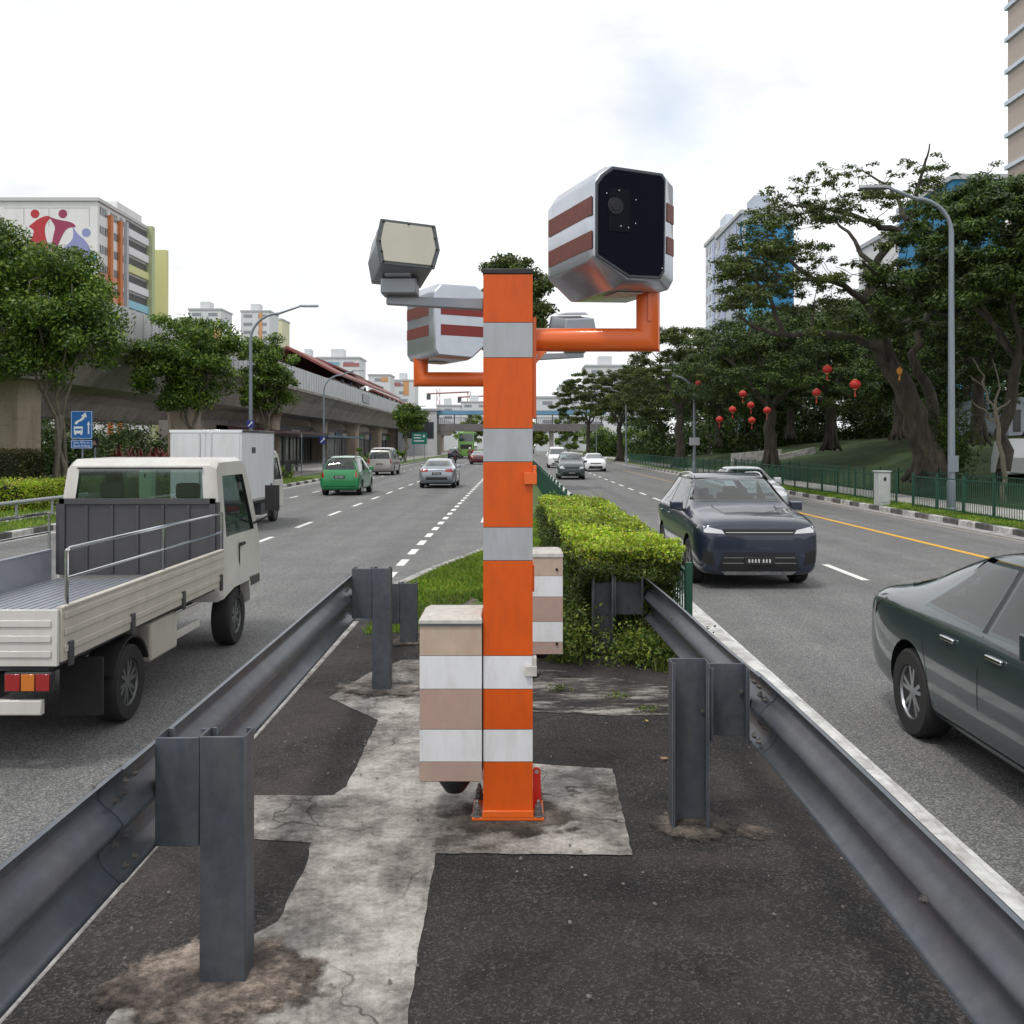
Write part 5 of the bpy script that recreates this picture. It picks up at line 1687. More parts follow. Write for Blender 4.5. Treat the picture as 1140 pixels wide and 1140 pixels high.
def make_box_truck():
    t = thing('box_truck', 'small white box truck ahead of the open lorry on the left road', 'truck', (-7.62, 23.8, 0), R(90))
    W = 1.76
    prof0 = [(-.70, .55), (-.70, 1.15), (-.69, 1.62), (-.66, 1.93), (-.56, 1.99), (.20, 2.0), (.36, 1.93), (.56, 1.42), (.63, 1.12), (.675, .95), (.68, .50), (.65, .36), (.22, .36), (.15, .62), (-.38, .62)]
    body = cab(t, 1.62, prof0, [('side', [(-.46, 1.18), (.45, 1.18), (.22, 1.80), (-.46, 1.80)]), ('x', [(-.66, 1.15), (.66, 1.15), (.60, 1.84), (-.60, 1.84)], .2, 1.0)], P_lorry)
    body.location = (3.9, 0, 0)
    for s_ in (-1, 1):
        MB().loft([[(-.46, s_ * .77, 1.17), (.45, s_ * .77, 1.17), (.22, s_ * .71, 1.81), (-.46, s_ * .71, 1.81)], [(-.46, s_ * .775, 1.17), (.45, s_ * .775, 1.17), (.22, s_ * .715, 1.81), (-.46, s_ * .715, 1.81)]]).build('side_window', M_cglass, body)
        mb = MB(); mb.tube([(.45, s_ * .76, 1.25), (.55, s_ * .95, 1.35), (.54, s_ * .97, 1.72)], .014, 8); mb.box((.54, s_ * .98, 1.55), (.05, .16, .30)); mb.build('mirror', M_plastic, body)
        MB().box((.68, s_ * .58, .76), (.03, .24, .15)).build('headlight', M_headl, body)
    MB().loft([[(.585, -.68, 1.15), (.585, .68, 1.15), (.35, .6, 1.85), (.35, -.6, 1.85)], [(.59, -.68, 1.15), (.59, .68, 1.15), (.355, .6, 1.85), (.355, -.6, 1.85)]]).build('windscreen', M_cglass, body)
    P_box = mat('box_white', (0.62, 0.635, 0.65), .5, var=.04, vscale=1.5, dirt=(.42, .42, .42), dscale=3, damt=.4)
    mb = MB(); mb.bb(0, 3.12, -W / 2, W / 2, .74, 2.52)
    b_ = mb.build('cargo_box', P_box, t, bevel=.02)
    mb = MB()
    for s_ in (-1, 1):
        mb.bb(-.015, 3.13, s_ * (W / 2 + .001), s_ * (W / 2 + .018), 2.47, 2.535); mb.bb(-.015, 3.13, s_ * (W / 2 + .001), s_ * (W / 2 + .018), .72, .79)
        mb.bb(3.09, 3.135, s_ * (W / 2 + .001), s_ * (W / 2 + .016), .79, 2.47)
    mb.bb(-.02, -.001, -W / 2, W / 2, 2.46, 2.535); mb.bb(-.02, -.001, -W / 2, W / 2, .72, .79)
    mb.build('edge_trim', M_chrome, b_, bevel=.003)
    for s_ in (-1, 1):
        d_ = MB().bb(-.018, -.002, s_ * .02, s_ * .83, .81, 2.44).build('rear_door', P_box, b_, bevel=.006)
        mb = MB(); mb.tube([(-.035, s_ * .14, .80), (-.035, s_ * .14, 2.44)], .013, 8); mb.box((-.045, s_ * .2, 1.2), (.02, .16, .03))
        mb.build('lock_rod', M_chrome, b_)
    MB().bb(.9, 1.25, -W / 2 - .006, -W / 2 - .001, 1.95, 2.10).build('vent', P_dgrey, b_)
    mb = MB()
    for s_ in (-.36, .36): mb.bb(.05, 4.4, s_ - .035, s_ + .035, .46, .62)
    mb.bb(.02, 3.1, -.8, .8, .64, .738); mb.bb(2.0, 2.8, -.6, -.82, .3, .62); mb.bb(2.0, 2.8, .6, .82, .3, .62)
    mb.build('chassis', P_dgrey, t)
    MB().bb(-.05, .0, -.8, .8, .38, .50).build('rear_bumper', P_dgrey, t, bevel=.01)
    for s_ in (-1, 1): MB().bb(-.06, -.02, s_ * .52, s_ * .8, .54, .66).build('tail_light', M_taill, t, bevel=.01)
    MB().box((-.04, 0, .60), (.012, .46, .11)).build('number_plate', M_plate, t)
    for x in (.95, 3.75):
        for s_ in (-1, 1):
            wheel(t, x, s_ * .70, .29, .18, s_, 6, M_rimd)
make_box_truck()

# ------------------------------------------------------------------ bus and riders far down the road
def make_bus():
    M_bg = mat('bus_green', (0.14, 0.30, 0.06), .4, coat=.6)
    t = thing('city_bus', 'lime green city bus far down the left road', 'bus', (-7.9, 152, 0), 0)
    mb = MB(); mb.bb(-1.25, 1.25, 0, 11.5, .35, 4.2); mb.build('body', M_bg, t, bevel=.12)
    MB().bb(-1.1, 1.1, -.02, -.005, 2.7, 3.8).build('rear_window', M_cglass, t)
    MB().bb(-.9, .9, -.02, -.005, 1.5, 2.2).build('engine_grille', M_plastic, t)
    for s_ in (-1, 1):
        MB().bb(s_ * 1.252, s_ * 1.262, .6, 10.8, 2.8, 3.7).build('side_window', M_cglass, t)
        MB().bb(s_ * 1.252, s_ * 1.262, .8, 10.8, 1.4, 2.2).build('side_window', M_cglass, t)
        MB().bb(s_ * .9, s_ * 1.15, -.03, -.005, .9, 1.4).build('tail_light', M_taill, t)
        for y in (2.6, 8.8):
            MB().lathe([(.48, -.14), (.48, .14)], (s_ * 1.12, y, .48), 'x', 20).build('wheel', M_tyre, t)
make_bus()

def rider(loc, label_m, label_p, shirt, seedv=0):
    t = thing('motorcycle', label_m, 'motorcycle', loc, 0, 'motorcycles far ahead on the left road')
    for y in (0.0, 1.25):
        mb = MB(); n = 20
        rings = []
        for i in range(n):
            a = 2 * math.pi * i / n
            c = Vector((0, y + .25 * math.cos(a), .30 + .25 * math.sin(a)))
            rad = Vector((0, math.cos(a), math.sin(a)))
            rings.append([c + rad * .05 * math.cos(b) + Vector((.045 * math.sin(b), 0, 0)) for b in np.linspace(0, 2 * math.pi, 8, endpoint=False)])
        rings.append(rings[0])
        mb.loft(rings, cap=False)
        mb.build('wheel', M_tyre, t)
    mb = MB(); mb.loft([[(-.10, .15, .55), (.10, .15, .55), (.10, .15, .82), (-.10, .15, .82)], [(-.13, .6, .35), (.13, .6, .35), (.12, .6, .80), (-.12, .6, .80)], [(-.12, 1.0, .45), (.12, 1.0, .45), (.12, 1.05, .95), (-.12, 1.05, .95)]])
    mb.build('body', P_dgrey, t, bevel=.03)
    mb = MB(); mb.tube([(-.34, .85, 1.02), (0, .95, .98), (.34, .85, 1.02)], .02, 8); mb.tube([(0, .95, .98), (0, 1.25, .30)], .03, 8)
    mb.build('handlebar', M_chrome, t)
    MB().bb(-.16, .16, -.12, .2, .85, 1.15).build('top_box', P_dgrey, t, bevel=.03)
    MB().bb(-.07, .07, -.15, -.10, .70, .78).build('tail_light', M_taill, t)
    # the rider: one skinned body
    me = bpy.data.meshes.new('person')
    J = [(0, .42, .88), (0, .46, 1.15), (0, .52, 1.38), (0, .55, 1.50), (0, .57, 1.64), (0, .57, 1.76),
         (-.19, .52, 1.40), (-.28, .62, 1.18), (-.30, .83, 1.06), (.19, .52, 1.40), (.28, .62, 1.18), (.30, .83, 1.06),
         (-.12, .45, .86), (-.20, .82, .80), (-.17, .62, .40), (-.17, .74, .33), (.12, .45, .86), (.20, .82, .80), (.17, .62, .40), (.17, .74, .33)]
    E = [(0, 1), (1, 2), (2, 3), (3, 4), (4, 5), (2, 6), (6, 7), (7, 8), (2, 9), (9, 10), (10, 11), (0, 12), (12, 13), (13, 14), (14, 15), (0, 16), (16, 17), (17, 18), (18, 19)]
    Rr = [.15, .15, .15, .06, .10, .08, .07, .05, .04, .07, .05, .04, .10, .07, .05, .04, .10, .07, .05, .04]
    me.from_pydata(J, E, [])
    o = bpy.data.objects.new('person', me); COL.objects.link(o)
    md = o.modifiers.new('skin', 'SKIN')
    for i, r_ in enumerate(Rr):
        me.skin_vertices[0].data[i].radius = (r_, r_)
    me.skin_vertices[0].data[0].use_root = True
    s2_ = o.modifiers.new('sub', 'SUBSURF'); s2_.levels = 1; s2_.render_levels = 1
    bake(o, [])
    o.data.materials.clear(); o.data.materials.append(shirt)
    shade(o, 60)
    o.location = loc
    tag(o, label_p, 'person', 'riders on the motorcycles')
    MB().ball((0, .57, 1.72), (.135, .15, .15), 14, 10).build('helmet', M_white_line, o, smooth=True)
rider((-7.1, 112, 0), 'dark motorcycle on the left road, the left one of two beyond the hatchback', 'rider in dark jacket and pale helmet on the left motorcycle', mat('jacket_black', (.02, .02, .025), .8))
rider((-5.6, 116, 0), 'dark motorcycle on the left road, the right one of two beyond the hatchback', 'rider in red brown jacket and pale helmet on the right motorcycle', mat('jacket_red', (.12, .03, .03), .8))
# ================================================================== viaduct and station
def viaduct(name, x_in, x_soff, zs, zd, y0, y1, cols, colw, label, panels=True):
    """concrete box-girder deck on round piers; x_in is the edge nearest the road"""
    t = thing(name, label, 'viaduct', (x_soff - 2, y0, 0))
    cx_ = x_soff - 2.2
    hw_ = x_in - cx_
    sec = [(cx_ - 2.0, zs), (cx_ + 2.0, zs), (cx_ + 2.9, zs + 1.25), (x_in - .25, zs + 1.95), (x_in, zs + 2.0), (x_in, zd), (x_in - .3, zd), (x_in - .3, zs + 2.35), (cx_ - hw_ + .3, zs + 2.35), (cx_ - hw_ + .3, zd), (cx_ - hw_, zd), (cx_ - hw_, zs + 2.0), (cx_ - hw_ + .25, zs + 1.95), (cx_ - 2.9, zs + 1.25)]
    jn = [y0] + [c for c in cols if y0 < c < y1] + [y1]
    for a, b in zip(jn, jn[1:]):
        MB().prism(sec, 'y', a + .04, b - .04).build('deck_span', M_via, t, world=True)
    if panels:
        for a, b in zip(jn, jn[1:]):
            mb = MB()
            k = int((b - a) / 1.2)
            for i in range(k):
                p, q = a + (b - a) * i / k, a + (b - a) * (i + 1) / k
                mb.bb(x_in - .12, x_in - .04, p + .04, q - .04, zd + .002, zd + 1.85)
                mb.bb(x_in - .16, x_in - .0, p - .04, p + .04, zd + .002, zd + 1.87)
            mb.build('noise_barrier', M_panel, t, world=True)
    for c in cols:
        mb = MB()
        w = colw / 2
        pr = []
        for k in range(16):
            a = 2 * math.pi * (k + .5) / 16
            pr.append((cx_ + math.copysign(min(1, abs(math.cos(a)) * 1.25), math.cos(a)) * w, c + math.copysign(min(1, abs(math.sin(a)) * 1.25), math.sin(a)) * w))
        mb.loft([[(p[0], p[1], -.02) for p in pr], [(p[0], p[1], zs - 1.0) for p in pr], [(cx_ + (p[0] - cx_) * 1.08, c + (p[1] - c) * 1.04, zs - .35) for p in pr], [(cx_ + (p[0] - cx_) * 1.35, c + (p[1] - c) * 1.15, zs + .05) for p in pr]])
        if 40 < c < 100:
            for dx in (-.5, 0, .5):
                mb.bb(cx_ + dx - .03, cx_ + dx + .03, c - w - .02, c - w + .05, 0, zs - 1.0)
        mb.build('pier', M_col, t, world=True)
    return t
viaduct('viaduct', -20.3, -22.1, 5.2, 7.45, 8, 330, [22.0, 46.9, 71, 95, 119, 143, 167, 191, 215, 239, 263, 287, 311], 1.95, 'near concrete rail viaduct with grey noise barrier panels on tapered piers')
viaduct('viaduct', -35.2, -37.0, 4.4, 6.3, 20, 330, [36, 61.5, 86.7, 112, 137, 162, 187, 212, 240, 270, 300], 1.8, 'lower concrete rail viaduct running behind the near one', False)

# station on the viaduct
def station():
    t = thing('train_station', 'elevated train station with dark red pitched roof above the viaduct', 'station', (-25, 110, 9))
    M_roof = mat('station_roof_red', (0.19, 0.05, 0.045), .6, var=.15, vscale=.5)
    M_st = mat('station_wall', (0.32, 0.29, 0.27), .8, var=.1, vscale=.3)
    def gable(name, y0, y1, z0, h, xw, par=t):
        cx_ = -26.5
        MB().prism([(cx_ - xw, z0), (cx_, z0 + h), (cx_ + xw, z0), (cx_ + xw, z0 - .25), (cx_, z0 + h - .35), (cx_ - xw, z0 - .25)], 'y', y0, y1).build(name, M_roof, par, world=True)
    gable('roof', 112, 175, 10.6, 3.0, 5.6)
    gable('upper_roof', 128, 148, 12.4, 1.3, 3.2)
    gable('upper_roof', 156, 170, 12.2, 1.3, 3.2)
    gable('roof', 178, 205, 10.0, 2.4, 5.4)
    MB().bb(-31.5, -21.6, 113, 204, 9.0, 9.95).build('upper_wall', M_st, t, world=True)
    for y in range(114, 204, 6):
        MB().bb(-21.7, -21.4, y - .15, y + .15, 7.5, 10.2).build('roof_post', M_galv, t, world=True)
    MB().bb(-20.28, -20.2, 128, 134, 7.8, 8.9).build('name_board', mat('board_grey', (.3, .31, .33), .5), t, world=True)
station()

# ground-floor shops and walls below the viaduct
def shops():
    t = thing('station_entrance', 'shop fronts and station entrance under the viaduct beyond the bus stop', 'entrance', (-24, 105, 0))
    MB().bb(-31, -25.0, 84, 190, .1, 4.3).build('wall', mat('shop_wall', (0.22, 0.20, 0.19), .8, var=.2, vscale=.4), t, world=True)
    cols_ = [(.5, .5, .5), (.07, .2, .05), (.35, .33, .3), (.05, .1, .2), (.45, .42, .4), (.2, .06, .05)]
    y = 86; k = 0
    while y < 186:
        f = MB().bb(-25.0, -24.9, y, y + 4.2, .3, 3.0).build('shop_front', M_window, t, world=True)
        MB().bb(-24.9, -24.75, y, y + 4.2, 3.05, 3.8).build('sign_board', mat('board_%d' % k, cols_[k % 6], .6), f, world=True)
        for q in (y + 1.4, y + 2.8): MB().bb(-24.9, -24.85, q - .05, q + .05, .3, 3.0).build('door_frame', M_refl_grey, f, world=True)
        y += 5.2; k += 1
    MB().prism([(-26, 3.2), (-20.6, 3.05), (-20.6, 3.3), (-26, 3.9)], 'y', 84, 100).build('canopy', mat('canopy_maroon', (.10, .03, .035), .6), t, world=True)
    MB().bb(-24.8, -19.8, 102, 126, 2.95, 3.15).build('canopy', mat('canopy_blue', (.07, .12, .17), .5), t, world=True)
shops()
def bus_stop():
    t = thing('bus_shelter', 'dark roofed bus shelter with pale advert panel beside the left kerb', 'bus shelter', (-16.2, 66, .13))
    MB().prism([(-17.8, 2.75), (-14.6, 2.9), (-14.6, 3.05), (-17.8, 3.0)], 'y', 61.5, 76).build('roof', mat('shelter_roof', (.075, .04, .045), .6), t, world=True)
    for y in (62, 66.5, 71, 75.5): MB().bb(-17.2, -17.05, y, y + .15, .13, 2.8).build('post', P_dgrey, t, world=True)
    f = MB().bb(-17.0, -15.7, 61.8, 62.0, .5, 2.5).build('advert_frame', M_black, t, world=True)
    MB().bb(-16.85, -15.85, 61.77, 61.79, .8, 2.35).build('advert_panel', mat('advert_pale', (.55, .56, .6), .4), f, world=True)
    MB().bb(-17.1, -16.6, 64, 75, .5, .58).build('bench', M_galv, t, world=True)
bus_stop()

# ================================================================== buildings
def hdb_white():
    t = thing('apartment_block', 'white apartment block with painted mural of red and blue figures on its end wall', 'apartment block', (-70, 144, 0))
    X1, Y0, Y1, Zt = -62.2, 144, 168, 38.3
    MB().bb(-92, X1, Y0, Y1 - 5.0, 0, Zt).build('wall', M_wall, t, world=True)
    MB().bb(-92.4, X1 + .35, Y0 - .35, Y1 - 5.2, Zt + .002, Zt + .5).build('roof_edge', mat('roof_edge', (.5, .5, .5), .8), t, world=True)
    MB().bb(-66, X1 - .4, Y0 + 8, Y1 - 6, Zt + .5, Zt + 2.0).build('roof_house', M_wall, t, world=True)
    Mo = mat('paint_orange_brown', (.52, .17, .05), .7); My = mat('paint_pale_yellow', (.60, .60, .30), .8)
    Mg = mat('paint_pale_green', (.42, .47, .28), .8); Mp = mat('paint_salmon', (.62, .30, .22), .8); Ms = mat('spandrel_white', (.68, .68, .70), .7)
    fl = 2.85
    for k in range(13):
        zb = Zt - fl * (k + 1)
        if zb < 3: break
        for j, yy in enumerate((Y0 + .8, Y0 + 4.6, Y0 + 8.0)):
            w = MB().bb(X1 + .003, X1 + .06, yy, yy + (2.6 if j < 2 else 1.4), zb + 1.15, zb + 2.3).build('window', M_window, t, world=True)
            mb = MB()
            for q in (.3, .9, 1.5, 2.1)[:4 if j < 2 else 2]: mb.bb(X1 + .06, X1 + .1, yy + q, yy + q + .08, zb + 1.15, zb + 2.3)
            mb.build('frame', Ms, w, world=True)
        if k in (3, 4, 6):
            MB().bb(X1 + .003, X1 + .05, Y0 + .6, Y0 + 9.5, zb + .1, zb + 1.1).build('painted_panel', Mp, t, world=True)
    for yy in (Y0 + 3.6, Y0 + 7.2):
        MB().bb(X1, X1 + .5, yy, yy + .9, 0, Zt - 1.2).build('pier', Mo, t, world=True)
    MB().bb(X1, X1 + .5, Y0 + 9.7, Y0 + 10.4, 0, Zt - .8).build('pier', mat('pier_grey', (.4, .42, .45), .7), t, world=True)
    # open corridors: dark panels painted for the shade inside them
    for k in range(13):
        zb = Zt - fl * (k + 1)
        if zb < 3: break
        MB().bb(X1 + .0, X1 + .08, Y0 + 10.4, Y1 - 5.1, zb + 1.25, zb + 2.5).build('corridor_shade_panel', mat('corridor_shade', (.10, .10, .10), .9), t, world=True)
        MB().bb(X1 + .08, X1 + .5, Y0 + 10.45, Y1 - 5.1, zb + .0, zb + 1.2).build('parapet', {2: My, 4: mat('paint_sky', (.25, .5, .6), .7)}.get(k, Ms), t, world=True)
    MB().bb(X1 - 8, X1 + 1.0, Y1 - 5.0, Y1 - 3.8, 0, Zt + .6).build('end_wall', Mg, t, world=True)
    MB().bb(X1 - 8, X1 + .5, Y1 + 3, Y1 + 4, 0, 36.5).build('stair_tower', My, t, world=True)
    # mural: three abstract round-headed figures with linked arms
    wy = Y0
    def mp(px, py): return ((px - VX) * wy / F, CH - (py - HZ) * wy / F)
    def blob(name, pts, m):
        p = smooth_line([mp(*q) for q in pts] + [mp(*pts[0])], 2)[:-1]
        MB().prism(p, 'y', wy - .03, wy - .004).build(name, m, t, world=True)
    Mr, Mm, Mb, Mc = mat('mural_red', (.42, .03, .04), .7), mat('mural_maroon', (.28, .04, .09), .7), mat('mural_violet', (.24, .26, .50), .7), mat('mural_cyan', (.05, .38, .55), .7)
    def disc(px, py, r, m): blob('mural_head', [(px + r * math.cos(a), py + r * math.sin(a)) for a in np.linspace(0, 6.283, 12, endpoint=False)], m)
    disc(39, 238, 5, Mr); disc(70, 238, 5, Mm); disc(96, 259, 5, Mb); disc(103, 289, 5, Mc); disc(10, 262, 5, mat('mural_orange', (.6, .25, .04), .7))
    blob('mural_body', [(32, 252), (46, 241), (58, 240), (50, 250), (50, 262), (56, 280), (46, 280), (44, 268), (36, 280), (28, 276), (40, 258)], Mr)
    blob('mural_body', [(54, 241), (66, 245), (80, 247), (86, 253), (76, 253), (70, 260), (62, 280), (56, 280), (60, 260), (62, 252)], Mm)
    blob('mural_body', [(81, 252), (86, 260), (96, 268), (102, 280), (100, 292), (90, 282), (78, 276), (70, 276), (78, 270), (82, 264)], Mb)
    blob('mural_body', [(80, 282), (92, 286), (100, 296), (98, 310), (86, 300)], Mc)
    for (a, b, c, d_) in ((4, 27, 231, 250), (56, 100, 231, 252), (27, 55, 231, 252)):
        p, q = mp(a, c), mp(b, d_)
        mb = MB()
        mb.bb(p[0], q[0], wy - .02, wy - .001, p[1] - .12, p[1]); mb.bb(q[0] - .12, q[0], wy - .02, wy - .001, q[1], p[1] - .12)
        mb.build('panel_joint', mat('joint_grey', (.45, .45, .47), .8), t, world=True)
hdb_white()

def block(name, label, x0, x1, y0, y1, zt, wall, win=M_window, fl=2.9, wd=2.2, bands=None, gap=3.4, group=None, faces='fl', strip=None, roofbox=True, maxw=95):
    """slab block with a window grid; faces: f = towards the camera, l / r = sides"""
    t = thing(name, label, 'apartment block', ((x0 + x1) / 2, y0, 0), 0, group)
    MB().bb(x0, x1, y0, y1, 0, zt).build('wall', wall, t, world=True)
    MB().bb(x0 - .3, x1 + .3, y0 - .3, y1 + .3, zt + .002, zt + .6).build('roof', mat('roof_pale', (.45, .46, .48), .8), t, world=True)
    if roofbox:
        MB().bb(x0 + (x1 - x0) * .3, x0 + (x1 - x0) * .6, y0 + 2, y0 + 7, zt + .6, zt + 3.4).build('roof_house', wall, t, world=True)
    n = 0
    proto = {}
    for f in faces:
        z = zt - fl
        while z > 4 and n < maxw:
            ln = (x1 - x0) if f == 'f' else (y1 - y0)
            k = int((ln - 1) / gap)
            for i in range(k):
                if n >= maxw: break
                c = (i + .5) * ln / k
                if f not in proto:
                    if f == 'f': o = MB().bb(-wd / 2, wd / 2, -.06, -.003, .9, 2.1).build('window', win, t)
                    else:
                        s_ = -1 if f == 'l' else 1
                        o = MB().bb(s_ * .003, s_ * .06, -wd / 2, wd / 2, .9, 2.1).build('window', win, t)
                    proto[f] = o
                else:
                    o = proto[f].copy(); COL.objects.link(o)
                    o.parent = t
                p = Vector((x0 + c, y0, z)) if f == 'f' else Vector((x0 if f == 'l' else x1, y0 + c, z))
                o.location = p - Vector(t.location); n += 1
            z -= fl
    for bi, (m_, f, a, b, z0, z1) in enumerate(bands or []):
        if f == 'f': MB().bb(x0 + a, x0 + b, y0 - .12 - bi * .02, y0 - .065, z0, z1).build('painted_panel', m_, t, world=True)
        else: MB().bb(x0 - .12, x0 - .065, y0 + a, y0 + b, z0, z1).build('painted_panel', m_, t, world=True)
    return t
M_blue = mat('block_blue', (0.03, 0.21, 0.42), .7); M_sky = mat('block_sky', (.12, .42, .70), .7); M_lav = mat('block_lavender', (.40, .45, .66), .7)
M_orange_b = mat('block_orange', (.66, .28, .10), .7); M_tan = mat('block_tan', (.42, .36, .31), .7); M_lblue = mat('block_light', (.58, .64, .72), .7)
# right: blue blocks
def at_x(px, Y): return (px - VX) * Y / F
def at_z(py, Y): return CH - (py - HZ) * Y / F
bY = 150
block('apartment_block', 'bright blue apartment block rising left of the big rain tree', at_x(826, bY), at_x(884, bY), bY, bY + 19, at_z(238, bY), mat('block_pale_front', (.42, .47, .56), .7),
      faces='l', gap=3.2, wd=1.6, bands=[(M_blue, 'f', .6, 7.9, 3, at_z(250, bY)), (M_sky, 'f', .6, 4.5, 6, at_z(330, bY)), (M_lav, 'l', 3.5, 5.6, 3, at_z(245, bY)), (M_blue, 'l', 0, 1.2, 3, at_z(245, bY)), (M_lav, 'l', 12, 15, 3, at_z(245, bY))])
block('apartment_block', 'grey and white narrow block at the left end of the blue blocks', at_x(803, 168), at_x(830, 168), 168, 182, at_z(257, 168), M_lblue, faces='lf', gap=2.6, wd=1.5, bands=[(M_lav, 'l', 5.2, 7.0, 3, at_z(262, 168))])
block('apartment_block', 'white block with balconies seen through the crown of the big rain tree', at_x(1000, 130), at_x(1075, 130), 130, 145, at_z(255, 130), M_wall, faces='f', gap=2.8, bands=[(M_sky, 'f', 0, 1.5, 3, 28)])
tb = block('apartment_block', 'tall blue block with white swirl mural behind the right lamp post', at_x(1062, 112), at_x(1118, 112), 112, 128, at_z(200, 112), M_blue, faces='', bands=[(M_sky, 'f', 0.2, 1.6, 3, 30)], roofbox=False)
def swirl(t, Y, items):
    for (px, py, rx, ry, m) in items:
        c = at(px, py, Y)
        k = Y / F
        pts = [(c.x + rx * k * math.cos(a), c.z + ry * k * math.sin(a)) for a in np.linspace(0, 6.283, 20, endpoint=False)]
        MB().prism(pts, 'y', Y - .10 - .01 * items.index((px, py, rx, ry, m)), Y - .07).build('mural_shape', m, t, world=True)
swirl(tb, 112, [(1078, 352, 13, 14, M_wall), (1074, 359, 6, 7, M_blue), (1086, 346, 5, 6, M_lblue), (1083, 366, 10, 7, M_wall), (1101, 206, 7, 10, M_wall), (1103, 208, 3, 5, M_blue), (1100, 240, 6, 7, M_orange_b)])
# cream tower at the right edge
def tower():
    Y = 72
    x0 = at_x(1122, Y + 16)
    t = thing('apartment_tower', 'tall tan and cream tower with projecting grey ledges at the right picture edge', 'tower block', (x0 + 8, Y, 0))
    MB().bb(x0, x0 + 18, Y, Y + 16, 0, 44).build('wall', M_tan, t, world=True)
    MB().bb(x0 - .02, x0 + .45, Y - .05, Y + .4, 0, 44.02).build('corner_column', M_lblue, t, world=True)
    z = 1.0
    k = 0
    while z < 44:
        MB().bb(x0 - .25, x0 + 18.2, Y - .30, Y + 16.2, z, z + .35).build('ledge', M_lblue, t, world=True)
        MB().bb(x0 + .7, x0 + 3.2, Y - .06, Y - .003, z + 1.2, z + 2.3).build('window', M_window, t, world=True)
        MB().bb(x0 - .06, x0 - .003, Y + 1.2, Y + 5, z + 1.2, z + 2.3).build('window', M_window, t, world=True)
        z += 2.9; k += 1
    MB().bb(x0 + .0, x0 + 5, Y - .12, Y - .062, 17.5, 23.0).build('painted_panel', M_orange_b, t, world=True)
tower()
# far skyline
M_far = mat('far_white', (.60, .62, .64), .8); M_fw = mat('far_window', (.24, .26, .29), .5); M_faro = mat('far_orange', (.55, .30, .14), .8); M_farp = mat('far_maroon', (.35, .14, .14), .8); M_fblue = mat('far_blue', (.2, .38, .5), .8)
def far(label, px0, px1, py, Y, wall=M_far, bands=(), wd=3.4, gap=5, roofbox=True):
    bl = []
    for m_, a, b, c, d_ in bands:
        bl.append((m_, 'f', (a - px0) * Y / F, (b - px0) * Y / F, at_z(d_, Y), at_z(c, Y)))
    return block('apartment_block', label, at_x(px0, Y), at_x(px1, Y), Y, Y + 14, at_z(py, Y), wall, M_fw, 3.2, wd, bl, gap, None, 'f', None, roofbox, 60)
far('pale far block above the second left street tree', 210, 246, 345, 360, M_far, [(M_faro, 236, 246, 365, 380)])
far('pale far block with tan stripe behind the tall left street lamp', 268, 300, 347, 380, M_far, [(M_faro, 288, 292, 348, 420)])
far('thin yellowish far block left of the station roof', 303, 314, 356, 420, mat('far_yellow', (.62, .60, .42), .8), roofbox=False)
far('far block with orange lift tower just behind the station roof', 331, 352, 400, 300, M_far, [(M_faro, 344, 351, 398, 420), (M_farp, 331, 343, 404, 409)])
far('white and blue far block behind the red station roof', 353, 400, 399, 330, M_far, [(M_fblue, 354, 378, 403, 407), (M_farp, 382, 400, 404, 408)])
far('white far block with orange squares beyond the station roof', 410, 434, 418, 380, M_far, [(M_faro, 424, 432, 420, 425)], roofbox=False)
far('maroon and white far block beside the orange lift tower', 436, 462, 424, 400, M_far, [(M_farp, 437, 446, 426, 430), (M_faro, 449, 455, 422, 440)])
far('white far blocks above the left half of the footbridge', 486, 512, 452, 420, M_far)
far('tall white far block left of the orange post', 513, 545, 448, 460, M_far)
far('white terraced far block right of the orange post', 597, 622, 443, 330, M_far, roofbox=False)
far('white far block behind the right crowns with flat roof box', 622, 652, 432, 340, M_far)
far('large white far block above the rain trees right of the post', 652, 702, 408, 300, M_far)
far('low white far block beside the large one', 700, 722, 418, 320, M_far, roofbox=False)
def crane(px, top, Y, label):
    c = at(px, top, Y)
    t = thing('tower_crane', label, 'crane', (c.x, Y, 0))
    mb = MB()
    for s_ in (-1, 1): mb.bb(c.x + s_ * .8 - .15, c.x + s_ * .8 + .15, Y - .1, Y + .1, 0, c.z)
    z = 2
    while z < c.z - 2:
        mb.tube([(c.x - .8, Y, z), (c.x + .8, Y, z + 2)], .12, 4); mb.tube([(c.x + .8, Y, z + 2), (c.x - .8, Y, z + 4)], .12, 4); z += 4
    mb.build('mast', M_farp, t, world=True)
    MB().tube([(c.x - 6, Y, c.z - 3), (c.x + 16, Y, c.z - 2)], .4, 5).build('jib', M_farp, t, world=True)
    MB().bb(c.x - 6, c.x - 4, Y - 1, Y + 1, c.z - 6, c.z - 3).build('counterweight', M_galv, t, world=True)
crane(488, 432, 500, 'distant tower crane above the footbridge, the left one')
crane(522, 436, 520, 'distant tower crane beside the orange post, the right one')

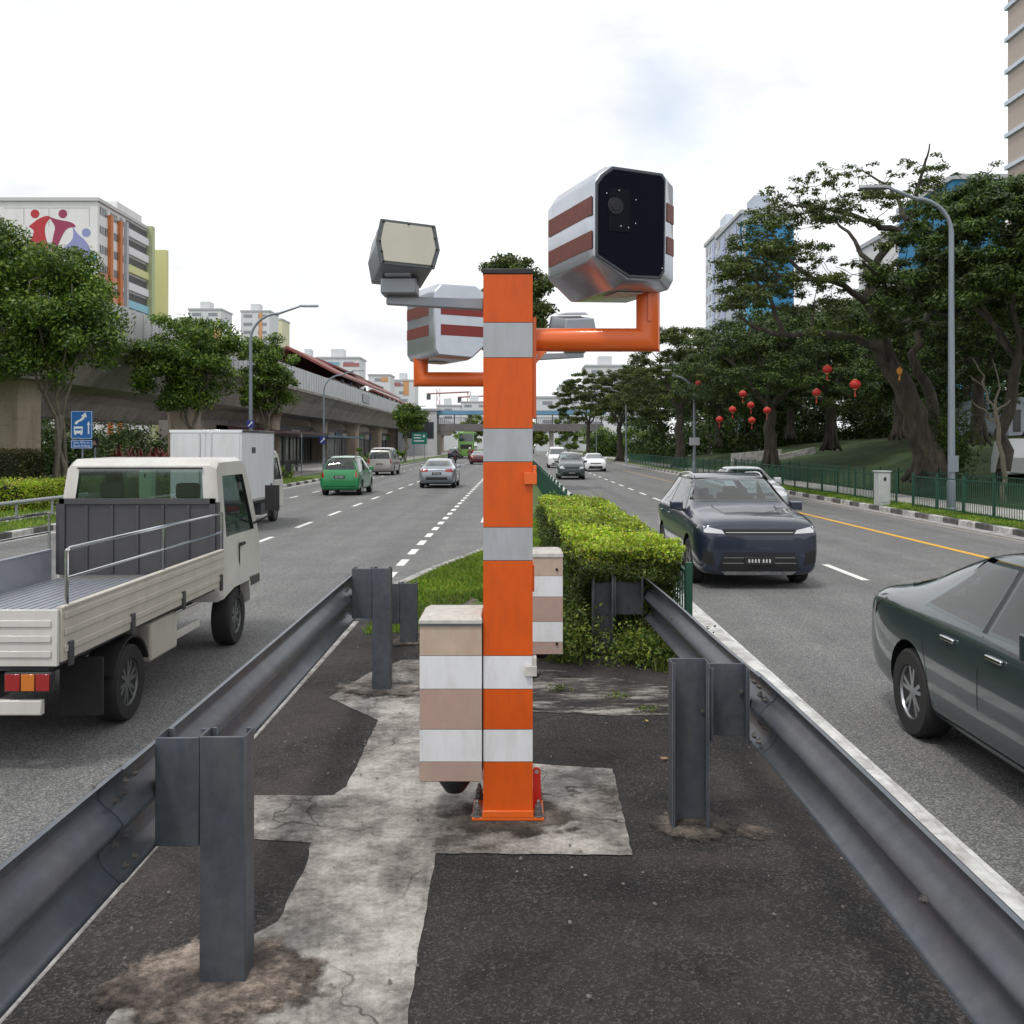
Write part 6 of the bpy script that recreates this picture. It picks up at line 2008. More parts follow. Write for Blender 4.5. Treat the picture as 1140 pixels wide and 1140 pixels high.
# ================================================================== footbridge
def footbridge():
    Y = 190
    t = thing('footbridge', 'covered pedestrian footbridge with blue roof spanning both roads', 'footbridge', (0, Y, 0))
    x0, x1 = at_x(486, Y), at_x(672, Y)
    zd0, zd1 = at_z(480, Y), at_z(472, Y)
    MB().bb(x0, x1, Y, Y + 3, zd0, zd1).build('deck', mat('bridge_concrete', (.16, .155, .15), .9, var=.2, vscale=.4), t, world=True)
    MB().prism([(x0 - .5, at_z(461.5, Y)), (x1 + .5, at_z(461.5, Y)), (x1 + .5, at_z(457, Y)), (x0 - .5, at_z(457, Y))], 'y', Y - .4, Y + 3.6).build('roof', mat('bridge_roof_blue', (.14, .30, .45), .5, var=.1, vscale=.6), t, world=True)
    x = x0 + .3
    while x < x1:
        MB().bb(x - .1, x + .1, Y + .05, Y + .25, zd1, at_z(461, Y)).build('roof_post', M_galv, t, world=True); x += 3.2
    mb = MB()
    mb.bb(x0, x1, Y - .02, Y + .04, zd1 + 1.15, zd1 + 1.25)
    x = x0
    while x < x1:
        mb.bb(x - .04, x + .04, Y - .01, Y + .03, zd1, zd1 + 1.15); x += .4
    mb.build('railing', P_dgrey, t, world=True)
    for x in (at_x(488, Y), at_x(614, Y) + .0, at_x(657, Y)):
        MB().bb(x - .45, x + .45, Y + .8, Y + 2, 0, zd0).build('pier', M_via, t, world=True)
    MB().bb(at_x(489, Y) - 8.0, at_x(489, Y) - .4, Y - 1, Y + 7, 0, at_z(458, Y)).build('stair_tower', M_panel, t, world=True)
    MB().bb(at_x(489, Y) - 7.0, at_x(489, Y) - 1, Y - 1.1, Y - 1.02, at_z(488, Y), at_z(470, Y)).build('glazing', M_window, t, world=True)
    MB().bb(at_x(458, Y), at_x(491, Y), Y - 1.3, Y + 7.3, at_z(457.5, Y), at_z(455, Y)).build('tower_roof', M_refl_grey, t, world=True)
footbridge()

# ================================================================== street furniture
def street_lamp(base, h, arm, label, r=.11, sgn=1, m=M_lamp, ay=0.0, z0=.13, curve=1.4):
    t = thing('street_lamp', label, 'street lamp', (base[0], base[1], z0), 0, 'curved-arm street lamps along the road')
    mb = MB()
    pts = [(0, 0, 0), (0, 0, h - curve - .3)]
    rad = [r, r * .72]
    for k in range(1, 8):
        a = math.pi / 2 * k / 7
        pts.append((sgn * curve * (1 - math.cos(a)), ay * k / 14, h - curve - .3 + curve * .95 * math.sin(a))); rad.append(r * .55)
    pts.append((sgn * arm, ay, h)); rad.append(r * .4)
    mb.tube(pts, rad, 14)
    mb.lathe([(r * 1.5, 0), (r * 1.5, .06), (r * 1.15, .1), (r * 1.15, .9), (r, .95)], (0, 0, 0), 'z', 14)
    o = mb.build('pole', m, t, smooth=True)
    mb = MB()
    e = Vector((sgn * arm, ay, h))
    mb.loft([[e + Vector((sgn * a, b, c)) for b, c in ((-w, -.05), (w, -.05), (w * .8, .05), (-w * .8, .05))] for a, w in ((-.1, .05), (.1, .15), (.7, .15), (.85, .08))])
    mb.build('lamp_head', M_alu_d, t, bevel=.01)
    return t
lp = street_lamp((13.45, 30), 10.0, 2.0, 'tall grey street lamp with curved arm in front of the big rain tree', .115, -1, curve=1.1)
MB().bb(-.16, .16, -.15, -.13, 1.2, 1.7).build('door', M_lamp, lp, bevel=.004)
street_lamp((at_x(279, 48), 48), 8.9, 2.5, 'tall street lamp leaning its arm over the left road beside the box truck', .11, 1)
street_lamp((at_x(360.5, 78), 78), 8.0, 2.4, 'middle street lamp in front of the viaduct on the left road', .10, 1)
street_lamp((at_x(447, 115), 115), 6.6, 2.0, 'farthest street lamp on the left kerb before the footbridge', .09, 1)
l2 = street_lamp((at_x(773, 62), 62), 6.8, 1.2, 'straight street lamp with a grey box behind the far rain trees', .11, -1)
MB().bb(-.3, .3, -.2, .1, 2.0, 2.5).build('control_box', M_refl_grey, l2, world=False)
street_lamp((at_x(697, 100), 100), 8.0, 1.6, 'thin street lamp beside the far end of the green fence', .09, -1)
street_lamp((at_x(664, 150), 150), 7.2, 1.5, 'farthest right street lamp standing by the footbridge end', .09, -1)

def sign_plate(t, name, c, w, h, m, th=.03, r=.03):
    mb = MB()
    x, y, z = c
    pr = [(x - w / 2 + r, z - h / 2), (x + w / 2 - r, z - h / 2), (x + w / 2, z - h / 2 + r), (x + w / 2, z + h / 2 - r), (x + w / 2 - r, z + h / 2), (x - w / 2 + r, z + h / 2), (x - w / 2, z + h / 2 - r), (x - w / 2, z - h / 2 + r)]
    return mb.prism(pr, 'y', y - th / 2, y + th / 2).build(name, m, t)
RX = Matrix.Rotation(math.pi / 2, 4, 'X')
def bus_sign():
    Y = 36
    c = at(91, 478, Y)
    t = thing('road_sign', 'tall blue give way to buses sign beside the left tree trunk', 'road sign', (c.x, Y, .13))
    zc = c.z - .13
    Mb = mat('sign_blue', (0.012, 0.13, 0.42), .4); Mw = mat('sign_white', (.78, .80, .82), .4)
    MB().tube([(0, .06, 0), (0, .06, zc + .5)], .035, 10).build('post', M_lamp, t)
    k = Y / F
    w, h = 24 * k, 31 * k
    z1 = (at_z(473, Y)) - .13
    p1 = sign_plate(t, 'symbol_panel', (0, 0, z1), w, h, Mb)
    z2 = at_z(494.5, Y) - .13
    p2 = sign_plate(t, 'text_panel', (0, 0, z2), w, 9.5 * k, Mb)
    text_mesh('lettering', 'Give Way to\nBuses Exiting', .115, Mw, p2, Matrix.Translation((0, -.022, z2)) @ RX, .002)
    # border
    mb = MB()
    for (zc_, hh) in ((z1, h), (z2, 9.5 * k)):
        for s_ in (-1, 1):
            mb.box((s_ * (w / 2 - .025), -.017, zc_), (.012, .006, hh - .05)); mb.box((0, -.017, zc_ + s_ * (hh / 2 - .02)), (w - .05, .006, .012))
    mb.build('border', Mw, t)
    # bus pictogram (front view)
    mb = MB()
    bx, bz = -.12, z1 - .16
    mb.prism([(bx - .16, bz + .02), (bx + .16, bz + .02), (bx + .16, bz + .10), (bx - .16, bz + .10)], 'y', -.022, -.016)
    mb.prism([(bx - .16, bz - .16), (bx + .16, bz - .16), (bx + .16, bz - .05), (bx - .16, bz - .05)], 'y', -.022, -.016)
    mb.prism([(bx - .16, bz - .0499), (bx - .13, bz - .0499), (bx - .13, bz + .0199), (bx - .16, bz + .0199)], 'y', -.022, -.016)
    mb.prism([(bx + .13, bz - .0499), (bx + .16, bz - .0499), (bx + .16, bz + .0199), (bx + .13, bz + .0199)], 'y', -.022, -.016)
    mb.prism([(bx - .14, bz - .21), (bx - .08, bz - .21), (bx - .08, bz - .161), (bx - .14, bz - .161)], 'y', -.022, -.016)
    mb.prism([(bx + .08, bz - .21), (bx + .14, bz - .21), (bx + .14, bz - .161), (bx + .08, bz - .161)], 'y', -.022, -.016)
    mb.build('bus_symbol', Mw, p1)
    # S-shaped arrow, and the straight one on the right
    mb = MB()
    path = [(-.22, z1 + .03), (-.16, z1 + .12), (-.04, z1 + .17), (.05, z1 + .24), (.10, z1 + .36)]
    rings = []
    for i, p in enumerate(path):
        rings.append([(p[0] - .045, -.022, p[1] + .02), (p[0] + .045, -.022, p[1] - .02), (p[0] + .045, -.016, p[1] - .02), (p[0] - .045, -.016, p[1] + .02)])
    mb.loft(rings)
    mb.prism([(-.02, z1 + .33), (.20, z1 + .28), (.15, z1 + .46)], 'y', -.0225, -.0165)
    mb.build('exit_arrow', Mw, p1)
    mb = MB()
    mb.prism([(.235, z1 - .34), (.285, z1 - .34), (.285, z1 + .02), (.235, z1 + .02)], 'y', -.022, -.016)
    mb.prism([(.20, z1 + .0), (.32, z1 + .0), (.26, z1 + .13)], 'y', -.0225, -.0165)
    mb.build('ahead_arrow', Mw, p1)
bus_sign()
def small_sign(px, py, Y, w, h, m, label, sym=None, z0=.13, double=False, post=True):
    c = at(px, py, Y)
    t = thing('road_sign', label, 'road sign', (c.x, Y - .15, z0))
    k = Y / F
    if post:
        for s_ in ((-.35, .35) if double else (0,)):
            MB().tube([(s_ * w * k, .05, 0), (s_ * w * k, .05, c.z - z0 + h * k / 2)], .04, 8).build('post', M_lamp, t)
    p = sign_plate(t, 'panel', (0, 0, c.z - z0), w * k, h * k, m)
    Mw = mat('sign_white', (.78, .80, .82), .4)
    zc = c.z - z0
    if sym == 'arrow':
        mb = MB(); a = h * k * .3
        mb.prism([(-a, zc - a), (-a * .7, zc - a * 1.2), (a * .7, zc + a * .3), (a * .4, zc + a * .6)], 'y', -.021, -.0165)
        mb.prism([(a * .1, zc + a), (a, zc + a), (a, zc)], 'y', -.0215, -.0165)
        mb.build('arrow', Mw, p)
    if sym == 'lines':
        mb = MB()
        for q in (.28, .04, -.22):
            mb.bb(-.36 * w * k, (.1 if q > 0 else .3) * w * k, -.021, -.0165, zc + q * h * k - .05 * h * k, zc + q * h * k + .05 * h * k)
        mb.prism([(.2 * w * k, zc + .1 * h * k), (.4 * w * k, zc + .1 * h * k), (.3 * w * k, zc + .36 * h * k)], 'y', -.021, -.0165)
        mb.build('legend', Mw, p)
    if sym == 'triangle':
        a = h * k * .3
        MB().prism([(-a, zc - a * .8), (a, zc - a * .8), (0, zc + a)], 'y', -.021, -.0165).build('triangle', mat('sign_pale_red', (.45, .25, .22), .5), p)
    return t
M_pur = mat('sign_indigo', (0.03, 0.03, 0.22), .4); M_sgreen = mat('sign_green', (0.0, .20, .14), .4)
small_sign(107, 493, 38, 9, 10, M_black, 'small dark square sign right of the tall blue bus sign', 'triangle')
small_sign(279.5, 472, 48, 8, 8, M_pur, 'small indigo direction sign on the tall left street lamp', 'arrow', post=False)
small_sign(359.5, 490, 78, 6, 8, M_pur, 'small indigo direction sign on the middle left street lamp', 'arrow', post=False)
small_sign(467, 488, 112, 17, 13, M_sgreen, 'green directional road sign on two posts by the far left tree', 'lines', double=True)
small_sign(336, 485, 66, 2, 4, M_refl_grey, 'thin grey pole with a plate at the bus stop')
# electrical boxes
def elec_box(c, w, d_, h, m, label):
    t = thing('utility_box', label, 'utility box', c)
    MB().bb(-w / 2, w / 2, -d_ / 2, d_ / 2, 0, h).build('body', m, t, bevel=.02)
    MB().bb(-w / 2 - .03, w / 2 + .03, -d_ / 2 - .03, d_ / 2 + .03, h + .002, h + .05).build('cap', m, t, bevel=.01)
    MB().bb(-w / 2 + .05, w / 2 - .05, -d_ / 2 - .012, -d_ / 2 - .002, .12, h - .1).build('door', m, t, bevel=.004)
    MB().bb(-.04, .04, -d_ / 2 - .025, -d_ / 2 - .013, h * .75, h * .85).build('label_plate', M_plate, t)
elec_box((at_x(164, 33), 33, .13), .42, .4, 1.25, mat('box_pale_green', (.30, .42, .30), .6, var=.08), 'pale green utility box on the left verge seen behind the lorry cab')
elec_box((at_x(982, 32.5), 32.5, .13), .38, .5, 1.12, mat('box_pale_grey', (.42, .45, .44), .6, var=.08), 'pale grey utility box standing in the green fence')

# right fences
bar_fence('railing', [(13.0, 12), (13.0, 31.8)], 1.08, 'green picket fence along the right verge nearest the camera, near the lamp post', 'green fences right of the road', .13, 1.75, .13)
bar_fence('railing', [(13.0, 33.2), (13.0, 112)], 1.08, 'long green picket fence running from the utility box to the footbridge', 'green fences right of the road', .16, 2.0, .13)
bar_fence('railing', [(15.75, 16), (15.75, 70)], 1.05, 'second green railing behind the footpath on the lawn side', 'green fences right of the road', .16, 2.0, .13)
# low steel rail on left verge
t = thing('verge_rail', 'low galvanised rail along the left verge behind the lorry', 'rail', (-13.6, 20, .13))
mb = MB()
mb.tube([(-13.4, 12, .62), (-13.4, 31, .62)], .06, 10)
for y in range(12, 32, 2): mb.tube([(-13.4, y, .1), (-13.4, y, .62)], .04, 8)
mb.build('rail', mat('pale_steel', (.36, .38, .40), .4, .6), t, world=True)

# small white truck parked behind the right fence
def parked_van():
    t = thing('parked_lorry', 'pale parked lorry behind the green fence at the right picture edge', 'lorry', (19.2, 33, .75), R(90))
    MB().bb(0, 3.0, -.9, .9, .35, .95).build('load_bed', P_white, t, bevel=.05)
    mb = MB().prism([(3.1, .3), (4.6, .3), (4.55, .95), (4.25, 1.6), (3.1, 1.65)], 'y', -.85, .85); mb.build('cab', P_white, t, bevel=.06)
    MB().bb(3.3, 4.1, -.862, -.852, 1.0, 1.45).build('side_window', M_cglass, t)
    for x in (.7, 3.8):
        for s_ in (-1, 1): wheel(t, x, s_ * .78, .32, .2, s_, 6, M_rimd)
parked_van()
# ================================================================== vegetation
DENS = 1.75
def crown_mesh(name, clumps, per, size, m, seed, parent, off=(0, 0, 0), asp=.45, flat=.35, shell=.35, up=.5):
    """clumps: list of (x, y, z, rx, ry, rz)"""
    g = np.random.default_rng(seed)
    C = np.array(clumps, float)
    vol = (C[:, 3] * C[:, 4]); vol = vol / vol.mean()
    cnt = np.maximum(6, (per * DENS * vol).astype(int))
    idx = np.repeat(np.arange(len(C)), cnt)
    n = len(idx)
    d = g.normal(size=(n, 3)); d /= np.linalg.norm(d, axis=1)[:, None]
    r = g.random(n) ** shell
    P = C[idx, :3] + d * r[:, None] * C[idx, 3:6] * g.uniform(.85, 1.15, (n, 1))
    nr = d.copy(); nr[:, 2] += up
    v, f = leaf_quads(P, size, g, asp, nrm=nr, jit=.8)
    return np_mesh(name, v - np.array(off), f, m, None, parent)

def branch(mb, pts, r0, r1, rr, n=7, wobble=.06, sub=3):
    """a limb with slight bends"""
    P = [Vector(p) for p in pts]
    q = [P[0]]
    for a, b in zip(P, P[1:]):
        for k in range(1, sub + 1):
            p = a.lerp(b, k / sub)
            if k < sub: p += Vector((rr.gauss(0, 1), rr.gauss(0, 1), rr.gauss(0, .6))) * wobble * (b - a).length
            q.append(p)
    ln = len(q)
    mb.tube(q, [r0 + (r1 - r0) * (i / (ln - 1)) ** .8 for i in range(ln)], n)
    return q

# ---- round street trees with several stems (left)
def street_tree(base, ctr, rad, label, seed, nst=5, leaf=.20, m=M_leaf_l, bark=M_bark_l, per=150, ncl=85, stem_r=.09, name='street_tree', cat='tree', fork=.8, group=None):
    rr = random.Random(seed)
    t = thing(name, label, cat, base, 0, group)
    b = Vector(base)
    clumps = []
    for k in range(ncl):
        a = rr.uniform(0, 6.283); c = rr.uniform(-1, 1); q = rr.uniform(.45, .93) if k > ncl * .2 else rr.uniform(0, .5)
        s_ = math.sqrt(1 - c * c)
        p = Vector((ctr[0] + rad[0] * q * s_ * math.cos(a), ctr[1] + rad[1] * q * s_ * math.sin(a), ctr[2] + rad[2] * q * c))
        e = rr.uniform(.17, .30) * min(rad)
        clumps.append((p.x, p.y, p.z, e * rr.uniform(.9, 1.4), e * rr.uniform(.9, 1.4), e * rr.uniform(.6, .9)))
    crown_mesh('crown', clumps, per, leaf, m, seed, t, b, asp=.48, shell=.5, up=.35)
    mb = MB()
    for k in range(nst):
        a = 2 * math.pi * k / nst + rr.uniform(-.4, .4)
        top = Vector((ctr[0] + rad[0] * .5 * math.cos(a), ctr[1] + rad[1] * .5 * math.sin(a), ctr[2] + rad[2] * rr.uniform(-.1, .4)))
        f = b + Vector((math.cos(a) * .08, math.sin(a) * .08, 0))
        mid = b + Vector((math.cos(a) * .12 + (ctr[0] - b.x) * .15, math.sin(a) * .12, fork * (ctr[2] - rad[2] - b.z) + .1))
        br = branch(mb, [f - b, mid - b, (mid.lerp(top, .5) + Vector((0, 0, .1))) - b, top - b], stem_r, .02, rr)
        for j in range(4):
            s0 = br[rr.randint(4, len(br) - 1)]
            cl = clumps[rr.randrange(len(clumps))]
            branch(mb, [s0, Vector(cl[:3]) - b], .025, .008, rr, 5, .1, 3)
    mb.build('trunk', bark, t, smooth=True)
    return t
street_tree((-17.4, 37, .13), (-17.7, 37, 7.0), (2.9, 2.7, 3.2), 'round leafy tree with several pale stems beside the blue bus sign', 101, 6, .17, per=230, ncl=110)
street_tree((-20.3, 36.5, .13), (-20.6, 36.5, 8.7), (2.4, 2.4, 2.4), 'leafy tree crown at the left picture edge above the first viaduct pier', 102, 4, .17, per=200, ncl=80)
street_tree((-17.6, 52.5, .13), (-17.7, 52.5, 6.7), (3.0, 2.7, 3.0), 'round leafy tree standing between the box truck and the viaduct', 103, 6, .19, per=190, ncl=100)
street_tree((-17.6, 68.5, .13), (-17.6, 68.5, 7.2), (2.25, 2.2, 3.3), 'taller oval leafy tree behind the tall left street lamp', 104, 5, .20, per=150, ncl=90)
street_tree((-12.9, 112, .13), (-12.3, 112, 5.4), (2.0, 2.0, 2.1), 'small round tree next to the green road sign', 105, 4, .25, per=90, ncl=60)
street_tree((.62, 45, IZ), (-.2, 45, 8.35), (2.2, 2.0, 2.9), 'slim tree on the median whose crown shows behind the top of the orange post', 106, 1, .17, m=M_leaf_r, per=260, ncl=130, stem_r=.09, fork=1.0)
street_tree((-10.5, 215, 0), (-10.5, 215, 5.5), (4.0, 3.0, 4.0), 'light green tree under the left half of the footbridge', 107, 3, .5, m=M_leaf_y, per=70, ncl=50)
street_tree((4.0, 230, 0), (4.0, 230, 4.5), (4.0, 3.0, 3.2), 'light green tree seen under the footbridge right of the post', 108, 3, .5, m=M_leaf_y, per=70, ncl=50)
street_tree((-3.5, 240, 0), (-3.5, 240, 5), (4.5, 3.0, 3.4), 'green tree at the end of the road left of the post', 109, 3, .5, m=M_leaf_l, per=70, ncl=50)
street_tree((12, 225, 0), (12, 225, 5), (4.5, 3.0, 4.4), 'broad green tree behind the right end of the footbridge', 110, 3, .5, m=M_leaf_l, per=80, ncl=50)
for k, (x, y, lab) in enumerate(((-8.6, 160, 'low round shrub at the foot of the footbridge stair tower'), (-14.5, 88, 'low clipped shrub beside the champagne van'), (-13.2, 104, 'low bush in front of the green road sign'))):
    street_tree((x, y, .1), (x, y, .9), (1.6, 1.8, .9), lab, 140 + k, 2, .2, m=M_leaf_l, per=70, ncl=24, stem_r=.03, name='shrub', cat='shrub')

# ---- big rain tree on the right
def rain_tree(name, base, limbs, pads, label, seed, trunk_r, leaf=.15, per=60, m=M_leaf_r, cat='tree', roots=True, group=None, twigs=True, flat=.34):
    rr = random.Random(seed)
    b = Vector(base)
    t = thing(name, label, cat, base, 0, group)
    mb = MB()
    nodes = []
    for pts, r0, r1 in limbs:
        q = branch(mb, [Vector(p) - b for p in pts], r0, r1, rr, 10 if r0 > .2 else 7, .045, 3)
        nodes += [(p, r0 + (r1 - r0) * i / len(q)) for i, p in enumerate(q) if i > len(q) * .25 or r0 < .2]
    if roots:
        for k in range(7):
            a = 2 * math.pi * k / 7 + rr.uniform(-.3, .3)
            mb.tube([(math.cos(a) * trunk_r * .5, math.sin(a) * trunk_r * .5, 1.1), (math.cos(a) * trunk_r * .9, math.sin(a) * trunk_r * .9, .35), (math.cos(a) * trunk_r * 1.7, math.sin(a) * trunk_r * 1.7, -.1)], [trunk_r * .35, trunk_r * .38, trunk_r * .15], 8)
    # secondary limbs reach each leaf pad from the nearest limb
    cl = []
    grown = list(nodes)
    P = [(Vector(p[:3]) - b, p[3]) for p in pads]
    P.sort(key=lambda e: min((e[0] - nd[0]).length for nd in nodes))
    for p, e in P:
        best = min(grown, key=lambda nd: (p - nd[0]).length * (1.0 if nd[0].z < p.z + .3 else 1.6))
        ln = (p - best[0]).length
        if ln > .3:
            r0 = min(best[1] * .7, .02 + .022 * ln)
            mid = best[0].lerp(p, .55) + Vector((0, 0, -.06 * ln))
            q = branch(mb, [best[0], mid, p], r0, .012, rr, 5, .07, 2)
            grown += [(w_, max(.012, r0 * (1 - i / len(q)))) for i, w_ in enumerate(q[1:], 1)]
        k = max(1, int(e * 3.0))
        for j in range(k):
            cl.append((p.x + rr.gauss(0, e * .45), p.y + rr.gauss(0, e * .45), p.z + rr.gauss(0, e * .12) + e * .1, e * rr.uniform(.4, .7), e * rr.uniform(.4, .7), e * flat * rr.uniform(.5, .9)))
    mb.build('trunk', M_bark, t, smooth=True)
    crown_mesh('crown', cl, per, leaf, m, seed, t, asp=.42, shell=.6, up=1.2)
    return t

rr = random.Random(55)
TY = 38.0
def tp(px, py, dy=0.0): return at(px, py, TY + dy)
base = at(1036, 533, TY)
limbs = [
 ([tp(1036, 540), tp(1026, 490), tp(1010, 445), tp(992, 412), tp(978, 375, .4), tp(968, 338, .6)], .62, .24),
 ([tp(1032, 500, .2), tp(1040, 462, .5), tp(1030, 425, .8), tp(1014, 395, 1.0), tp(1030, 360, 1.6), tp(1050, 330, 2.4)], .30, .10),
 ([tp(992, 412), tp(960, 380, -.6), tp(920, 371, -1.4), tp(872, 372, -2), tp(840, 365, -2.6), tp(822, 352, -3)], .20, .05),
 ([tp(872, 372, -2), tp(862, 350, -2.2), tp(852, 326, -2.4), tp(838, 308, -2.6), tp(826, 300, -3)], .11, .03),
 ([tp(968, 340, .6), tp(940, 318, .2), tp(905, 311, -.4), tp(872, 312, -1), tp(850, 290, -1.6), tp(832, 285, -2)], .15, .03),
 ([tp(905, 311, -.4), tp(880, 290, 1), tp(862, 262, 1.6), tp(850, 240, 2)], .11, .03),
 ([tp(968, 338, .6), tp(972, 300, .8), tp(996, 262, 1), tp(1016, 242, 1.2), tp(1048, 224, 1.4), tp(1085, 205, 1.6)], .21, .04),
 ([tp(1000, 258, 1), tp(975, 248, .4), tp(945, 238, -.3), tp(915, 232, -1), tp(880, 228, -1.5)], .15, .04),
 ([tp(1010, 246, 1.1), tp(1000, 222, 1.8), tp(985, 205, 2.2), tp(960, 190, 2.8)], .12, .03),
 ([tp(1018, 240, 1.1), tp(1022, 210, .6), tp(1030, 180, .2), tp(1035, 160, 0)], .11, .025),
 ([tp(972, 300, .8), tp(955, 275, 1.6), tp(935, 252, 2.4), tp(920, 240, 3)], .13, .03),
 ([tp(965, 335, .6), tp(985, 312, -.8), tp(1008, 318, -1.6), tp(1030, 345, -2.2), tp(1060, 352, -3)], .13, .05),
 ([tp(990, 372, 1.2), tp(1020, 350, 2.4), tp(1060, 330, 3.6), tp(1100, 320, 4.4)], .13, .05),
 ([tp(978, 360, .4), tp(985, 330, -2), tp(970, 300, -4), tp(960, 290, -5)], .13, .04),
]
# crown outline: top and bottom of the foliage at each x
env_x = [800, 815, 835, 860, 900, 940, 980, 1010, 1040, 1060, 1090, 1125]
env_t = [300, 262, 228, 196, 184, 178, 182, 172, 156, 190, 172, 170]
env_b = [345, 345, 350, 350, 345, 330, 325, 325, 330, 345, 360, 370]
pads = []
for k in range(430):
    x = rr.uniform(800, 1125)
    a, b_ = np.interp(x, env_x, env_t), np.interp(x, env_x, env_b)
    u = rr.random()
    y = a + 4 + (b_ - a - 4) * u
    # sparser at the top right and in the middle where the sky shows
    if 940 < x < 1010 and 255 < y < 325 and rr.random() < .7: continue
    if x > 1000 and y < 200 and rr.random() < .25: continue
    if y < a + 30 and rr.random() < .2: continue
    pads.append((*tp(x, y, rr.uniform(-4.5, 4.5) * (.5 + .5 * u)), rr.uniform(.4, .8) * (.7 if y < a + 25 else 1)))
for (x0_, x1_, y0_, y1_, n_) in ((806, 880, 275, 345, 40), (905, 1000, 335, 372, 14), (1040, 1130, 300, 370, 34)):
    for k in range(n_):
        pads.append((*tp(rr.uniform(x0_, x1_), rr.uniform(y0_, y1_), rr.uniform(-4, 4)), rr.uniform(.6, .95)))
rain_tree('rain_tree', base, limbs, pads, 'huge spreading rain tree with thick leaning trunk behind the right lamp post', 77, .62, leaf=.15, per=48)

# ---- generic spreading trees
def spread_tree(x, y, z0, top, rad, label, seed, m=M_leaf_d, leaf=.2, per=60, npad=120, tr=.35, zl=.35, lean=0.0, group=None):
    rr = random.Random(seed)
    b = Vector((x, y, z0))
    H_ = top - z0
    fk = b + Vector((lean, 0, H_ * .38))
    limbs = [([b, b + Vector((lean * .4, 0, H_ * .2)), fk], tr, tr * .72)]
    for k in range(6):
        a = 2 * math.pi * k / 6 + rr.uniform(-.3, .3)
        e = fk + Vector((math.cos(a) * rad * .62, math.sin(a) * rad * .62, H_ * rr.uniform(.22, .48)))
        mid = fk.lerp(e, .5) + Vector((0, 0, H_ * .05))
        limbs.append(([fk, mid, e], tr * .42, .04))
    pads = []
    for k in range(npad):
        a = rr.uniform(0, 6.283); q = math.sqrt(rr.random())
        dome = math.sqrt(max(0, 1 - (q * .93) ** 2))
        zz = z0 + H_ * (zl + (1 - zl) * (dome * rr.uniform(.35, 1.0) if k % 3 else dome))
        zz -= .0
        pads.append((x + lean + math.cos(a) * rad * q, y + math.sin(a) * rad * q, zz, rr.uniform(.13, .22) * rad))
    return rain_tree('rain_tree', b, limbs, pads, label, seed, tr, leaf, per, m, roots=tr > .3, group=group, flat=.42)
def SX(px, Y): return (px - VX) * Y / F
def SZ(py, Y): return CH - (py - HZ) * Y / F
spread_tree(SX(858, 57), 57, .9, SZ(352, 57), 5.6, 'spreading tree with dark trunk behind the cluster of red lanterns', 201, M_leaf_d, .19, 75, 150, .42, .30)
spread_tree(SX(757, 84), 84, .3, SZ(366, 84), 5.6, 'spreading dark tree beside the straight street lamp, left of the lantern tree', 202, M_leaf_r, .22, 75, 140, .45, .30)
spread_tree(SX(690, 118), 118, .2, SZ(408, 118), 5.4, 'wide tree at the far end of the green fence', 203, M_leaf_r, .27, 70, 120, .4, .30)
spread_tree(SX(655, 160), 160, 0, SZ(414, 160), 5.2, 'farthest spreading tree beside the footbridge end', 204, M_leaf_r, .33, 60, 100, .4, .35)
spread_tree(SX(800, 105), 105, 2.0, SZ(385, 105), 7.5, 'broad dark tree filling the gap behind the straight street lamp', 205, M_leaf_d, .28, 60, 130, .4, .2)
spread_tree(SX(1125, 33), 33.5, 1.3, SZ(200, 33), 4.6, 'dense green tree at the right picture edge above the fence', 206, M_leaf_d, .16, 150, 260, .24, .40, .5)
spread_tree(SX(1090, 46), 46, 2.2, SZ(300, 46), 5.0, 'dense dark tree behind the right lamp post', 207, M_leaf_d, .18, 90, 180, .35, .20)
spread_tree(SX(925, 60), 60, 1.9, SZ(342, 60), 6.5, 'dark tree standing behind the leaning trunk, with lanterns before it', 208, M_leaf_d, .2, 75, 170, .4, .25)
spread_tree(SX(1000, 68), 68, 2.6, SZ(330, 68), 7.5, 'tall dark tree behind the big rain tree trunk', 209, M_leaf_d, .22, 75, 170, .4, .18)
spread_tree(SX(1075, 78), 78, 2.9, SZ(320, 78), 7.5, 'far dark tree seen under the big rain tree on the right', 210, M_leaf_d, .24, 70, 150, .4, .18)
spread_tree(SX(880, 88), 88, 2.8, SZ(362, 88), 8.0, 'broad dark tree on the lawn between the lantern trees', 211, M_leaf_d, .26, 65, 150, .4, .15)
spread_tree(SX(735, 140), 140, 1, SZ(412, 140), 8, 'far rounded tree rising behind the straight lamp post', 212, M_leaf_d, .33, 60, 110, .4, .2)
spread_tree(SX(1150, 60), 60, 2.6, SZ(300, 60), 6.5, 'dark tree right of the lamp post at the back of the lawn', 213, M_leaf_d, .2, 80, 150, .4, .12)

# a small bare tree by the right edge
def bare_tree():
    Y = 33
    b = at(1114, 545, Y)
    t = thing('young_tree', 'thin young tree with bare forked branches near the right picture edge', 'tree', b)
    rr = random.Random(9)
    mb = MB()
    def p(x, y, d=0): return at(x, y, Y + d) - b
    branch(mb, [p(1118, 560), p(1117, 520), p(1112, 480), p(1108, 452)], .10, .06, rr)
    for pts in ([p(1108, 452), p(1095, 430, .4), p(1080, 418, .8)], [p(1108, 452), p(1112, 425), p(1105, 400, -.5)], [p(1109, 456), p(1126, 444, .5), p(1140, 436, 1)], [p(1110, 470), p(1094, 455, -.6), p(1082, 445, -1)], [p(1096, 432, .4), p(1090, 412, .2), p(1082, 398, .6)]):
        branch(mb, pts, .045, .012, rr, 6)
    mb.build('trunk', M_bark_l, t, smooth=True)
bare_tree()
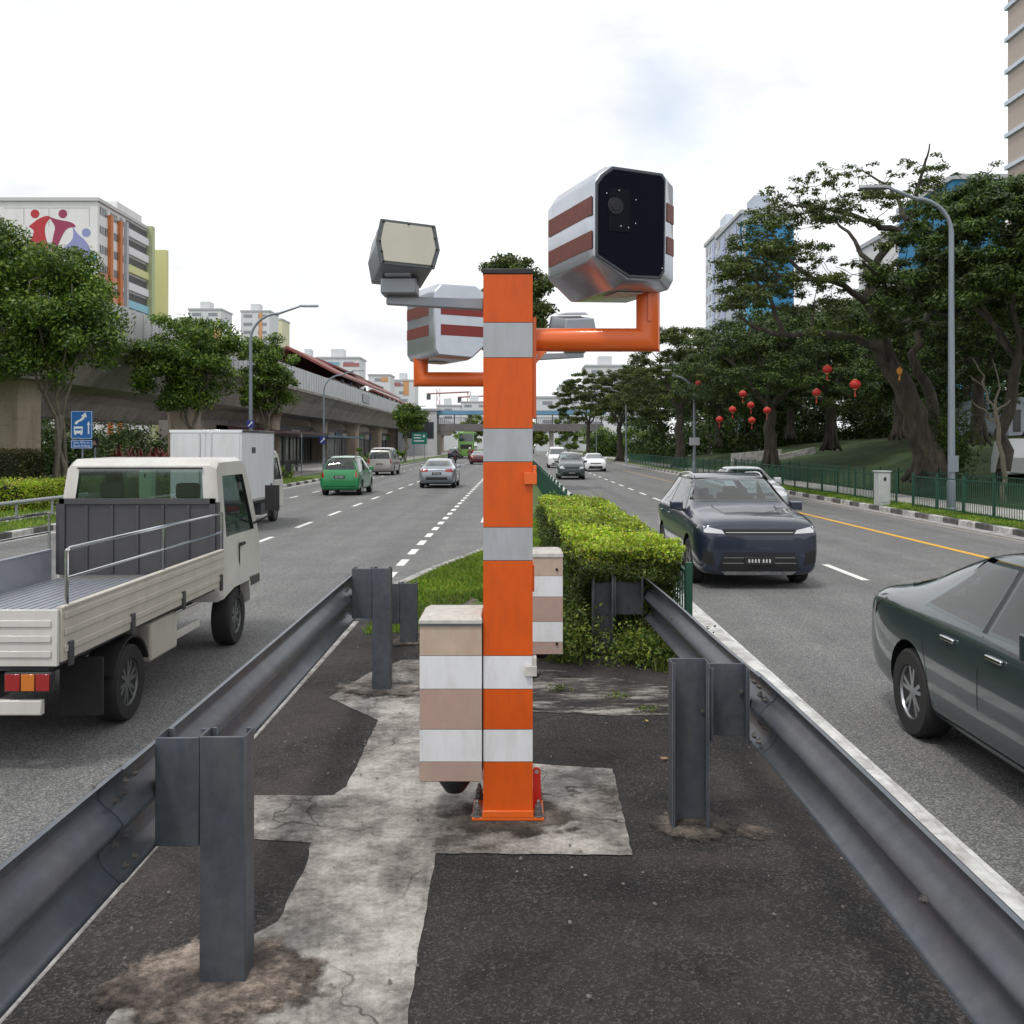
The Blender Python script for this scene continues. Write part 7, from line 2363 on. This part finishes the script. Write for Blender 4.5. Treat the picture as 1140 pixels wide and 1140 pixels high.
# climbing ferns round the big trunk
g = np.random.default_rng(31)
n = 3000
c = np.stack([g.normal(1053, 12, n), np.minimum(534, g.normal(500, 24, n))], 1)
P = np.array([list(at(a, b_, TY + .2 + g.normal() * .35)) for a, b_ in c])
P[:, 0] += np.abs(g.normal(size=n)) * .25
v, f = leaf_quads(P, .20, g, .3, up=.2)
tag(np_mesh('creeper', v, f, M_leaf_d), 'leafy creeper climbing the right side of the big rain tree trunk', 'creeper')

# ---- undergrowth that closes the view behind the lawn and the viaduct
def thicket(name, label, x0, x1, y0, y1, z0, z1, n, leaf, m, seed, cat='shrubbery'):
    g = np.random.default_rng(seed)
    cl = [(g.uniform(x0, x1), g.uniform(y0, y1), z0 + (z1 - z0) * g.random() ** 1.2 * .85, 1.6, 1.6, 1.1) for _ in range(n)]
    t = thing(name, label, cat, ((x0 + x1) / 2, (y0 + y1) / 2, 0))
    crown_mesh('foliage', cl, 150, leaf, m, seed, t, np.array(t.location), shell=.7)
    mb = MB(); rr = random.Random(seed)
    for c in cl[::6]: mb.tube([(c[0], c[1], 0), (c[0] + rr.uniform(-.3, .3), c[1], c[2])], .06, 5)
    mb.build('stems', M_bark, t, world=True)
    return t
thicket('shrubbery', 'dark shrubbery along the top of the lawn on the right', 30, 52, 62, 112, 2, 9, 170, .34, M_leaf_d, 301)
thicket('shrubbery', 'dark trees massed between the rain tree trunks and the blocks', 22, 46, 92, 112, 2, 10, 170, .42, M_leaf_d, 307)
thicket('shrubbery', 'dark shrubbery behind the far end of the lawn', 16, 32, 112, 140, .5, 8, 110, .4, M_leaf_d, 302)
thicket('shrubbery', 'dark green trees massed below the second viaduct on the left', -62, -43, 62, 110, 0, 6.5, 170, .38, M_leaf_d, 303)
thicket('shrubbery', 'dark shrubs between the viaduct piers behind the box truck', -34, -28, 60, 84, 0, 3.6, 80, .3, M_leaf_d, 304)
thicket('shrubbery', 'dark shrubs left of the first viaduct pier', -42, -30, 40, 60, 0, 4.2, 60, .3, M_leaf_d, 305)
thicket('shrubbery', 'green shrubs round the foot of the footbridge on the right', 12.6, 26, 165, 190, 0, 6, 60, .5, M_leaf_l, 306)

def clipped(name, x0, x1, y0, y1, z0, z1, m, label, seed, leaf=.09, n=9000):
    g = np.random.default_rng(seed)
    P = np.c_[g.uniform(x0, x1, n), g.uniform(y0, y1, n), g.uniform(z0, z1, n)]
    k = g.integers(0, 3, n)
    P[k == 0, 2] = z1 - g.random((k == 0).sum()) ** 2 * .15
    P[k == 1, 0] = x1 - g.random((k == 1).sum()) ** 2 * .15
    P[k == 2, 1] = y0 + g.random((k == 2).sum()) ** 2 * .15
    P += g.normal(size=P.shape) * .05
    t = thing(name, label, 'hedge', ((x0 + x1) / 2, y0, z0))
    v, f = leaf_quads(P, leaf, g, .5, up=.8)
    np_mesh('foliage', v - np.array(t.location), f, m, None, t)
    MB().bb(x0 + .1, x1 - .1, y0 + .1, y1 - .1, z0, z1 - .1).build('shade_core', M_core, t, world=True)  # plain dark box painted as the hedge's inner shade
clipped('hedge', -20.5, -14.9, 29.5, 33, .12, 1.0, M_hedge_top, 'low bright green hedge at the left picture edge', 401)
clipped('hedge', -22, -17.6, 34.5, 36.2, .12, 1.95, foliage('brown_green_leaf', [(.05, .05, .02), (.09, .08, .03), (.07, .10, .02)], .2), 'brown green bush behind the low bright hedge', 402)
clipped('hedge', -17.0, -14.5, 34, 36, .12, .9, M_leaf_l, 'dark green bushes along the verge behind the lorry cab', 403)
clipped('hedge', -15.6, -13.8, 37, 60, .12, .8, M_leaf_l, 'low green planting between the box truck and the bus stop', 404, .12, 12000)
# red cordylines
for k, (px, Y) in enumerate(((140, 41), (160, 42), (175, 43))):
    c = at(px, 513, Y)
    t = thing('red_plant', ['left red leaved plant behind the lorry cab', 'middle red leaved plant behind the lorry cab', 'right red leaved plant behind the lorry cab'][k], 'plant', (c.x, Y, .13))
    g = np.random.default_rng(500 + k)
    mb = MB(); mb.tube([(0, 0, 0), (0, 0, 1.3)], .03, 6); mb.build('stem', M_bark, t)
    mb = MB()
    for j in range(60):
        a, e = g.uniform(0, 6.28), g.uniform(.2, 1.2)
        s0 = Vector((g.normal() * .25, g.normal() * .25, g.uniform(.9, 1.4)))
        d_ = Vector((math.cos(a) * math.cos(e), math.sin(a) * math.cos(e), math.sin(e)))
        w = d_.cross(Vector((0, 0, 1))).normalized() * .05
        mb.add([s0 - w * .3, s0 + d_ * .35 - w, s0 + d_ * .7, s0 + d_ * .35 + w], [(0, 1, 2, 3)])
    mb.build('leaves', M_leaf_red, t, fixn=False)

# ---- red paper lanterns hung in the trees
M_lan = mat('lantern_red', (0.42, 0.015, 0.010), .5, var=.15, vscale=8); M_lan_y = mat('lantern_yellow', (.65, .25, .02), .5); M_gold = mat('lantern_gold', (.6, .4, .1), .4)
def lantern(px, py, Y, r, label, m=M_lan, oval=.88):
    c = at(px, py, Y)
    t = thing('paper_lantern', label, 'lantern', c, 0, 'paper lanterns hung in the trees')
    mb = MB()
    n = 20; rings = []
    for k in range(9):
        p = -math.pi / 2 * .92 + math.pi * .92 * k / 8
        rings.append([(r * math.cos(p) * (1 + .035 * math.cos(10 * a)) * math.cos(a), r * math.cos(p) * (1 + .035 * math.cos(10 * a)) * math.sin(a), r * oval * math.sin(p)) for a in np.linspace(0, 6.2832, 40, endpoint=False)])
    mb.loft(rings); mb.build('shade', m, t, smooth=True)
    mb = MB(); mb.lathe([(r * .3, r * .84), (r * .3, r * .96), (.01, r * .97)], (0, 0, 0), 'z', 12); mb.lathe([(.01, -r * .97), (r * .3, -r * .96), (r * .3, -r * .84)], (0, 0, 0), 'z', 12)
    mb.build('rim', M_gold, t)
    mb = MB(); mb.tube([(0, 0, r * .95), (0, 0, r * .95 + 1.2)], .006, 4); mb.build('cord', M_black, t)
    mb = MB(); mb.tube([(0, 0, -r * .95), (0, 0, -r * .95 - .25)], [.012, .035], 6); mb.build('tassel', m, t)
LN = [(921, 411, 36, 'red lantern highest among the big tree, the left of two pairs'), (952, 428, 35, 'largest red lantern just left of the leaning trunk'), (909, 437, 37, 'red lantern a little lower left of the largest one'),
      (827, 438.5, 48, 'red lantern topmost in the lantern cluster'), (815.5, 456, 49, 'red lantern left in the middle of the cluster'), (836, 451, 50, 'dim red lantern in the centre of the cluster'), (854, 457, 47, 'red lantern at the right end of the cluster'),
      (837, 468, 50, 'small red lantern lowest in the cluster'), (801, 467, 52, 'small red lantern lowest at the left of the cluster'), (777.5, 427, 58, 'red lantern hanging right beside the straight lamp post'), (801, 427, 70, 'tiny red lantern higher left of the cluster')]
for k, (a, b_, Y, lab) in enumerate(LN):
    lantern(a, b_, Y, {0: .175, 1: .20, 2: .165}.get(k, .19), lab)
lantern(1001.5, 413, 36, .10, 'small orange yellow lantern hanging against the leaning trunk', M_lan_y, 1.5)

# low wall and steps seen past the fence
t = thing('garden_wall', 'low pale wall and ramp behind the fence under the lantern cluster', 'wall', (SX(850, 75), 75, .5))
mb = MB(); mb.loft([[(SX(815, 75), 75, .3), (SX(870, 75), 75, .3), (SX(870, 75), 75, SZ(500, 75)), (SX(815, 75), 75, SZ(505, 75))], [(SX(815, 75), 75.4, .3), (SX(870, 75), 75.4, .3), (SX(870, 75), 75.4, SZ(500, 75)), (SX(815, 75), 75.4, SZ(505, 75))]])
mb.loft([[(SX(860, 72), 72, .9), (SX(908, 72), 72, 1.4), (SX(908, 72), 72, 2.0), (SX(860, 72), 72, 1.3)], [(SX(860, 72), 72.4, .9), (SX(908, 72), 72.4, 1.4), (SX(908, 72), 72.4, 2.0), (SX(860, 72), 72.4, 1.3)]])
mb.build('wall', M_kerb, t, world=True)
for k, (px, lab) in enumerate(((1133, 'white house wall seen through the trees at the right edge'),)):
    t = thing('house', lab, 'house', (SX(px, 62), 62, 2.4))
    MB().bb(SX(px - 10, 62), SX(px + 40, 62), 62, 70, 2.2, 5.2).build('wall', M_lblue, t, world=True)
    MB().bb(SX(px - 5, 62), SX(px + 3, 62), 61.94, 61.99, 3.0, 4.4).build('window', M_window, t, world=True)

# ------------------------------------------------------------------ haze
HAZE = False
